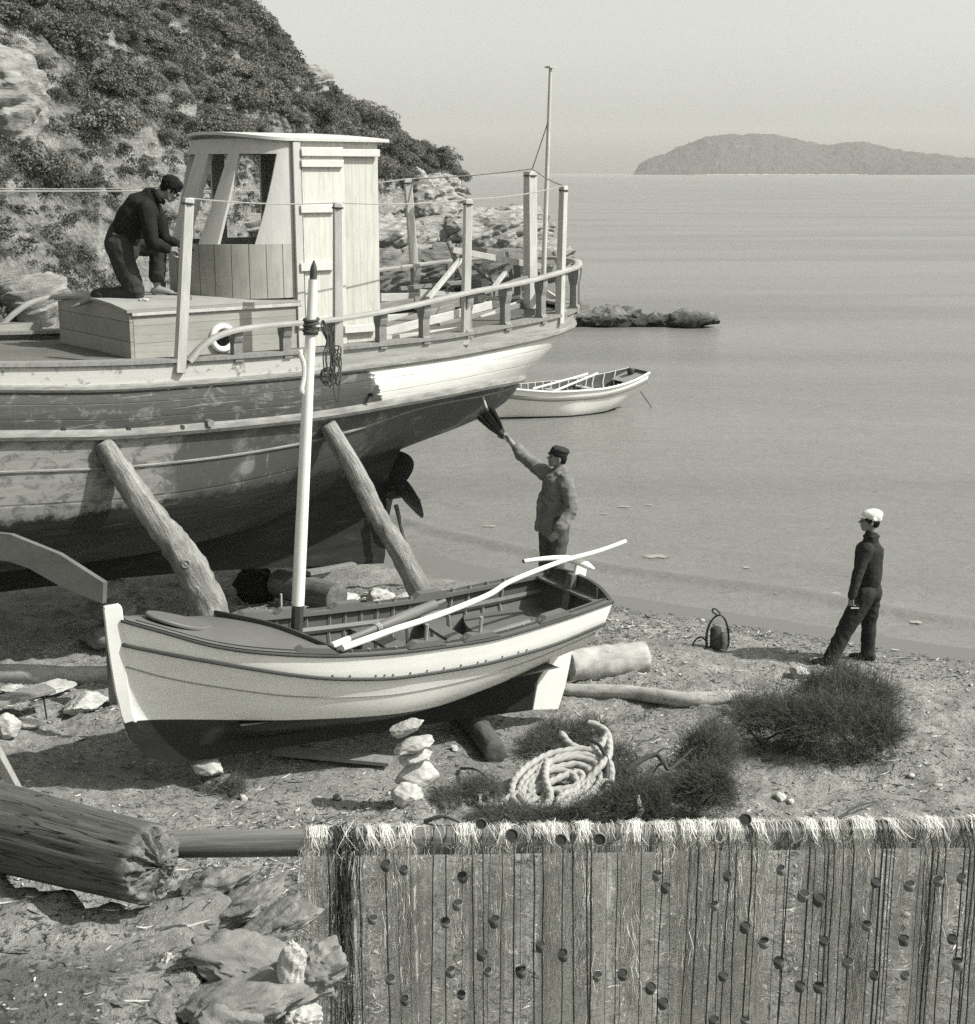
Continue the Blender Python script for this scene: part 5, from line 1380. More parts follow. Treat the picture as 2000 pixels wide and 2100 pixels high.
# --- man kneeling on the deckhouse, painting
def painter():
    O = BM @ bl(294, 612, -.22); O.z = 3.765; dep = O.y * _c + (CAM_H - O.z) * _s; k = dep / 3000.0
    mw = Matrix.Translation(O)
    Q = lambda px, py, y=0.0: V((px - 294) * k, y, (612 - py) * k * 1.01)
    b = Body(); hc = Q(361, 394, .02); hf = V(.62, .12, -.60); hu = V(.62, 0, .78)
    add_head(b, hc, hf, hu, .98)
    b.limb([Q(352, 400, .02), Q(322, 408, .03)], [.056, .065], per=1)
    b.limb([Q(316, 414, .03), Q(290, 440, .03), Q(268, 478, .03), Q(255, 500, .03)], [.10, .13, .12, .12])
    sn, sf = Q(318, 430, -.17), Q(316, 424, .21)
    b.limb([sn, sf], [.04, .04], per=1)
    en, wn = Q(328, 497, -.20), Q(357, 511, -.14)
    b.limb([sn, en, wn], [.036, .036, .026]); add_hand(b, wn, (1, .05, -.02), (0, -.6, .8), .95, 1.15, 1)
    ef, wf = Q(335, 492, .22), Q(368, 508, .16)
    b.limb([sf, ef, wf], [.036, .036, .026]); add_hand(b, wf, (1, -.05, .02), (0, .6, .8), .95, .9, -1)
    hn, hf_ = Q(255, 506, -.09), Q(258, 506, .15)
    kn = Q(285, 600, -.10); ann = Q(208, 602, -.10)
    b.limb([hn, kn], [.09, .06], per=1); b.limb([kn, ann], [.055, .045], per=1); add_foot(b, Q(196, 602, -.10), (-.75, 0, -.2), .95, sole=(.45, 0, .9))
    kf = Q(322, 508, .18); af = Q(314, 582, .20)
    b.limb([hf_, kf], [.09, .06], per=1); b.limb([kf, af], [.055, .042], per=1); add_foot(b, Q(316, 588, .20), (1, .1), 1.0)
    body = b.fuse('person', skin, None, .0075, 2, mw=mw)
    tag(body, 'barefoot dark-haired man kneeling on the deckhouse, painting the wheelhouse front', 'person'); eyes(body, hc, hf, hu, .98, mw)
    j = Body()
    j.limb([Q(318, 410, .02), Q(304, 428, .02), Q(284, 450, .02), Q(268, 474, .02), Q(264, 486, .02)], [.10, .175, .172, .160, .150], 18)
    j.limb([sn + V(-.005, .02, 0), lerp(sn, en, .5), en + V(.0, 0, .0), lerp(en, wn, .5), lerp(en, wn, .88)], [.085, .076, .068, .056, .048]); j.limb([sf + V(-.02, -.03, 0), lerp(sf, ef, .5), ef, lerp(ef, wf, .8)], [.085, .074, .062, .05])
    j.limb([Q(330, 396, -.05), Q(322, 395, .02), Q(330, 402, .09), Q(342, 418, .05), Q(340, 416, -.03), Q(330, 400, -.05)], [.022] * 6, 8)
    j.fuse('sweater', knit, body, .009, 2, .007, 10, 1.0, mw=mw)
    t = Body(); t.limb([Q(258, 484, .02), Q(254, 500, .03), Q(256, 514, .03)], [.150, .165, .160])
    t.limb([hn, Q(266, 548, -.10), kn + V(-.01, 0, .03), kn + V(0, 0, -.0)], [.125, .115, .092, .075]); t.limb([kn + V(-.02, 0, -.005), Q(240, 600, -.10), Q(205, 602, -.10)], [.072, .068, .064])
    t.limb([hf_, lerp(hf_, kf, .5), kf], [.12, .10, .085]); t.limb([kf, lerp(kf, af, .5), lerp(kf, af, .80)], [.085, .080, .082])
    t.fuse('trousers', dark_trouser, body, .009, 2, .011, 11, 4.0, mw=mw)
    m = Body(); m.limb([Q(240, 470, .03), Q(250, 484, -.12), Q(272, 498, -.125)], [.03, .022, .018], 8); m.fuse('shirt_tail', cloth('grey_shirt', .2), body, .008, 2, mw=mw)
    h = Body(); up = hu.normalized(); x = hf.cross(up).normalized()
    h.ell(hc + up * .038 - hf.normalized() * .022, (.085, .102, .086), hf, up); h.ell(hc + up * .080 + hf.normalized() * .022, (.066, .055, .036), hf, up); h.ell(hc + up * .01 - hf.normalized() * .05, (.078, .06, .075), hf, up); h.ell(hc - hf.normalized() * .06 - up * .02, (.066, .045, .05), hf, up)
    h.fuse('hair', hair_mat, body, .006, 1, .013, 42, 1, mw=mw)
    # brush in the hand, tin and hammer on the deckhouse
    p0 = O + Q(366, 511, -.14); m = MB(); m.tube([p0 + V(-.06, 0, 0), p0 + V(.12, 0, 0)], [.010, .012], 8); root = m.build('paint_brush', oar_wood, None); tag(root, 'paint brush in the hand of the kneeling man', 'brush')
    m = MB(); m.box(p0 + V(.145, 0, 0), (.05, .02, .05)); o = m.build('ferrule', pale_post, None); o.parent = root
    m = MB(); m.box(p0 + V(.185, 0, -.003), (.035, .016, .045)); o = m.build('bristles', dark_cap, None); o.parent = root
    c = BM @ bl(331, 594, .12); c.z = 3.785; m = MB(); m.lathe([(0, 0), (.048, 0), (.048, .12), (.044, .12), (.044, .105), (0, .105)], c, 20); root = m.build('paint_tin', simple('tin', .10, .6, 9, .5, .2, .003), None); tag(root, 'open paint tin standing beside the bare foot of the kneeling man', 'tin')
    m = MB(); pts = [c + V(.05 * math.cos(a), 0, .115 + .06 * math.sin(a)) for a in [PI * i / 10 for i in range(11)]]; m.tube(pts, .0025, 5); o = m.build('handle', dark_iron, None); o.parent = root
    a = BM @ bl(322, 617, -.45); b2 = BM @ bl(398, 618, -.55); a.z = b2.z = 3.765
    m = MB(); m.tube([a, lerp(a, b2, .8)], [.014, .016], 8); root = m.build('mallet', oar_wood, None); tag(root, 'wooden mallet lying on the deckhouse roof behind the first post', 'mallet')
    m = MB(); d = (b2 - a).normalized(); s2 = V(-d.y, d.x, 0); q = lerp(a, b2, .82) + V(0, 0, .022); m.tube([q - s2 * .09, q - s2 * .05, q + s2 * .05, q + s2 * .09], [.032, .036, .036, .032], 14); o = m.build('head', grey_wood, None); o.parent = root
    q = BM @ bl(295, 617, -.5); m = MB(); r = random.Random(2)
    for i in range(1): m.blob(q + V(0, 0, .012), (.045, .035, .018), 3, .5, 2.5, 4)
    tag(m.build('rag', cloth('pale_rag', .5), None), 'crumpled pale rag on the edge of the deckhouse roof', 'rag')
painter()

# --- boy on the shore
def boy():
    O = onground(1735, 1358); dep = O.y * _c + (CAM_H - O.z) * _s; k = dep / 3000.0; mw = Matrix.Translation(O)
    Q = lambda px, py, y=0.0: V((px - 1735) * k, y, (1358 - py) * k * 1.02)
    b = Body(); hc = Q(1768, 1066, .0); hf = V(-.97, .22, .06); f = V(-.8, .6, 0); lf = V(-.6, -.8, 0)
    add_head(b, hc, hf, (0, 0, 1), .96)
    b.limb([Q(1772, 1080), Q(1772, 1102)], [.048, .052], per=1)
    b.limb([Q(1771, 1108), Q(1770, 1140), Q(1772, 1180), Q(1774, 1200)], [.048, .088, .085, .09])
    sl_, sr_ = Q(1757, 1117, -.13), Q(1786, 1117, .13)
    b.limb([sl_, sr_], [.035, .035], per=1)
    el, wl = Q(1740, 1166, -.17), Q(1729, 1209, -.20)
    b.limb([sl_, el, wl], [.030, .030, .023]); add_hand(b, wl, (-.05, .0, -1), (-.75, -.6, 0), .88, .55, 1)
    er, wr = Q(1794, 1168, .16), Q(1774, 1195, .22)
    b.limb([sr_, er, wr], [.030, .030, .023]); add_hand(b, wr, (-.8, .3, -.4), (.3, .9, 0), .88, .5, -1)
    hl, hr = Q(1764, 1212, -.06), Q(1783, 1212, .08); kl, kr = Q(1723, 1289, -.09), Q(1783, 1287, .10); al, ar = Q(1699, 1342, -.10), Q(1784, 1347, .10)
    b.limb([hl, kl, al], [.075, .05, .038]); b.limb([hr, kr, ar], [.075, .05, .038])
    body = b.fuse('person', skin, None, .007, 2, mw=mw); tag(body, 'boy in white peaked cap and dark roll-neck sweater standing by the water', 'person'); eyes(body, hc, hf, (0, 0, 1), .96, mw)
    j = Body(); j.limb([Q(1771, 1108), Q(1770, 1122), Q(1769, 1145), Q(1770, 1170), Q(1772, 1186)], [.075, .138, .142, .136, .125], 18); j.limb([Q(1772, 1186), Q(1773, 1196)], [.115, .112], per=1)
    j.limb([sl_ + V(.008, .005, -.0), lerp(sl_, el, .5), el, lerp(el, wl, .5), wl], [.066, .060, .056, .050, .042]); j.limb([sr_ + V(-.03, -.02, -.01), lerp(sr_, er, .5), er, wr], [.066, .060, .054, .042])
    j.limb([Q(1771, 1094), Q(1771, 1112)], [.064, .085], per=1); j.limb([Q(1758, 1097, 0), Q(1770, 1097, -.062), Q(1785, 1097, 0), Q(1770, 1097, .062), Q(1758, 1097, 0)], [.017] * 5, 8)
    j.fuse('sweater', wool, body, .008, 2, .007, 12, 3.0, mw=mw)
    t = Body(); t.limb([Q(1772, 1196, .01), Q(1776, 1212, .01)], [.112, .125], per=1)
    t.limb([hl, lerp(hl, kl, .5), kl, lerp(kl, al, .5), al], [.105, .098, .083, .078, .074]); t.limb([hr, lerp(hr, kr, .5), kr, lerp(kr, ar, .5), ar], [.105, .093, .076, .070, .068])
    t.fuse('trousers', serge, body, .008, 2, .010, 11, 7.0, mw=mw)
    for a, d in ((al, V(-1, .15, 0)), (ar, V(-.85, .5, 0))):
        s = Body(); d.normalize(); s.limb([a + V(0, 0, .02) - d * .03, a - d * .05 + V(0, 0, -.035), a + d * .06 + V(0, 0, -.035), a + d * .17 + V(0, 0, -.05)], [.045, .038, .04, .030], 12); s.fuse('shoe', leather, body, .008, 2, mw=mw)
    c = Body(); up = V(.16, 0, 1).normalized(); cc = hc + V(.012, 0, .045)
    c.ell(cc + up * .012, (.084, .102, .062), hf, up); c.ell(cc + up * .03 + V(.02, 0, 0), (.078, .085, .05), hf, up); c.limb([cc + V(.0, -.08, -.012), cc + V(.085, 0, -.026), cc + V(0, .08, -.012)], [.02] * 3, 8)
    c.limb([cc + V(-.07, -.045, -.008), cc + V(-.125, .0, -.002), cc + V(-.07, .05, -.008)], [.010] * 3, 8); c.ell(cc + V(-.085, .01, -.004), (.055, .05, .009), hf, up)
    c.fuse('cap', white_cap, body, .006, 2, .003, 22, 1, mw=mw)
    h = Body(); h.ell(hc + V(.030, 0, .0), (.076, .068, .062), hf, (0, 0, 1)); h.ell(hc + V(.05, 0, -.035), (.058, .040, .036), hf, (0, 0, 1)); h.limb([hc + V(-.055, -.05, .025), hc + V(-.02, -.072, .01)], [.016, .018], per=1); h.fuse('hair', hair_mat, body, .006, 2, .003, 40, 1, mw=mw)
    m = MB(); w = O + wl + V(-.01, -.03, -.115); m.tube([w, w + V(.075, -.02, .006)], [.006, .005], 8); tag(m.build('cigarette', white_gloss, None), 'short white stick between the fingers of the boy in the white cap', 'cigarette')
boy()
# ------------------------------------------------------------------ timber, logs, stones and gear on the beach
def bark_material(name, a, b, c, sx=3.0, sz=0.5, bump=.6, bd=.02):
    t = NT(name); n1 = t.noise(t.obj((sx, sx, sz)), 3.5, 8, .7, .5); n2 = t.noise(t.obj(), 3, 6, .65); n3 = t.noise(t.obj((sx * 4, sx * 4, sz)), 5, 6, .7)
    col = t.ramp(n1, [(.28, a), (.5, b), (.72, c)]); col = t.mix(t.math('MULTIPLY', t.smooth(n2, .5, .66), .6), col, b * .55)
    crack = t.smooth(n3, .29, .35); col = t.mix(crack, a * .35, col)
    h = t.math('ADD', n1, t.math('MULTIPLY', crack, .5)); return t.fin(col, .85, t.bump(h, bump, bd), .2)
drift = bark_material('driftwood', .10, .25, .42, 4, .6, 1.0, .055); pale_log_m = bark_material('bleached_log', .2, .36, .46, 1.6, .8, .7); dark_log_m = bark_material('wet_log', .05, .09, .14); beam_m = bark_material('old_beam', .045, .09, .15, 4, .25, .9, .02); spar_m = bark_material('spar_wood', .055, .14, .22, 6, .22, .8, .012)
def log(pts, rad, mat, name, label, cat, n=22, rough=.10, group=None, seed=0, knots=0):
    P = [V(*p) for p in pts]; a, b = P[0], P[-1]; M = axis_matrix(a, b); I = M.inverted()
    L = spline([I @ p for p in P], 10); rr = curve(range(len(rad)), rad); R = [rr(i / 10) for i in range(len(L))]
    m = MB(); vs = []; rows = []
    m.tube(L, R, n, caps=False, rough=rough, seed=seed)
    N = len(L)
    for e in (0, N - 1):          # sawn ends, slightly domed
        base = [V(*m.v[e * n + k]) for k in range(n)]; c = L[e]; s = -1 if e == 0 else 1
        r1 = [lerp(p, c, .12) + V(0, 0, s * .012) for p in base]; r2 = [lerp(p, c, .6) + V(0, 0, s * .014) for p in base]
        o = len(m.v); m.v.extend([tuple(p) for p in r1 + r2] + [tuple(c + V(0, 0, s * .014))])
        for k in range(n):
            k2 = (k + 1) % n; q = [(e * n + k, e * n + k2, o + k2, o + k), (o + k, o + k2, o + n + k2, o + n + k), (o + n + k, o + n + k2, o + 2 * n)]
            m.f.extend(q)
    ob = m.build(name, mat, None, matrix=M, angle=50); tag(ob, label, cat, group)
    r = random.Random(seed + 1)
    for i in range(knots):
        k = r.randrange(int(N * .45), int(N * .9)); ang = r.uniform(-2.2, -1.0) if i else -1.5
        q = MB(); c = L[k] + V(0, 0, 0); toc = (I.to_3x3() @ (V(0, 0, CAM_H) - M @ c)).normalized(); sd = toc.cross(V(0, 0, 1)).normalized()
        d = (toc + sd * r.uniform(-.5, .5)); d.z = 0; d.normalize()
        q.lathe([(.055, -.03), (.05, .0), (.036, .012), (.022, .006), (0, .010)], c + d * (R[k] * .93), 14, d.to_track_quat('Z', 'Y').to_matrix()); kk = q.build('knot', mat, None); kk.parent = ob
    return ob
# shores leaning against the hull
log([at(212, 908, 13.0), at(262, 990, 13.0), at(335, 1085, 13.0), at(390, 1160, 12.97), at(440, 1275, 12.95), at(492, 1420, 12.9)], [.085, .115, .125, .155, .165, .16], drift, 'hull_prop', 'thick knotty tree trunk propping the big hull behind the bow of the rowing boat', 'prop', rough=.22, group='tree trunks propping the big boat', seed=3, knots=2)
log([at(672, 872, 14.5), at(735, 980, 14.5), at(775, 1060, 14.5), at(830, 1150, 14.45), at(918, 1335, 14.4)], [.085, .10, .10, .115, .12], drift, 'hull_prop', 'straight peeled trunk propping the stern of the big boat beside the propeller', 'prop', rough=.14, group='tree trunks propping the big boat', seed=9)
# dark plank on a stand
def ramp_plank():
    Y = 12.45; top = [(-80, 1085), (20, 1096), (60, 1112), (120, 1136), (212, 1195)]; bot = [(-80, 1140), (20, 1152), (60, 1166), (128, 1205), (210, 1238)]
    e = V(.30, .42, 0) * .09; rows = [[], [], [], []]
    for (a, b) in zip(top, bot):
        p, q = at(*a, Y), at(*b, Y); rows[0].append(p); rows[1].append(p + e); rows[2].append(q + e); rows[3].append(q)
    rows.append(rows[0]); m = MB(); m.grid(rows); m.add([r[0] for r in rows[:4]], [(0, 1, 2, 3)]); m.add([r[-1] for r in rows[:4]], [(0, 1, 2, 3)])
    root = m.build('plank', simple('dark_plank', .11, .25, 4, .8, .4, .006), None, smooth=False); tag(root, 'wide dark crooked plank slanting down in front of the big hull', 'plank')
    p = at(226, 1242, Y + .05); m = MB(); m.bar(V(p.x, p.y, ground(p.x, p.y) - .1), p, .10, .10, (1, 0, 0)); o = m.build('stand', dark_log_m, None); o.parent = root
ramp_plank()
def stone(px, py, size, name='stone', label='', seed=0, mat=None, lift=0.0, rot=None, amp=.30, freq=1.1, pos=None, group=None, sub=4, cat='stone'):
    """px,py: where the stone touches the ground"""
    c = V(*pos) if pos is not None else onground(px, py); c.z += lift + size[2] * .62 if pos is None else 0
    bm = bmesh.new(); bmesh.ops.create_icosphere(bm, subdivisions=sub, radius=1.0); r = random.Random(seed)
    pl = [(V(r.gauss(0, 1), r.gauss(0, 1), r.gauss(0, 1)).normalized(), r.uniform(.55, .85)) for _ in range(14)]
    R = rot if rot is not None else Matrix.Rotation(r.uniform(0, 6), 3, 'Z')
    vs = []
    for v in bm.verts:
        p = v.co.normalized(); k = 1.0
        for nn, d in pl:
            q = p.dot(nn)
            if q > 0.05: k = min(k, d / q)
        k = lerp(1.0, k, .85) * (1 + amp * .5 * noise.fractal(p * freq * 2 + V(seed * 3.7, 1, seed), 1, 2, 4)); p = p * k
        p = R @ V(p.x * size[0], p.y * size[1], p.z * size[2]); vs.append(p)
    m = MB(); m.add(vs, [tuple(v.index for v in f.verts) for f in bm.faces]); bm.free()
    o = m.build(name, mat or stone_mat, None, angle=38); o.location = c
    return tag(o, label, cat, group)
# keel blocks of the big boat
def blocks():
    kz = curve([-6.6, -6, -4, 0.3, 3.3], [2.2, 1.5, 1.13, .86, .50])
    q = BM @ V(-.15, 0, 0); g = ground(q.x, q.y); zt = kz(-.15); hs = (zt - g) / 3
    GS = 'stones stacked under the keel of the big boat'
    for i, (dx, sz, lb) in enumerate(((0, .34, 'bottom dark stone of the stack under the keel of the big boat'), (.04, .30, 'middle dark stone of the stack under the keel of the big boat'), (-.02, .27, 'top dark stone of the stack, touching the keel of the big boat'))):
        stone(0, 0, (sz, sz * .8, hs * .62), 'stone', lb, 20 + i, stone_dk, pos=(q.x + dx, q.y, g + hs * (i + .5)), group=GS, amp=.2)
    p = BM @ V(.55, -.28, 0); stone(0, 0, (.22, .16, .14), 'stone', 'rounded grey stone in the shade, leaning on the stack under the keel', 24, stone_mat, pos=(p.x, p.y, ground(p.x, p.y) + .10), group=None)
    # log and stones under the heel
    q = BM @ V(2.55, 0, 0); g = ground(q.x, q.y); zt = kz(2.55)
    a = at(690, 1182, 15.75); a.z = zt - .045 - .19; b = a + V(-.75, .62, 0)
    log([b, lerp(b, a, .5), a], [.165, .17, .165], bark_material('block_log', .06, .11, .2), 'keel_log', 'thick sawn log end lying under the heel of the big boat', 'log', seed=4, rough=.06)
    m = MB(); m.box((0, 0, 0), (.62, .34, .05)); o = m.build('keel_board', grey_wood, None, bevel=.006); o.location = (q.x, q.y, zt - .025); o.rotation_euler = (0, 0, BPHI); tag(o, 'short flat board wedged between keel and log of the big boat', 'board')
    for i, (px, py, sz, lb) in enumerate(((690, 1243, (.30, .2, .13), 'flat pale stone under the thick keel log, beside the white mast'), (775, 1238, (.30, .2, .14), 'pale stone under the keel log, next to the straight hull prop'), (830, 1242, (.22, .18, .10), 'low pale stone behind the foot of the straight hull prop'))):
        stone(px, py, sz, 'stone', lb, 31 + i, lift=-.02)
    c = onground(525, 1232); m = MB(); m.blob(c + V(0, 0, .18), (.24, .24, .25), 4, .25, 2.2, 8); o = m.build('net_bundle', simple('dark_net', .02, .5, 30, .9, 1, .02), None); tag(o, 'round dark bundle of netting in the shade below the big hull', 'bundle')
    c = onground(577, 1256); m = MB(); m.tube([c - V(0, 0, .1), c + V(.005, 0, .22)], [.014, .012], 8); tag(m.build('stake', pale_post, None), 'short thin stake standing in the sand left of the white mast', 'stake')
blocks()
# logs and driftwood
def gl(px, py, r, dz=0): p = onground(px, py); p.z += r * .8 + dz; return p
log([gl(1165, 1392, .16), gl(1240, 1385, .17), gl(1322, 1372, .16)], [.15, .17, .155], pale_log_m, 'log', 'thick bleached log on the sand behind the stern of the rowing boat', 'log', seed=12, rough=.10)
log([gl(1160, 1425, .06), gl(1290, 1432, .07), gl(1400, 1446, .07), gl(1500, 1440, .06), gl(1560, 1436, .05)], [.060, .068, .072, .07, .055], pale_log_m, 'pole_log', 'long thin log lying on the sand between rudder and big brush heap', 'log', seed=13, rough=.12)
log([gl(1150, 1385, .09), gl(1190, 1398, .09)], [.085, .09], bark_material('split_log', .10, .17, .26), 'log_end', 'short dark log end tucked against the thick bleached log', 'log', seed=14)
log([gl(-160, 1398, .10), gl(60, 1402, .105), gl(150, 1404, .10), gl(300, 1400, .1)], [.10, .105, .10, .10], pale_log_m, 'log', 'pale round log lying behind the stem of the rowing boat', 'log', seed=15, rough=.06)
m = MB(); a, b = onground(-90, 1500), onground(108, 1462); zt = max(a.z, b.z) + .17; a.z = zt; b.z = zt
m.bar(a, b, .20, .04); root = m.build('board', grey_wood, None, bevel=.006); tag(root, 'thick short board resting on stones at the left edge of the beach', 'board')
m = MB(); q = lerp(a, b, .93); m.tube([V(q.x, q.y - .05, q.z), V(q.x + .03, q.y - .08, ground(q.x, q.y - .08) - .03)], [.009, .008], 6); o = m.build('iron_leg', dark_iron, None); o.parent = root
GL = 'stones lying left of the rowing boat'
stone(105, 1420, (.27, .16, .055), 'stone', 'thin flat slab of stone in front of the pale round log', 41, group=GL, lift=.02); stone(178, 1456, (.23, .16, .11), 'stone', 'rounded pale stone next to the stem of the rowing boat', 42, group=GL)
stone(18, 1512, (.13, .12, .13), 'stone', 'rough white stone under the thick short board', 43, group=GL); stone(62, 1490, (.12, .1, .05), 'stone', 'small pale stone just right of the rough white one', 44, group=GL); stone(25, 1420, (.14, .1, .05), 'stone', 'low pale stone at the left edge, against the round log', 45, group=GL)
m = MB(); a, b = at(-30, 1505, 9.1), onground(42, 1628); m.bar(b - V(0, 0, .04), a, .085, .06, (0, 1, 0)); tag(m.build('stake', pale_post, None, bevel=.005), 'pale squared stake leaning at the left edge above the old beam', 'stake')
# stones under the rowing boat
GP = 'stones piled beside the rowing boat'
p = onground(838, 1650)
zk = 0.0
_ry = lambda a, b=0, c=0: (Matrix.Rotation(math.radians(c), 3, 'Z') @ Matrix.Rotation(math.radians(a), 3, 'Y') @ Matrix.Rotation(math.radians(b), 3, 'X'))
def pile(px, py, Y, size, seed, label, rot, amp=.25): c = at(px, py, Y); return stone(0, 0, size, 'stone', label, seed, stone_white if seed in (51, 52, 53) else stone_mat, pos=c, rot=rot, group=GP, amp=amp)
stone_white = stone_material('white_stone', .26, .46, .58)
PY = p.y + .08
pile(838, 1628, PY - .02, (.135, .13, .125), 51, 'rounded white stone at the foot of the stone pile beside the rowing boat', _ry(10))
pile(856, 1588, PY + .12, (.205, .13, .105), 52, 'broad squarish white stone, second from the bottom of the pile', _ry(2, 0, 10), .15)
pile(852, 1553, PY + .10, (.155, .11, .060), 53, 'small pale stone in the middle of the pile, with a hollow', _ry(-14))
pile(845, 1526, PY + .10, (.175, .12, .060), 54, 'dark flat stone lying below the topmost slab of the pile', _ry(-14))
pile(832, 1494, PY + .10, (.165, .11, .055), 55, 'tilted grey slab on top of the stone pile beside the rowing boat', _ry(-22))
c = SM @ V(.42, 0, 0); stone(0, 0, (.17, .12, .085), 'stone', 'angular grey stone wedged under the bow of the rowing boat', 61, stone_mat, pos=(c.x, c.y - .02, .385), amp=.2)
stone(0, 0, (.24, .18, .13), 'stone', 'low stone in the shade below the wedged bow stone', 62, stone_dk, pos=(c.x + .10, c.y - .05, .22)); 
c = SM @ V(2.9, 0, 0); log([V(c.x + .15, c.y - .55, .22), V(c.x, c.y, .22), V(c.x - .2, c.y + .5, .22)], [.10, .105, .10], dark_log_m, 'log', 'dark round log under the keel of the rowing boat near its rudder', 'log', seed=17)
m = MB(); a, b = onground(560, 1560), onground(800, 1585); m.bar(a + V(0, .1, .05), b + V(0, .1, .06), .16, .03); tag(m.build('board', grey_wood, None), 'grey board lying in the shade under the rowing boat', 'board')

# ------------------------------------------------------------------ rope coil and anchor
def laid_rope(pts, r, mat, name):
    """three-strand rope"""
    P = spline(pts, 26); n = 15
    # resample evenly
    out = [P[0]]; acc = 0; step = r * .34
    for a, b in zip(P[:-1], P[1:]):
        L = (b - a).length
        while acc + L >= step and L > 1e-9:
            t = (step - acc) / L; a = lerp(a, b, t); out.append(a.copy()); L = (b - a).length; acc = 0
        acc += L
    vs = []; fs = []; prev = None
    for i, p in enumerate(out):
        d = (out[min(i + 1, len(out) - 1)] - out[max(i - 1, 0)]).normalized()
        a = d.orthogonal().normalized() if prev is None else (prev - d * prev.dot(d)).normalized()
        prev = a; b = d.cross(a)
        for k in range(n):
            t = 2 * PI * k / n; q = r * (.70 + .36 * abs(math.cos(1.5 * (t + i * .26))) ** .7); vs.append(p + a * (math.cos(t) * q) + b * (math.sin(t) * q))
    for i in range(len(out) - 1):
        for k in range(n): fs.append((i * n + k, i * n + (k + 1) % n, (i + 1) * n + (k + 1) % n, (i + 1) * n + k))
    m = MB(); m.add(vs, fs); return m.build(name, mat, None, angle=180)
def rope_coil():
    g0 = onground(1130, 1660); zb = g0.z
    def R(px, py, h):      # place on a low heap that slopes towards the camera
        Yg = g0.y + (1660 - py) / 100 * .62; return at(px, py, Yg) 
    pts = []
    r = random.Random(8)
    seq = [(1000, 1655), (1022, 1652), (1045, 1635), (1080, 1622), (1120, 1608), (1160, 1590), (1188, 1585), (1195, 1600), (1175, 1615), (1135, 1622), (1112, 1640), (1112, 1662), (1140, 1668), (1156, 1650), (1150, 1628), (1122, 1620), (1092, 1628), (1078, 1650), (1100, 1672), (1130, 1662)]
    for q in seq: pts.append(R(*q, 0))
    def loop(cx, cy, rx, ry, a0, a1, tilt, k=14):
        for i in range(k):
            a = math.radians(lerp(a0, a1, i / (k - 1))); x = rx * math.cos(a); y = -ry * math.sin(a); c, s = math.cos(tilt), math.sin(tilt)
            pts.append(R(cx + x * c + y * s + r.uniform(-1, 1), cy - x * s + y * c + r.uniform(-1, 1), 0) + V(0, -.015 * r.random(), 0))
    for cx_, cy_, rx, ry, a0, a1, k_ in ((1150, 1606, 66, 34, -60, 230, 14), (1150, 1606, 86, 48, 230, 590, 20), (1152, 1604, 106, 62, 230, 590, 22), (1128, 1618, 58, 36, 230, 560, 16), (1168, 1600, 76, 50, 200, 500, 18)): loop(cx_, cy_, rx, ry, a0, a1, .30, k_)
    pts += [R(1120, 1560, 0), R(1118, 1600, 0) + V(0, -.08, .05), R(1128, 1640, 0) + V(0, -.08, .05), R(1112, 1668, 0) + V(0, -.06, .05), R(1138, 1672, 0) + V(0, -.06, .05), R(1150, 1640, 0) + V(0, -.06, .05), R(1195, 1610, 0), R(1235, 1575, 0) + V(0, -.05, .06)]
    pts += [R(1250, 1545, 0), R(1246, 1505, 0), R(1225, 1488, 0), R(1205, 1482, 0)]
    root = laid_rope(pts, .029, rope_pale, 'rope_coil'); tag(root, 'thick pale three-strand rope coiled in a heap on the brushwood', 'rope')
    o = laid_rope([R(1152, 1505, 0), R(1172, 1528, 0), R(1205, 1538, 0), R(1232, 1530, 0), R(1243, 1510, 0)], .029, rope_pale, 'rope_end'); o.parent = root
    o = laid_rope([R(1012, 1656, 0), R(985, 1650, 0), R(982, 1632, 0), R(998, 1630, 0), R(1005, 1648, 0), R(1012, 1634, 0), R(1020, 1650, 0)], .026, rope_pale, 'knot'); o.parent = root
    m = MB(); P = spline([R(1206, 1518, 0) + V(0, -.05, .03), R(1228, 1535, 0) + V(0, -.06, .05), R(1242, 1562, 0) + V(0, -.07, .05), R(1243, 1592, 0) + V(0, -.06, .0)], 6); m.tube(P, [lerp(.010, .026, i / (len(P) - 1)) for i in range(len(P))], 10)
    a = m.build('grapnel', dark_iron, None); tag(a, 'curved dark iron anchor arm sticking out of the rope coil', 'anchor')
    m = MB(); m.ring(R(1247, 1615, 0) + V(0, -.05, .02), (.4, -1, .3), .045, .014, 18, 8); o = m.build('ring', dark_iron, None); o.parent = a
rope_pale = simple('manila_rope', .34, .22, 25, .85, .5, .003)
rope_coil()
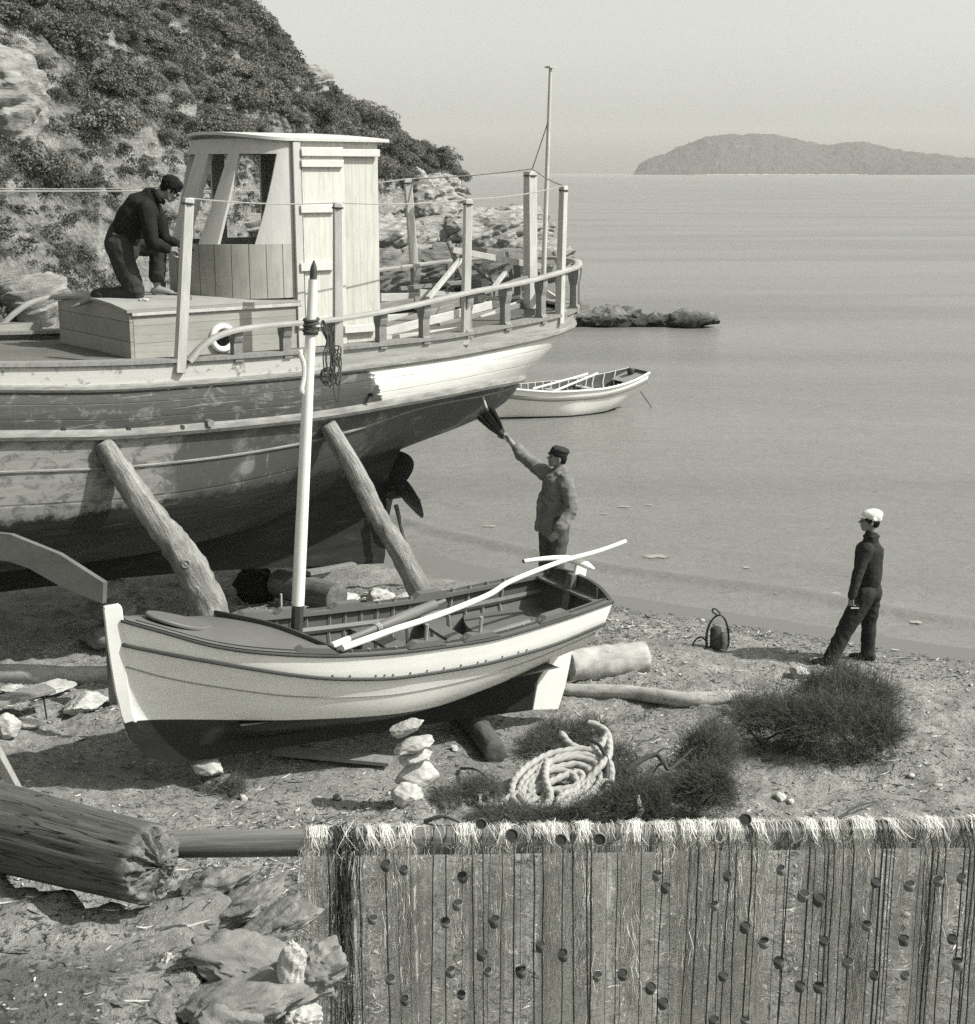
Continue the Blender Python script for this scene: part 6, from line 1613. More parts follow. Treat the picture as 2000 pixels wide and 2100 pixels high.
# sprayer with its hoses
def sprayer():
    c = onground(1468, 1332); k = c.y / 3000 * 1.03; root = empty('sprayer', c, 0, 'dark metal sprayer canister with looped black hoses standing on the shore', 'sprayer'); root['label'] = 'dark canister with looped black hoses standing on the shore near the boy'
    def put(m, name, mat): o = m.build(name, mat, None); o.parent = root; o.matrix_parent_inverse = Matrix.Translation(c).inverted(); return o
    Q = lambda px, py, y=0: c + V((px - 1468) * k, y, (1332 - py) * k)
    m = MB(); m.lathe([(0, 0), (.055, 0), (.060, .02), (.060, .22), (.050, .245), (.03, .255), (0, .255)], Q(1467, 1332), 20); put(m, 'canister', simple('dark_can', .035, .4, 6, .5, .2, .003, spec=.5))
    m = MB(); m.lathe([(0, 0), (.035, 0), (.038, .02), (.038, .17), (.03, .19), (0, .19)], Q(1485, 1330, -.01), 16); put(m, 'side_tank', simple('worn_metal', .34, .4, 8, .45, .2, .003, spec=.5))
    m = MB(); m.lathe([(0, -.01), (.05, -.01), (.05, .012), (0, .012)], Q(1470, 1314, -.065), 20, Matrix.Rotation(PI / 2, 3, 'X')); put(m, 'gauge', dark_iron)
    hose = simple('hose', .022, .3, 5, .5)
    for i, pts in enumerate(([(1448, 1330), (1446, 1300), (1452, 1275), (1464, 1258), (1476, 1256), (1486, 1268), (1492, 1290), (1494, 1318), (1488, 1332)], [(1450, 1325), (1449, 1298), (1456, 1272), (1468, 1259), (1480, 1260), (1490, 1280), (1492, 1305), (1490, 1330)], [(1468, 1258), (1460, 1252), (1460, 1246), (1467, 1246), (1476, 1256)], [(1450, 1318), (1440, 1309), (1430, 1312), (1422, 1324), (1426, 1332), (1450, 1330), (1475, 1331)])):
        m = MB(); m.tube(spline([Q(x, y, .03 * (i - 1)) for x, y in pts], 6), .009, 7); put(m, 'hose', hose)
sprayer()

# ------------------------------------------------------------------ foreground: old beam, spar, bank stones
def old_beam():
    a, b = at(-260, 1630, 6.45), at(312, 1774, 5.70); M = axis_matrix(a, b); L = (b - a).length; n = 120; N = 110
    vs = []; fs = []
    for i in range(N):
        u = i / (N - 1); z = L * u; r = lerp(.205, .176, u); 
        if u > .975: r *= 1 - .05 * ((u - .975) / .025) ** 2
        for k in range(n):
            t = 2 * PI * k / n; p = V(math.cos(t), math.sin(t), 0)
            rid = noise.noise(V(p.x * 3.2, p.y * 3.2, z * .55 + 4)) ; cr = abs(noise.noise(V(p.x * 6.5, p.y * 6.5, z * .5))); cr2 = max(0, .16 - cr) / .16
            lump = noise.noise(V(p.x * 1.1, p.y * 1.1, z * .8))
            cr3 = max(0, .10 - abs(noise.noise(V(p.x * 11, p.y * 11, z * .7 + 8)))) / .10; q = r * (1 + .05 * rid + .07 * lump - .055 * cr2 ** 2 - .018 * cr3); vs.append(V(p.x * q, p.y * q, z + (.03 * noise.noise(V(p.x * 5, p.y * 5, 1)) if i == N - 1 else 0)))
    for i in range(N - 1):
        for k in range(n): fs.append((i * n + k, i * n + (k + 1) % n, (i + 1) * n + (k + 1) % n, (i + 1) * n + k))
    o0 = (N - 1) * n; rings = 14
    for j in range(1, rings + 1):
        f = 1 - j / (rings + .3)
        for k in range(n):
            p = vs[o0 + k]; t = 2 * PI * k / n; rad = noise.noise(V(math.cos(t) * 11, math.sin(t) * 11, f * 1.2)); ax_ = .010 * rad * f + .026 * noise.noise(V(p.x * f * 34, p.y * f * 34, 3)) + .014 * noise.noise(V(p.x * f * 90, p.y * f * 90, 5)) - .016 * max(0, .12 - abs(noise.noise(V(math.cos(t) * 4, math.sin(t) * 4, 9)))) / .12
            vs.append(V(p.x * f, p.y * f, p.z + .035 * (1 - f * f) + ax_))
    for j in range(rings):
        for k in range(n): q = o0 + j * n; fs.append((q + k, q + (k + 1) % n, q + n + (k + 1) % n, q + n + k))
    fs.append(tuple(range(o0 + rings * n, o0 + rings * n + n)))
    m = MB(); m.add(vs, fs)
    t = NT('weathered_beam'); P = t.tc.outputs['Object']; z = t.sep(P)[2]
    n1 = t.noise(t.obj((9, 9, .6)), 3, 9, .72, .4); n2 = t.noise(P, 3, 5, .6); e = t.noise(P, 26, 8, .75)
    col = t.ramp(n1, [(.32, .045), (.46, .08), (.58, .105), (.72, .14)]); ck = t.math('ABSOLUTE', t.math('SUBTRACT', t.noise(t.obj((10, 10, .55)), 1.6, 3, .5, .3), .5)); crk = t.smooth(ck, .010, .003); col = t.mix(crk, col, .022); n1 = t.math('SUBTRACT', n1, t.math('MULTIPLY', crk, .4)); endc = t.ramp(e, [(.3, .05), (.5, .13), (.7, .26)])
    col = t.mix(t.smooth(t.math('ADD', z, t.math('MULTIPLY_ADD', n2, .12, -.06)), L - .055, L - .02), col, endc)
    mt = t.fin(col, .85, t.bump(t.math('ADD', n1, t.math('MULTIPLY', e, .25)), 0.7, .02), .2)
    o = m.build('beam', mt, None, matrix=M, angle=60); tag(o, 'thick cracked old beam with a split end, lying on the bank in the foreground', 'beam')
old_beam()
GB2 = 'stones edging the bank in the foreground'
for i, (px, py, Y, sz, rot, v, lb) in enumerate([
    (432, 1815, 6.0, (.20, .14, .075), _ry(-22), 1, 'grey slab just right of the split end of the old beam'),
    (500, 1850, 5.9, (.24, .17, .075), _ry(-24), 1, 'tilted slab with a sharp edge, second along the bank'),
    (560, 1895, 5.72, (.24, .18, .075), _ry(-28), 1, 'bare rounded slab above the largest bank stone'),
    (535, 1990, 5.3, (.32, .24, .13), _ry(10), 1, 'largest dark stone at the corner of the bank, left of the net'),
    (598, 1978, 5.1, (.07, .05, .13), _ry(14), 0, 'upright pale flake of stone on the corner of the bank'),
    (650, 1985, 5.2, (.14, .14, .13), _ry(5), 1, 'dark stone at the bank corner, touching the left edge of the net'),
    (490, 2045, 5.1, (.30, .2, .075), _ry(-12), 1, 'flat dark stone below the largest bank stone'),
    (470, 2110, 4.95, (.22, .16, .10), _ry(5), 1, 'dark stone at the bottom edge, under the overhang of the bank'),
    (610, 2085, 5.15, (.10, .09, .07), _ry(5), 2, 'bright white stone low at the bank foot beside the net'),
    (350, 1990, 5.35, (.05, .05, .09), _ry(12), 0, 'small upright stone half sunk in the sandy bank'),
    (335, 2055, 5.1, (.12, .09, .05), _ry(-25), 1, 'sunken slab in the front slope of the bank'),
    (90, 1925, 5.55, (.035, .03, .05), _ry(5), 1, 'small pointed stone on the sunny part of the bank'),
    ]): stone(0, 0, sz, 'stone', lb, 70 + i, (stone_mat, stone_dk, stone_white)[v], pos=at(px, py, Y), rot=rot, group=GB2, sub=5, amp=.40, freq=1.2)
# boulders filling the bank below its edge
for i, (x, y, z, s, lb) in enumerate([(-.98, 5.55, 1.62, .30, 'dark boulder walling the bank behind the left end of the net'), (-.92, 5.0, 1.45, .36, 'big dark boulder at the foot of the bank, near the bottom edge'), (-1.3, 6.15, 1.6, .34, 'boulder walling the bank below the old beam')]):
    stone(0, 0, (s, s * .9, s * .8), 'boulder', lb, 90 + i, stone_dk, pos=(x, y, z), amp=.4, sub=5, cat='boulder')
GSM = 'small stones lying between the rowing boat and the net'
for i, (px, py, s, v, lb) in enumerate([(560, 1812, .05, 2, 'small white stone in the litter left of the net'), (617, 1805, .035, 2, 'tiny white stone close to the left end of the net'), (590, 1870, .05, 2, 'pale chip of stone between bank and net'), (1600, 1640, .06, 2, 'white stone pair, larger, above the net pole'), (1622, 1648, .04, 2, 'white stone pair, smaller, above the net pole'), (692, 1640, .045, 1, 'small dark stone in the litter left of the white pile'), (932, 1540, .05, 0, 'grey stone in the shade right of the stone pile'), (1640, 1392, .13, 0, 'pale stone behind the big brush heap'), (910, 1655, .04, 1, 'dark stone chip right of the stone pile'), (500, 1640, .04, 2, 'pale stone chip in the litter below the rowing boat')]):
    stone(px, py, (s, s * .8, s * .7), 'stone', lb, 110 + i, (stone_mat, stone_dk, stone_white)[v], group=GSM, sub=3)
c = onground(1310, 1702); m = MB(); P = spline([c, c + V(-.01, 0, .08), c + V(.012, 0, .15), c + V(-.004, .0, .22), c + V(-.006, 0, .27)], 5); m.tube(P, [lerp(.032, .006, (i / (len(P) - 1)) ** 1.5) * (1 + .25 * math.sin(i * 1.3)) for i in range(len(P))], 9, flat=.5, rough=.3); tag(m.build('driftwood_splinter', stone_white, None), 'upright white splinter of driftwood behind the net pole', 'splinter')
# ------------------------------------------------------------------ fishing net hung over a spar
NY = 6.0
def net():
    a, b = at(250, 1733, NY + .12), at(2700, 1698, NY - .17); M = axis_matrix(a, b)
    m = MB(); L = (b - a).length; m.tube([V(0, 0, L * i / 30) for i in range(31)], .062, 24, rough=.03, seed=2); spar = m.build('net_spar', spar_m, None, matrix=M); tag(spar, 'long round wooden spar carrying the hanging net', 'spar')
    for x in (b.x - .3,):
        m = MB(); y = lerp(a.y, b.y, (x - a.x) / (b.x - a.x)); z = lerp(a.z, b.z, (x - a.x) / (b.x - a.x)); m.tube([V(x, y, ground(x, y) - .2), V(x, y, z - .05)], .05, 12); m.build('spar_post', spar_m, None).parent = None
    post = [o for o in COL.objects if o.name.startswith('spar_post')]
    for p in post: p.parent = spar; p.matrix_parent_inverse = M.inverted()
    root = empty('fishing_net', at(1300, 1725, NY), 0, 'long fishing net with cork floats draped over the spar in the foreground', 'fishing net')
    RI = Matrix.Translation(root.location).inverted()
    def put(m, name, mat, smooth=True): o = m.build(name, mat, None, smooth=smooth, recalc=False); o.parent = root; o.matrix_parent_inverse = RI; return o
    def top(x):
        u = (x - a.x) / (b.x - a.x); return V(x, lerp(a.y, b.y, u), lerp(a.z, b.z, u))
    X0, X1 = at(635, 1720, NY).x, b.x; r = random.Random(21); ZB = .62
    # translucent mesh curtains
    t = NT('net_mesh'); P = t.tc.outputs['Object']; o = t.sep(P)
    st = t.noise(t.obj((13, 3, .35)), 1.6, 4, .6, .3); fine = t.noise(t.obj((240, 240, 60)), 1.0, 3, .7, .8); strand = t.noise(t.obj((70, 20, 4)), 1.2, 5, .7, 1.2)
    col = t.ramp(strand, [(.3, .80), (.55, .87), (.75, .90)])
    al = t.math('MULTIPLY_ADD', st, 2.2, -.66); al = t.math('ADD', al, t.math('MULTIPLY_ADD', fine, .4, -.2)); al = t.math('ADD', al, t.math('MULTIPLY_ADD', strand, .35, -.17), clamp=True)
    at_ = t.n('ShaderNodeAttribute', attribute_name='dens'); al = t.math('MULTIPLY', al, at_.outputs['Fac'], clamp=True)
    ta = t.n('ShaderNodeAttribute', attribute_name='tone'); cc = t.n('ShaderNodeCombineColor'); [t.L(ta.outputs['Fac'], cc.inputs[i]) for i in range(3)]; col = t.mix(1.0, col, cc.outputs[0], 'MULTIPLY')
    t.fin(col, .95, None, .05)
    tr = t.n('ShaderNodeBsdfTransparent'); tl = t.n('ShaderNodeBsdfTranslucent'); t.L(col, tl.inputs[0]); mx0 = t.n('ShaderNodeMixShader'); mx0.inputs[0].default_value = .45; t.L(t.b.outputs[0], mx0.inputs[1]); t.L(tl.outputs[0], mx0.inputs[2])
    mx = t.n('ShaderNodeMixShader'); t.L(al, mx.inputs[0]); t.L(tr.outputs[0], mx.inputs[1]); t.L(mx0.outputs[0], mx.inputs[2]); t.L(mx.outputs[0], t.out.inputs[0])
    for layer, (dy, dens) in enumerate(((-.075, .95), (.075, .8))):
        nx, nz = 1500, 22; vs = []; fs = []; dn = []; tn = []; band = []; tone = []
        while len(band) < nx:
            w = int(r.uniform(5, 38)); band += [r.choice((.12, .45, .8, 1.0, 1.15, 1.3, 1.4))] * w; tone += [r.choice((.55, .7, .85, 1.0, 1.0))] * w
        for j in range(nz):
            v = j / (nz - 1)
            for i in range(nx):
                x = lerp(X0 + .02, X1, i / (nx - 1)); p = top(x)
                fold = .050 * noise.noise(V(x * 8, layer * 5, v * .6)) + .030 * noise.noise(V(x * 22, layer * 3 + 2, v * 1.0))
                q1 = x * 150 + 9 * noise.noise(V(x * 11, layer * 7, 0)) + 2.5 * noise.noise(V(x * 5, v * 1.5, layer)); fold += (.009 + .006 * noise.noise(V(x * 6, 4, layer))) * math.sin(q1)
                z = lerp(p.z - .0, ZB, v) if v > 0 else p.z + .055
                yy = dy * (1 if v > .04 else .5) * (1 - .25 * v)
                vs.append((x + .012 * noise.noise(V(x * 14, v * 3, layer)), p.y + yy + fold * min(1, v * 6), z)); tn.append(tone[i]); dn.append(dens * lerp(band[i], 1, .12) * (.15 if v < .09 else 1.0))
        for j in range(nz - 1):
            for i in range(nx - 1): fs.append((j * nx + i, j * nx + i + 1, (j + 1) * nx + i + 1, (j + 1) * nx + i))
        me = bpy.data.meshes.new('mesh_curtain'); me.from_pydata(vs, [], fs); at2 = me.attributes.new('dens', 'FLOAT', 'POINT'); at2.data.foreach_set('value', dn); at3 = me.attributes.new('tone', 'FLOAT', 'POINT'); at3.data.foreach_set('value', tn); me.polygons.foreach_set('use_smooth', [True] * len(fs)); me.materials.append(t.m)
        ob = bpy.data.objects.new('mesh_curtain', me); COL.objects.link(ob); ob.parent = root; ob.matrix_parent_inverse = RI
    # loose threads: thin strips hanging down and draped over the spar
    pale = simple('pale_twine', .72, .2, 30, .9, 0); grey = simple('grey_twine', .60, .25, 30, .9, 0); dark = simple('tarred_twine', .035, .4, 30, .9, 0)
    def strip(m, pts, w):
        vs = []; fs = []; n = len(pts); ang = r.uniform(-.9, .9)
        for i, p in enumerate(pts):
            d = V(math.cos(ang + i * .4), math.sin(ang + i * .4), 0) * w; vs += [p - d, p + d]
        fs = [(2 * i, 2 * i + 1, 2 * i + 3, 2 * i + 2) for i in range(n - 1)]; m.add(vs, fs)
    mp, mg, md = MB(), MB(), MB()
    bunches = [r.uniform(X0 + .02, X1) for _ in range(16)] + [at(x, 1720, NY).x for x in (650, 665, 760, 790, 830, 1195, 1290, 1400, 1440, 1500, 1545, 1650, 1690, 1745, 1760, 1770, 1880, 1895, 1905, 1985)]
    def over(x, spread, L, m, w, wob=.02, lean=0.0):
        x = x + r.gauss(0, spread); p = top(x); pts = []; R0 = .063 + abs(r.gauss(0, .008)); ph = r.uniform(0, 6); xe = x + r.gauss(0, .022 if L < .6 else .035); sl_ = r.gauss(lean, .022)
        pts = [V(x + sl_ * (2.5 - i) / 2.5 + .012 * math.sin(ph + i * 1.3), p.y + R0 * math.cos(th), p.z + R0 * math.sin(th)) for i, th in enumerate([PI * f for f in (.15, .35, .55, .75, .92, 1.02)])]
        k = max(3, int(L / .09))
        for i in range(1, k + 1):
            f = i / k; pts.append(V(lerp(x - sl_, xe - sl_, f) + wob * noise.noise(V(ph * 3, f * L * 6, 1)), p.y - R0 - .008 + .03 * noise.noise(V(ph, f * 3, 5)), p.z - L * f))
        strip(m, pts, w)
    for x in bunches:          # hanks of netting thrown over the spar
        n = r.randint(22, 75); base = r.choice((.12, .16, .22, .3, .4, .7, 1.1)); sp = r.uniform(.004, .013); lean = r.gauss(0, .03)
        for _ in range(n): over(x, sp, max(.04, base * r.betavariate(2.2, 1.6) * 1.3), mp if r.random() < .85 else mg, r.uniform(.0006, .0011), .045, lean)
    for px_, n in ((640, 60), (790, 60), (832, 80), (1196, 120), (1300, 110), (1412, 130), (1440, 70), (1500, 110), (1548, 70), (1650, 60), (1692, 80), (1752, 260), (1890, 130), (1985, 120), (1130, 70), (950, 60)):
        for _ in range(int(n * 1.7)): over(at(px_, 1720, NY).x, .011, min(1.38, r.uniform(.25, 1.5)), mp, r.uniform(.0007, .0012), .05)
    for _ in range(260): over(r.uniform(X0, X1), .01, r.gammavariate(2.0, .03), mp if r.random() < .6 else mg, r.uniform(.0005, .0008), .05)
    for _ in range(420): over(r.uniform(X0, X1), .01, r.uniform(.4, 1.35), mg if r.random() < .6 else mp, r.uniform(.0005, .0009), .05)
    for _ in range(700):      # snarls
        x = r.uniform(X0, X1); p = top(x); z = p.z - abs(r.gauss(0, .45)); y = p.y - .085 + r.uniform(-.02, .02); R1 = r.uniform(.01, .04); a0 = r.uniform(0, 6)
        strip(mp if r.random() < .4 else mg, [V(x + R1 * math.cos(a0 + i * .55) * (1 + i * .05), y + .01 * math.sin(i), z + R1 * 1.4 * math.sin(a0 + i * .55)) for i in range(9)], r.uniform(.0006, .0009))
    xd = at(705, 1720, NY).x
    for _ in range(120): over(xd, .025, r.uniform(.5, 1.35), md, .0013, .02)
    for m, nm, mt in ((mp, 'pale_fringe', pale), (mg, 'grey_thread', grey), (md, 'tarred_thread', dark)): o = put(m, nm, mt, False); o['kind'] = 'stuff'
    # cords with sinkers
    cordm = simple('dark_cord_line', .045, .4, 40, .9, .3, .001); xs = [at(x, 1720, NY).x for x in (675, 690, 712, 740, 792, 815, 842, 890, 916, 948, 968, 990, 1005, 1030, 1055, 1068, 1094, 1112, 1154, 1172, 1200, 1210, 1240, 1262, 1272, 1312, 1340, 1352, 1368, 1408, 1424, 1457, 1468, 1486, 1500, 1530, 1540, 1582, 1598, 1606, 1646, 1654, 1675, 1682, 1694, 1712, 1732, 1774, 1788, 1796, 1806, 1812, 1863, 1870, 1886, 1896, 1912, 1950, 1958, 1968, 1974, 1996, 2040, 2075, 2130, 2190, 2200, 2260, 2330, 2350, 2420)]
    for x in xs:
        p = top(x); m = MB(); y = p.y - .095 - r.uniform(.01, .03); ph = r.uniform(0, 9); xe = x + r.gauss(0, .012)
        pts = [V(x, p.y, p.z + .066), V(x, p.y - .055, p.z + .04)] + [V(lerp(x, xe, i / 9) + .006 * noise.noise(V(ph, i * .5, 0)), y, p.z - .02 - i * .155) for i in range(10)]
        rad = r.choice((.0014, .0022, .0032, .0040)); m.tube(pts, rad, 6)
        c = put(m, 'cord', cordm)
        if r.random() < .7:
            for q in range(r.randint(1, 2)):
                z = p.z - r.uniform(.15, 1.0); f = (p.z - .02 - z) / (9 * .155); m2 = MB(); cx = lerp(x, xe, f); m2.tube([V(cx, y, z), V(cx, y, z + .012), V(cx, y, z + .07), V(cx, y, z + .085)], [.004, .0085, .0085, .004], 8); s = m2.build('sinker', cordm, None); s.parent = c; s.matrix_parent_inverse = RI
    # cork floats
    cork = simple('cork', .19, .4, 45, .9, .7, .006); corkd = simple('dark_cork', .09, .45, 45, .9, .7, .006); pr = []
    for mt in (cork, corkd):
        m = MB(); m.lathe([(.0, -.028), (.024, -.028), (.027, -.022), (.031, .0), (.033, .020), (.030, .025), (.028, .025), (.026, .017), (0, .016)], n=18); o = m.build('float', mt, None); pr.append(o)
        m2 = MB(); m2.lathe([(0, .0175), (.0255, .0185), (.0255, .0195), (0, .0195)], n=14); h = m2.build('hole', dark, None); h.parent = o
    FL = [(791, 1776), (828, 1785), (949, 1800), (914, 1893), (1014, 1891), (988, 1959), (1069, 1994), (1108, 1942), (1155, 1960), (800, 2009), (830, 2052), (946, 2041), (1225, 2003), (683, 2039), (1001, 1994), (1277, 2000), (924, 1994), (938, 1856), (764, 1886), (987, 1688), (1050, 1714), (1150, 1722), (1229, 1720), (1528, 1680), (1347, 1796), (1365, 1822), (1492, 1798), (1466, 1858), (1528, 1903), (1483, 2003), (1360, 2059), (1598, 1975), (1567, 1934), (1647, 1837), (1680, 1847), (1690, 1931), (1602, 1785), (1641, 2024), (1679, 2026), (1738, 1974), (1778, 1899), (1796, 1811), (1865, 1817), (1854, 1929), (1793, 2001), (1856, 2001), (1972, 1802), (1953, 1927), (1964, 1977), (1528, 2093), (1464, 2095), (1334, 2028), (1925, 1807)]
    used = [0, 0]
    for i, (px, py) in enumerate(FL):
        v = 1 if r.random() < .55 else 0; p = at(px, py, top(at(px, py, NY).x).y - .135 + r.uniform(-.01, .015))
        if used[v] == 0: o = pr[v]
        else:
            o = pr[v].copy(); COL.objects.link(o); h = pr[v].children[0].copy(); COL.objects.link(h); h.parent = o
        used[v] += 1; o.parent = root; o.matrix_parent_inverse = RI; o.location = p
        flat = py < 1730; s = r.uniform(.62, .80) * (1.2 if flat else 1)
        o.rotation_euler = (r.uniform(.1, .5) + (.9 if flat else 0), r.uniform(-.25, .25), r.uniform(0, 6) * 0); o.scale = (s, s, s * r.uniform(.8, 1.15))
net()
# ------------------------------------------------------------------ brushwood, scrub, shore rocks, litter
def strips_mesh(name, P, W, mat, parent=None):
    """P: (n, k, 3) curves, W: (n, k) half widths -> thin flat strips"""
    n, k, _ = P.shape; nr = np.random.RandomState(len(name) + n)
    d = nr.normal(size=(n, 1, 3)); d /= np.linalg.norm(d, axis=2, keepdims=True)
    tang = np.gradient(P, axis=1); sd = np.cross(tang, d); sd /= (np.linalg.norm(sd, axis=2, keepdims=True) + 1e-9)
    A = P - sd * W[..., None]; B = P + sd * W[..., None]
    co = np.stack([A, B], 2).reshape(-1, 3)
    i = np.arange(n)[:, None] * (2 * k) + np.arange(k - 1)[None] * 2; i = i.ravel()
    f = np.stack([i, i + 1, i + 3, i + 2], -1)
    me = bpy.data.meshes.new(name); me.vertices.add(len(co)); me.vertices.foreach_set('co', co.ravel().astype(np.float32))
    me.loops.add(f.size); me.loops.foreach_set('vertex_index', f.ravel().astype(np.int32)); me.polygons.add(len(f)); me.polygons.foreach_set('loop_start', np.arange(0, f.size, 4, dtype=np.int32)); me.polygons.foreach_set('loop_total', np.full(len(f), 4, np.int32))
    me.update(); o = bpy.data.objects.new(name, me); COL.objects.link(o); me.materials.append(mat)
    if parent is not None: o.parent = parent
    return o
def leafy(name, lo, hi, tr=.25):
    t = NT(name); n = t.noise(t.obj(), 3.0, 4, .6); g = t.n('ShaderNodeObjectInfo'); col = t.ramp(n, [(.3, lo), (.7, hi)])
    col = t.mix(1.0, col, t.ramp(g.outputs['Random'], [(0, .75), (1, 1.2)]), 'MULTIPLY')
    t.fin(col, .75, None, .2); tl = t.n('ShaderNodeBsdfTranslucent'); t.L(col, tl.inputs[0]); mx = t.n('ShaderNodeMixShader'); mx.inputs[0].default_value = tr; t.L(t.b.outputs[0], mx.inputs[1]); t.L(tl.outputs[0], mx.inputs[2]); t.L(mx.outputs[0], t.out.inputs[0]); return t.m
brush_m = leafy('brush_twigs', .075, .17); brush_stem = simple('brush_stem', .05, .4, 20, .8)
def brush(lobes, n, seed, label, L0=.30, cat='brushwood', fine=.0016):
    """lobes: (centre, radii) of rounded masses of fine cut twigs"""
    nr = np.random.RandomState(seed); C = []
    vol = np.array([r[0] * r[1] * r[2] for _, r in lobes]); cnt = (vol / vol.sum() * n).astype(int)
    for (c, rd), k in zip(lobes, cnt):
        d = nr.normal(size=(k, 3)); d /= np.linalg.norm(d, axis=1, keepdims=True); d[:, 2] = np.abs(d[:, 2]) * 1.25 - .55
        rr = nr.uniform(.25, 1.0, (k, 1)) ** .6
        # clumps of twigs
        cl = nr.normal(size=(max(6, k // 90), 3)); cl /= np.linalg.norm(cl, axis=1, keepdims=True); cl[:, 2] = np.abs(cl[:, 2]) - .1
        pick = cl[nr.randint(0, len(cl), k)]; d = d * .75 + pick * .55; d /= np.linalg.norm(d, axis=1, keepdims=True)
        base = np.array(c) + d * rr * np.array(rd) * .95
        grow = d * .8 + nr.normal(size=(k, 3)) * .55 + np.array([0, 0, .25]); grow /= np.linalg.norm(grow, axis=1, keepdims=True)
        Ls = L0 * nr.gamma(4.0, .17, (k, 1)); bend = nr.normal(size=(k, 3)) * .25 * Ls
        u = np.linspace(0, 1, 4)[None, :, None]
        P = base[:, None, :] + grow[:, None, :] * Ls[:, None, :] * (u - .35) + bend[:, None, :] * (u ** 2); P[..., 2] -= .10 * Ls * u[..., 0] ** 2
        C.append(P)
        # short side sprigs make it feathery
        for rep in range(3):
            uu = nr.uniform(.3, 1, (k, 1)); b2 = base + grow * Ls * (uu - .35) + bend * uu ** 2; g2 = grow * .7 + nr.normal(size=(k, 3)) * .7; g2 /= np.linalg.norm(g2, axis=1, keepdims=True)
            C.append(b2[:, None, :] + g2[:, None, :] * (L0 * .22) * nr.uniform(.4, 1, (k, 1, 1)) * u)
    P = np.concatenate(C); W = np.full(P.shape[:2], fine) * np.linspace(1.2, .5, 4)[None]
    keep = P[:, 0, 2] > -5; o = strips_mesh('brushwood', P[keep], W[keep], brush_m); tag(o, label, cat)
    m = MB(); r = random.Random(seed)
    for c, rd in lobes:
        for i in range(5):
            a = V(*c) + V(r.uniform(-.5, .5) * rd[0], r.uniform(-.5, .5) * rd[1], -rd[2] * .3); b = V(*c) + V(r.uniform(-1, 1) * rd[0], r.uniform(-1, 1) * rd[1], r.uniform(-.1, .8) * rd[2])
            m.tube(spline([a, lerp(a, b, .5) + V(r.uniform(-.06, .06), r.uniform(-.06, .06), .04), b], 4), [lerp(.010, .003, i2 / 8) for i2 in range(9)], 5)
    s = m.build('stem', brush_stem, None); s.parent = o; s['kind'] = 'stuff'
    return o
def lob(px, py, w, h, dy=.0, dep=None):
    """lobe seen at px,py (centre), w,h half sizes in photograph pixels"""
    g = onground(px, py + h * .8); k = g.y / 3000 * 1.05; c = at(px, py, g.y + .25 * w * k + dy); return ((c.x, c.y, c.z - .0), (w * k, max(.18, w * k * .75), h * k * 1.05))
brush([lob(1600, 1490, 105, 62), lob(1720, 1500, 130, 72), lob(1770, 1440, 85, 60), lob(1540, 1455, 55, 35), lob(1700, 1420, 70, 45), lob(1820, 1520, 45, 55), lob(1735, 1385, 35, 26)], 9000, 5, 'large heap of dark cut brushwood on the beach in front of the boy', .26)
brush([lob(1450, 1565, 62, 78), lob(1452, 1630, 66, 66), lob(1465, 1530, 42, 55), lob(1420, 1640, 40, 40)], 6500, 6, 'bushy upright clump of brushwood right of the rope coil', .20, fine=.0014)
brush([lob(1300, 1650, 80, 50), lob(1230, 1670, 70, 35), lob(1340, 1680, 50, 26), lob(1275, 1600, 40, 30)], 4200, 7, 'low matted brushwood between the rope coil and the net', .18, fine=.0014)
brush([lob(1150, 1508, 68, 34), lob(1215, 1500, 40, 30), lob(1110, 1530, 36, 28), lob(1270, 1560, 40, 40)], 3000, 8, 'tuft of brushwood behind the rope coil', .16, fine=.0013)
brush([lob(985, 1625, 60, 30), lob(1040, 1675, 90, 22), lob(920, 1640, 45, 20), lob(1130, 1680, 80, 20)], 3400, 9, 'thin dark brushwood under the left of the rope coil', .13, fine=.0012)
brush([lob(455, 1605, 55, 18), lob(480, 1620, 30, 12)], 1000, 10, 'small dark tuft of dry weed in the shade line below the bow', .10, fine=.0012)
# bare branch between the clumps
def branch():
    m = MB(); pts = [at(1282, 1582, 9.15), at(1310, 1562, 9.2), at(1345, 1548, 9.25), at(1362, 1565, 9.2), at(1372, 1578, 9.2), at(1395, 1560, 9.25), at(1420, 1535, 9.3)]
    m.tube(spline(pts, 5), [lerp(.022, .009, i / 30) for i in range(31)], 8, rough=.2)
    for q, e in ((2, (1370, 1535)), (3, (1340, 1585)), (5, (1415, 1570)), (1, (1300, 1545))): m.tube(spline([pts[q], lerp(pts[q], at(*e, 9.3), .5) + V(0, 0, .02), at(*e, 9.3)], 4), [lerp(.011, .004, i / 8) for i in range(9)], 6)
    tag(m.build('branch', brush_stem, None), 'bare twisted dark branch between two clumps of brushwood', 'branch')
    for i, (a, b, lb) in enumerate((((945, 1580), (1010, 1612), 'dark dead stick sloping into the brushwood left of the rope coil'), ((870, 1690), (945, 1695), 'flat strip of dark bark lying just behind the net spar'), ((1700, 1700), (1800, 1650), 'long thin twig on the sand above the net'), ((1560, 1530), (1505, 1490), 'bent twig sticking out of the large brush heap'))):
        p, q = onground(*a), onground(*b); m = MB(); m.tube(spline([p + V(0, 0, .02), lerp(p, q, .5) + V(0, 0, .07), q + V(0, 0, .03)], 5), [lerp(.012, .005, i2 / 10) * (1.6 if i == 1 else 1) for i2 in range(11)], 6, rough=.3); tag(m.build('stick', brush_stem, None), lb, 'stick')
branch()

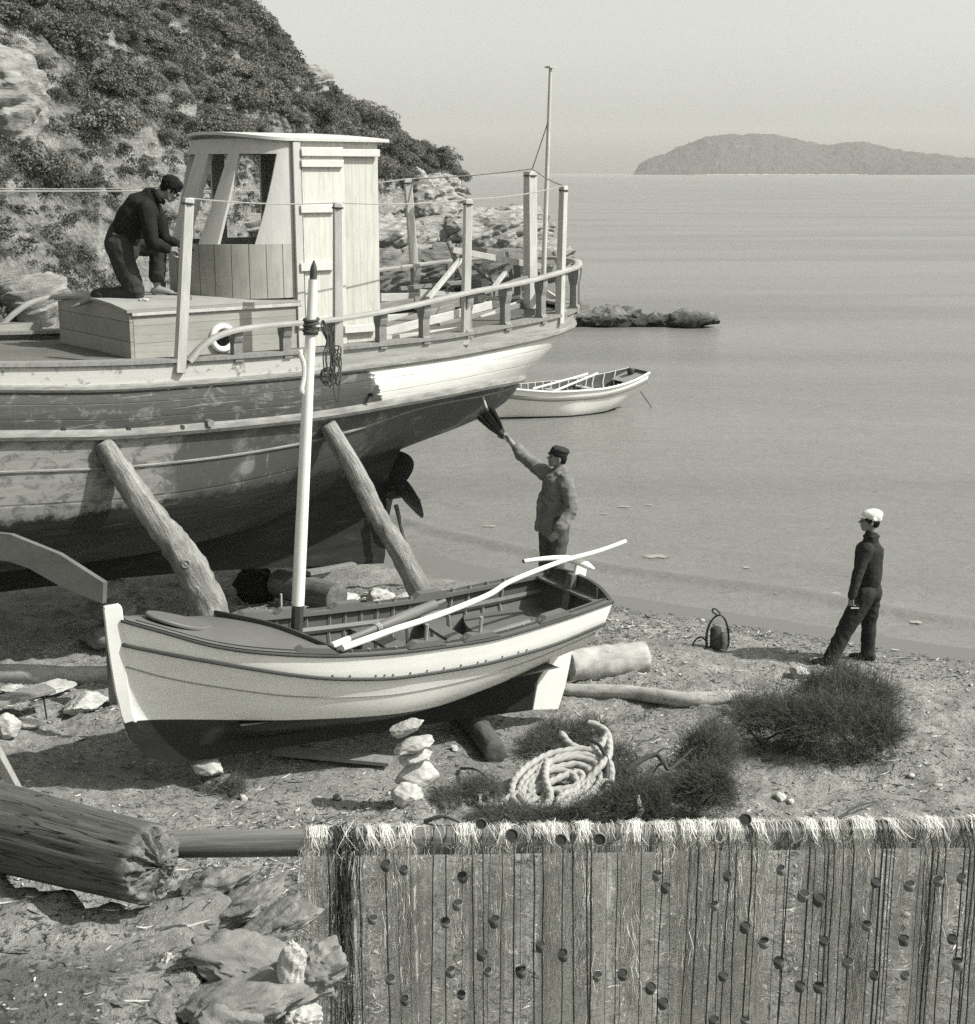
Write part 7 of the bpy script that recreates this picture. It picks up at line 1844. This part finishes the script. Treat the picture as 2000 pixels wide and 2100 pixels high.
# scrub on the hillside
scrub_m = leafy('maquis_leaves', .085, .21, .2)
def scrub_proto(seed, n, flat=1.0, name='shrub', quad=.036):
    nr = np.random.RandomState(seed); k = 30
    cen = nr.normal(size=(k, 3)); cen /= np.linalg.norm(cen, axis=1, keepdims=True); cen[:, 2] = np.abs(cen[:, 2]) * .75; cen *= nr.uniform(.35, .75, (k, 1)); rad = nr.uniform(.14, .34, k)
    which = nr.randint(0, k, n); d = nr.normal(size=(n, 3)); d /= np.linalg.norm(d, axis=1, keepdims=True); d[:, 2] = np.where(d[:, 2] < -.35, -d[:, 2], d[:, 2])
    p = cen[which] + d * (rad[which] * nr.uniform(.55, 1.08, n) ** .6)[:, None]; p[:, 2] = np.maximum(p[:, 2] * flat, -.1)
    nrm = d + nr.normal(size=(n, 3)) * .6; nrm /= np.linalg.norm(nrm, axis=1, keepdims=True); a = np.cross(nrm, nr.normal(size=(n, 3))); a /= np.linalg.norm(a, axis=1, keepdims=True); b = np.cross(nrm, a)
    s = quad * nr.uniform(.5, 1.3, (n, 1)); co = np.stack([p - a * s, p + b * s * .55, p + a * s, p - b * s * .55], 1).reshape(-1, 3)
    f = np.arange(4 * n).reshape(-1, 4); me = bpy.data.meshes.new('leaves'); me.vertices.add(4 * n); me.vertices.foreach_set('co', co.ravel().astype(np.float32)); me.loops.add(4 * n); me.loops.foreach_set('vertex_index', f.ravel().astype(np.int32)); me.polygons.add(n); me.polygons.foreach_set('loop_start', np.arange(0, 4 * n, 4, dtype=np.int32)); me.polygons.foreach_set('loop_total', np.full(n, 4, np.int32)); me.update(); me.materials.append(scrub_m)
    return me
PROTOS = [scrub_proto(s, 5200, (.8, 1.0, .65, .9)[s % 4]) for s in range(5)]
TUFT = [scrub_proto(40 + s, 600, .8, quad=.09) for s in range(3)]
def density(px, py):
    d = .10
    for cx, cy, rx, ry, w in ((440, 60, 170, 75, 1.0), (330, 150, 190, 90, .9), (120, 140, 90, 50, .9), (40, 50, 80, 60, .75), (520, 170, 90, 60, .7), (200, 30, 140, 60, .7), (620, 235, 60, 28, 1.0), (720, 265, 90, 40, 1.2), (820, 320, 80, 40, 1.2), (900, 360, 50, 34, 1.2), (640, 290, 150, 40, 1.0), (60, 370, 70, 45, .8), (250, 260, 110, 50, .55), (90, 470, 60, 30, .4), (430, 230, 90, 60, .7)):
        d = max(d, w * math.exp(-((px - cx) / rx) ** 2 - ((py - cy) / ry) ** 2))
    return d
def scrub():
    nr = random.Random(31); placed = []; N = 0
    tries = 0
    while N < 265 and tries < 20000:
        tries += 1
        px = nr.uniform(-60, 945) if N < 215 else nr.uniform(-450, -50); u = nr.random() ** .8 * 1.02
        X, Y, Z = hill_np(np.array([[px]]), np.array([[u]])); p = V(float(X[0, 0]), float(Y[0, 0]), float(Z[0, 0]))
        q = p - V(0, 0, CAM_H); dep = q.y * _c - q.z * _s; qx = 1000 + 3000 * q.x / dep; qy = 1050 - 3000 * (q.y * _s + q.z * _c) / dep
        if qy < -60 or qy > 560: continue
        if qx > 735 and qy > 395: continue
        dn = density(qx, qy) if qx > -60 else .35
        if nr.random() > dn * .8 or ((qx - 642) / 40) ** 2 + ((qy - 170) / 38) ** 2 < 1: continue
        r = nr.uniform(.7, 1.6) * (1.0 if dn > .3 else .45) * lerp(.75, 1.25, clamp((p.y - 25) / 70))
        if any((p - o).length < (r + ro) * .42 for o, ro in placed): continue
        placed.append((p, r)); me = PROTOS[nr.randrange(5)]; o = bpy.data.objects.new('shrub', me); COL.objects.link(o)
        o.location = p + V(0, 0, -.12 * r); o.scale = (r, r, r * nr.uniform(.75, 1.05)); o.rotation_euler = (nr.uniform(-.15, .15), nr.uniform(-.15, .15), nr.uniform(0, 6.3))
        tag(o, 'dark leafy maquis shrub growing on the hillside', 'shrub', 'maquis shrubs on the hillside'); N += 1
    # low tufts: ground cover
    V_ = []; big = [np.array([0])]
    cos = []
    for i in range(4600):
        px = nr.uniform(-80, 900) if i < 3600 else nr.uniform(-500, -80); u = nr.random() ** .7; X, Y, Z = hill_np(np.array([[px]]), np.array([[u]])); p = np.array([X[0, 0], Y[0, 0], Z[0, 0]])
        if px > 700 and u < .45: continue
        me = TUFT[i % 3]; co = np.empty(len(me.vertices) * 3, np.float32); me.vertices.foreach_get('co', co); co = co.reshape(-1, 4, 3)
        co = co[nr.randrange(len(co) - 150):][:150] if True else co
        s = nr.uniform(.15, .55) * lerp(.8, 1.4, clamp((p[1] - 25) / 60)); a = nr.uniform(0, 6.3); R = np.array([[math.cos(a), -math.sin(a), 0], [math.sin(a), math.cos(a), 0], [0, 0, 1]])
        cos.append((co @ R.T) * s + p)
    co = np.concatenate(cos).reshape(-1, 3); n = len(co) // 4; f = np.arange(4 * n); me = bpy.data.meshes.new('low_scrub'); me.vertices.add(4 * n); me.vertices.foreach_set('co', co.ravel().astype(np.float32)); me.loops.add(4 * n); me.loops.foreach_set('vertex_index', f.astype(np.int32)); me.polygons.add(n); me.polygons.foreach_set('loop_start', np.arange(0, 4 * n, 4, dtype=np.int32)); me.polygons.foreach_set('loop_total', np.full(n, 4, np.int32)); me.update(); me.materials.append(leafy('dry_scrub', .05, .16, .2)); o = bpy.data.objects.new('low_scrub', me); COL.objects.link(o); tag(o, kind='stuff')
scrub()

# layered shore rocks
def strata_material(name, k=1.0):
    t = NT(name); P = t.obj(); st = t.noise(t.obj((.5, .5, 3.4), rot=(.30, .42, 0)), 1.5, 10, .72, .7); n2 = t.noise(P, .9, 6, .6); n3 = t.noise(P, 7, 6, .7)
    col = t.ramp(st, [(.28, .10 * k), (.42, .30 * k), (.58, .48 * k), (.78, .58 * k)]); col = t.mix(t.math('MULTIPLY', t.smooth(n2, .5, .68), .55), col, .2 * k); col = t.mix(t.smooth(n3, .62, .7), col, .12 * k)
    z = t.n('ShaderNodeNewGeometry'); wz = t.sep(z.outputs['Position'])[2]; col = t.mix(t.smooth(t.math('ADD', wz, t.math('MULTIPLY', n3, .5)), .75, .45), col, .05)
    h = t.math('ADD', st, t.math('MULTIPLY', n3, .3)); return t.fin(col, .88, t.bump(h, 1.0, .12), .2)
ROCKM = strata_material('shore_rock', .72); ROCKD = strata_material('dark_shore_rock', .45)
def rock(px, py, Y, size, seed, label, mat=None, rz=0.0, tilt=.35, cat='rock', group=None):
    c = at(px, py, Y); bm = bmesh.new(); bmesh.ops.create_icosphere(bm, subdivisions=6, radius=1.0)
    T = Matrix.Rotation(tilt, 3, 'Y') @ Matrix.Rotation(.25, 3, 'X'); vs = []
    for v in bm.verts:
        p = v.co.copy(); q = V(p.x * size[0], p.y * size[1], p.z * size[2]); s = T @ q; q.z += (.16 * noise.fractal(q * 1.6 + V(seed, 7, 1), 1, 2, 4) - .22 * abs(noise.noise(q * 1.1 + V(4, seed, 2)))) * (min(1.6, size[0]) if size[2] < .5 else .35)
        band = noise.noise(V(s.x * .25 + seed, s.y * .25, s.z * 2.2)); band2 = noise.noise(V(s.x * .6, s.y * .6 + seed, s.z * 5.5)); lump = noise.fractal(q * .55 + V(seed * 3, 0, seed), 1, 2, 4); rid = abs(noise.noise(q * .8 + V(0, seed, 0)))
        rid2 = abs(noise.noise(q * 2.2 + V(seed, 3, 0))); led = (s.z * (1.5 / max(.5, size[2])) * 1.6 + .5 * noise.noise(s * .5 + V(seed, 0, 0))) % 1.0; led = led if led < .8 else (1 - led) * 4; k = 1 + .12 * band + .08 * band2 + .22 * lump - .10 * rid - .05 * rid2 + .13 * led + .035 * noise.noise(s * 5); vs.append(Matrix.Rotation(rz, 3, 'Z') @ (q * k))
    m = MB(); m.add(vs, [tuple(v.index for v in f.verts) for f in bm.faces]); bm.free(); o = m.build('rock', mat or ROCKM, None, angle=30); o.location = c; return tag(o, label, cat, group)
RG = 'layered rocks along the far shore'
for i, (px, py, Y, sz, rz, tl, mt, lb) in enumerate([
    (835, 420, 88, (3.0, 3.0, 1.9), .2, .35, 0, 'big layered cliff rock under the tip of the headland'),
    (905, 395, 92, (1.4, 2.5, 1.2), .1, .3, 0, 'upper ledge of rock at the very tip of the headland'),
    (790, 490, 66, (2.2, 2.4, .95), .3, .5, 0, 'pale smooth rock right beside the wheelhouse wall'),
    (760, 560, 58, (2.2, 2.0, 1.0), .2, .4, 1, 'dark creviced rock seen below the far hand rail'),
    (900, 450, 80, (2.0, 2.4, 1.0), .4, .5, 0, 'layered rock with a deep crack, left of the third post'),
    (985, 485, 76, (3.6, 2.4, 1.35), .2, .45, 0, 'broad sloping pale rock in the middle of the far shore'),
    (1060, 470, 78, (2.0, 1.6, 1.2), -.1, .3, 0, 'pointed pale rock between the third post and the stern post'),
    (1110, 520, 72, (1.5, 1.4, .7), .3, .5, 0, 'small pale rock just right of the stern post'),
    (960, 550, 62, (4.0, 1.6, .9), .1, .3, 1, 'low dark wet rocks behind the trestle'),
    (880, 540, 64, (2.0, 1.6, .8), .1, .4, 0, 'grey rock behind the left legs of the trestle'),
    (1235, 645, 50, (1.6, 1.2, .36), .15, .3, 1, 'low rough rock spit reaching from behind the stern rail'),
    (1330, 655, 49.5, (1.5, .7, .17), .05, .2, 1, 'flat middle part of the dark rock spit in the water'),
    (1420, 652, 49, (.75, .6, .26), .1, .3, 1, 'dark outermost rock of the spit in the water'),
    (12, 205, 33, (.85, 1.6, 1.15), .1, .4, 0, 'pale bare rock face at the left edge of the hillside'),
    (15, 120, 36, (.6, 1.2, .6), .2, .3, 0, 'upper pale knob above the bare rock face at the left edge'),
    (640, 165, 70, (1.0, 1.0, .75), .2, .4, 0, 'pale outcrop on the skyline above the wheelhouse roof'),
    (545, 205, 62, (.6, .8, .9), .1, .2, 0, 'narrow pale outcrop among the shrubs left of the skyline notch'),
    (75, 612, 27, (.55, .5, .42), .2, .3, 0, 'pale boulder on the beach beyond the curved hand rail'),
    (345, 330, 40, (.25, .3, .25), .1, .3, 0, 'small pale stone on the slope above the kneeling man'),
    (470, 465, 46, (1.6, 1.0, .5), .2, .3, 0, 'pale flat rock seen low through the wheelhouse window'),
    ]): rock(px, py, Y, sz, i * 1.7 + .3, lb, (ROCKM, ROCKD)[mt], rz, tl, group=RG if i < 13 else None)

# litter of weed, straw and pebbles on the sand
def litter():
    nr = np.random.RandomState(77)
    def scatter(n, dens):
        out = []
        while len(out) < n:
            k = 4000; x = nr.uniform(-4.6, 5.5, k); y = 4.5 + 12.5 * nr.uniform(0, 1, k) ** 1.25
            d = shore_d(x, y); ok = (d > .5) & (nr.uniform(0, 1, k) < dens(x, y, d)); out.extend(np.stack([x[ok], y[ok]], -1).tolist())
        return np.array(out[:n])
    def dens(x, y, d):
        v = .22 + 1.5 * np.clip(fbm(x * 1.3 + 40, y * 1.3, 3) + .02, 0, 1); v = v + .75 * np.exp(-((y - 8.2) / 1.5) ** 2); v = np.where((d > .5) & (d < 1.6), v + .4, v); return np.clip(v, 0, 1)
    for nm, n, lo, hi, ln in (('straw_litter', 10000, .42, .6, .05), ('weed_litter', 34000, .03, .08, .045)):
        p = scatter(n, dens); z = ground_np(p[:, 0], p[:, 1]); c = np.stack([p[:, 0], p[:, 1], z + .006], -1)
        a = nr.uniform(0, 2 * PI, n); L = ln * nr.gamma(2.0, .5, n); dr = np.stack([np.cos(a), np.sin(a), nr.uniform(-.1, .35, n)], -1); sid = np.stack([-np.sin(a), np.cos(a), np.zeros(n)], -1) * nr.normal(0, .35, (n, 1))
        u = np.linspace(-.5, .5, 4)[None, :, None]; P = c[:, None] + dr[:, None] * (L[:, None, None] * u) + sid[:, None] * (L[:, None, None] * (u ** 2)); P[..., 2] = np.maximum(P[..., 2], c[:, None, 2] - .002)
        W = np.full((n, 4), .0024) * nr.uniform(.6, 2.2, (n, 1)); W[:, 0] *= .4; W[:, 3] *= .3
        o = strips_mesh(nm, P, W, simple(nm + '_mat', (lo + hi) / 2, .3, 3, .9, 0)); tag(o, kind='stuff')
    n = 4200; p = scatter(n, dens); z = ground_np(p[:, 0], p[:, 1]); bm = bmesh.new(); bmesh.ops.create_icosphere(bm, subdivisions=1, radius=1.0); base = np.array([v.co[:] for v in bm.verts]); fc = np.array([[v.index for v in f.verts] for f in bm.faces]); bm.free(); nv = len(base)
    s = .006 + .010 * nr.gamma(1.3, .5, (n, 1, 1)); sc = s * nr.uniform(.6, 1.3, (n, 1, 3)) * np.array([1, 1, .6]); co = base[None] * (1 + .25 * nr.normal(size=(n, nv, 1))) * sc + np.stack([p[:, 0], p[:, 1], z], -1)[:, None]
    f = (fc[None] + (np.arange(n) * nv)[:, None, None]).reshape(-1, 3); me = bpy.data.meshes.new('pebbles'); me.vertices.add(n * nv); me.vertices.foreach_set('co', co.ravel().astype(np.float32)); me.loops.add(f.size); me.loops.foreach_set('vertex_index', f.ravel().astype(np.int32)); me.polygons.add(len(f)); me.polygons.foreach_set('loop_start', np.arange(0, f.size, 3, dtype=np.int32)); me.polygons.foreach_set('loop_total', np.full(len(f), 3, np.int32)); me.update(); me.materials.append(simple('pebble', .30, .7, 1.7, .8, .2)); o = bpy.data.objects.new('pebbles', me); COL.objects.link(o); tag(o, kind='stuff')
litter()
# ------------------------------------------------------------------ haze over the bay
def haze():
    m = MB(); m.box((0, 4460, 129), (18400, 9200, 264))
    mt = bpy.data.materials.new('haze'); mt.use_nodes = True; nt = mt.node_tree; nt.nodes.clear()
    v = nt.nodes.new('ShaderNodeVolumePrincipled'); o = nt.nodes.new('ShaderNodeOutputMaterial')
    v.inputs['Color'].default_value = (1, 1, 0.96, 1); v.inputs['Density'].default_value = 0.000085; v.inputs['Anisotropy'].default_value = 0.0
    nt.links.new(v.outputs[0], o.inputs['Volume'])
    tag(m.build('haze', mt, smooth=False), kind='stuff')
haze()
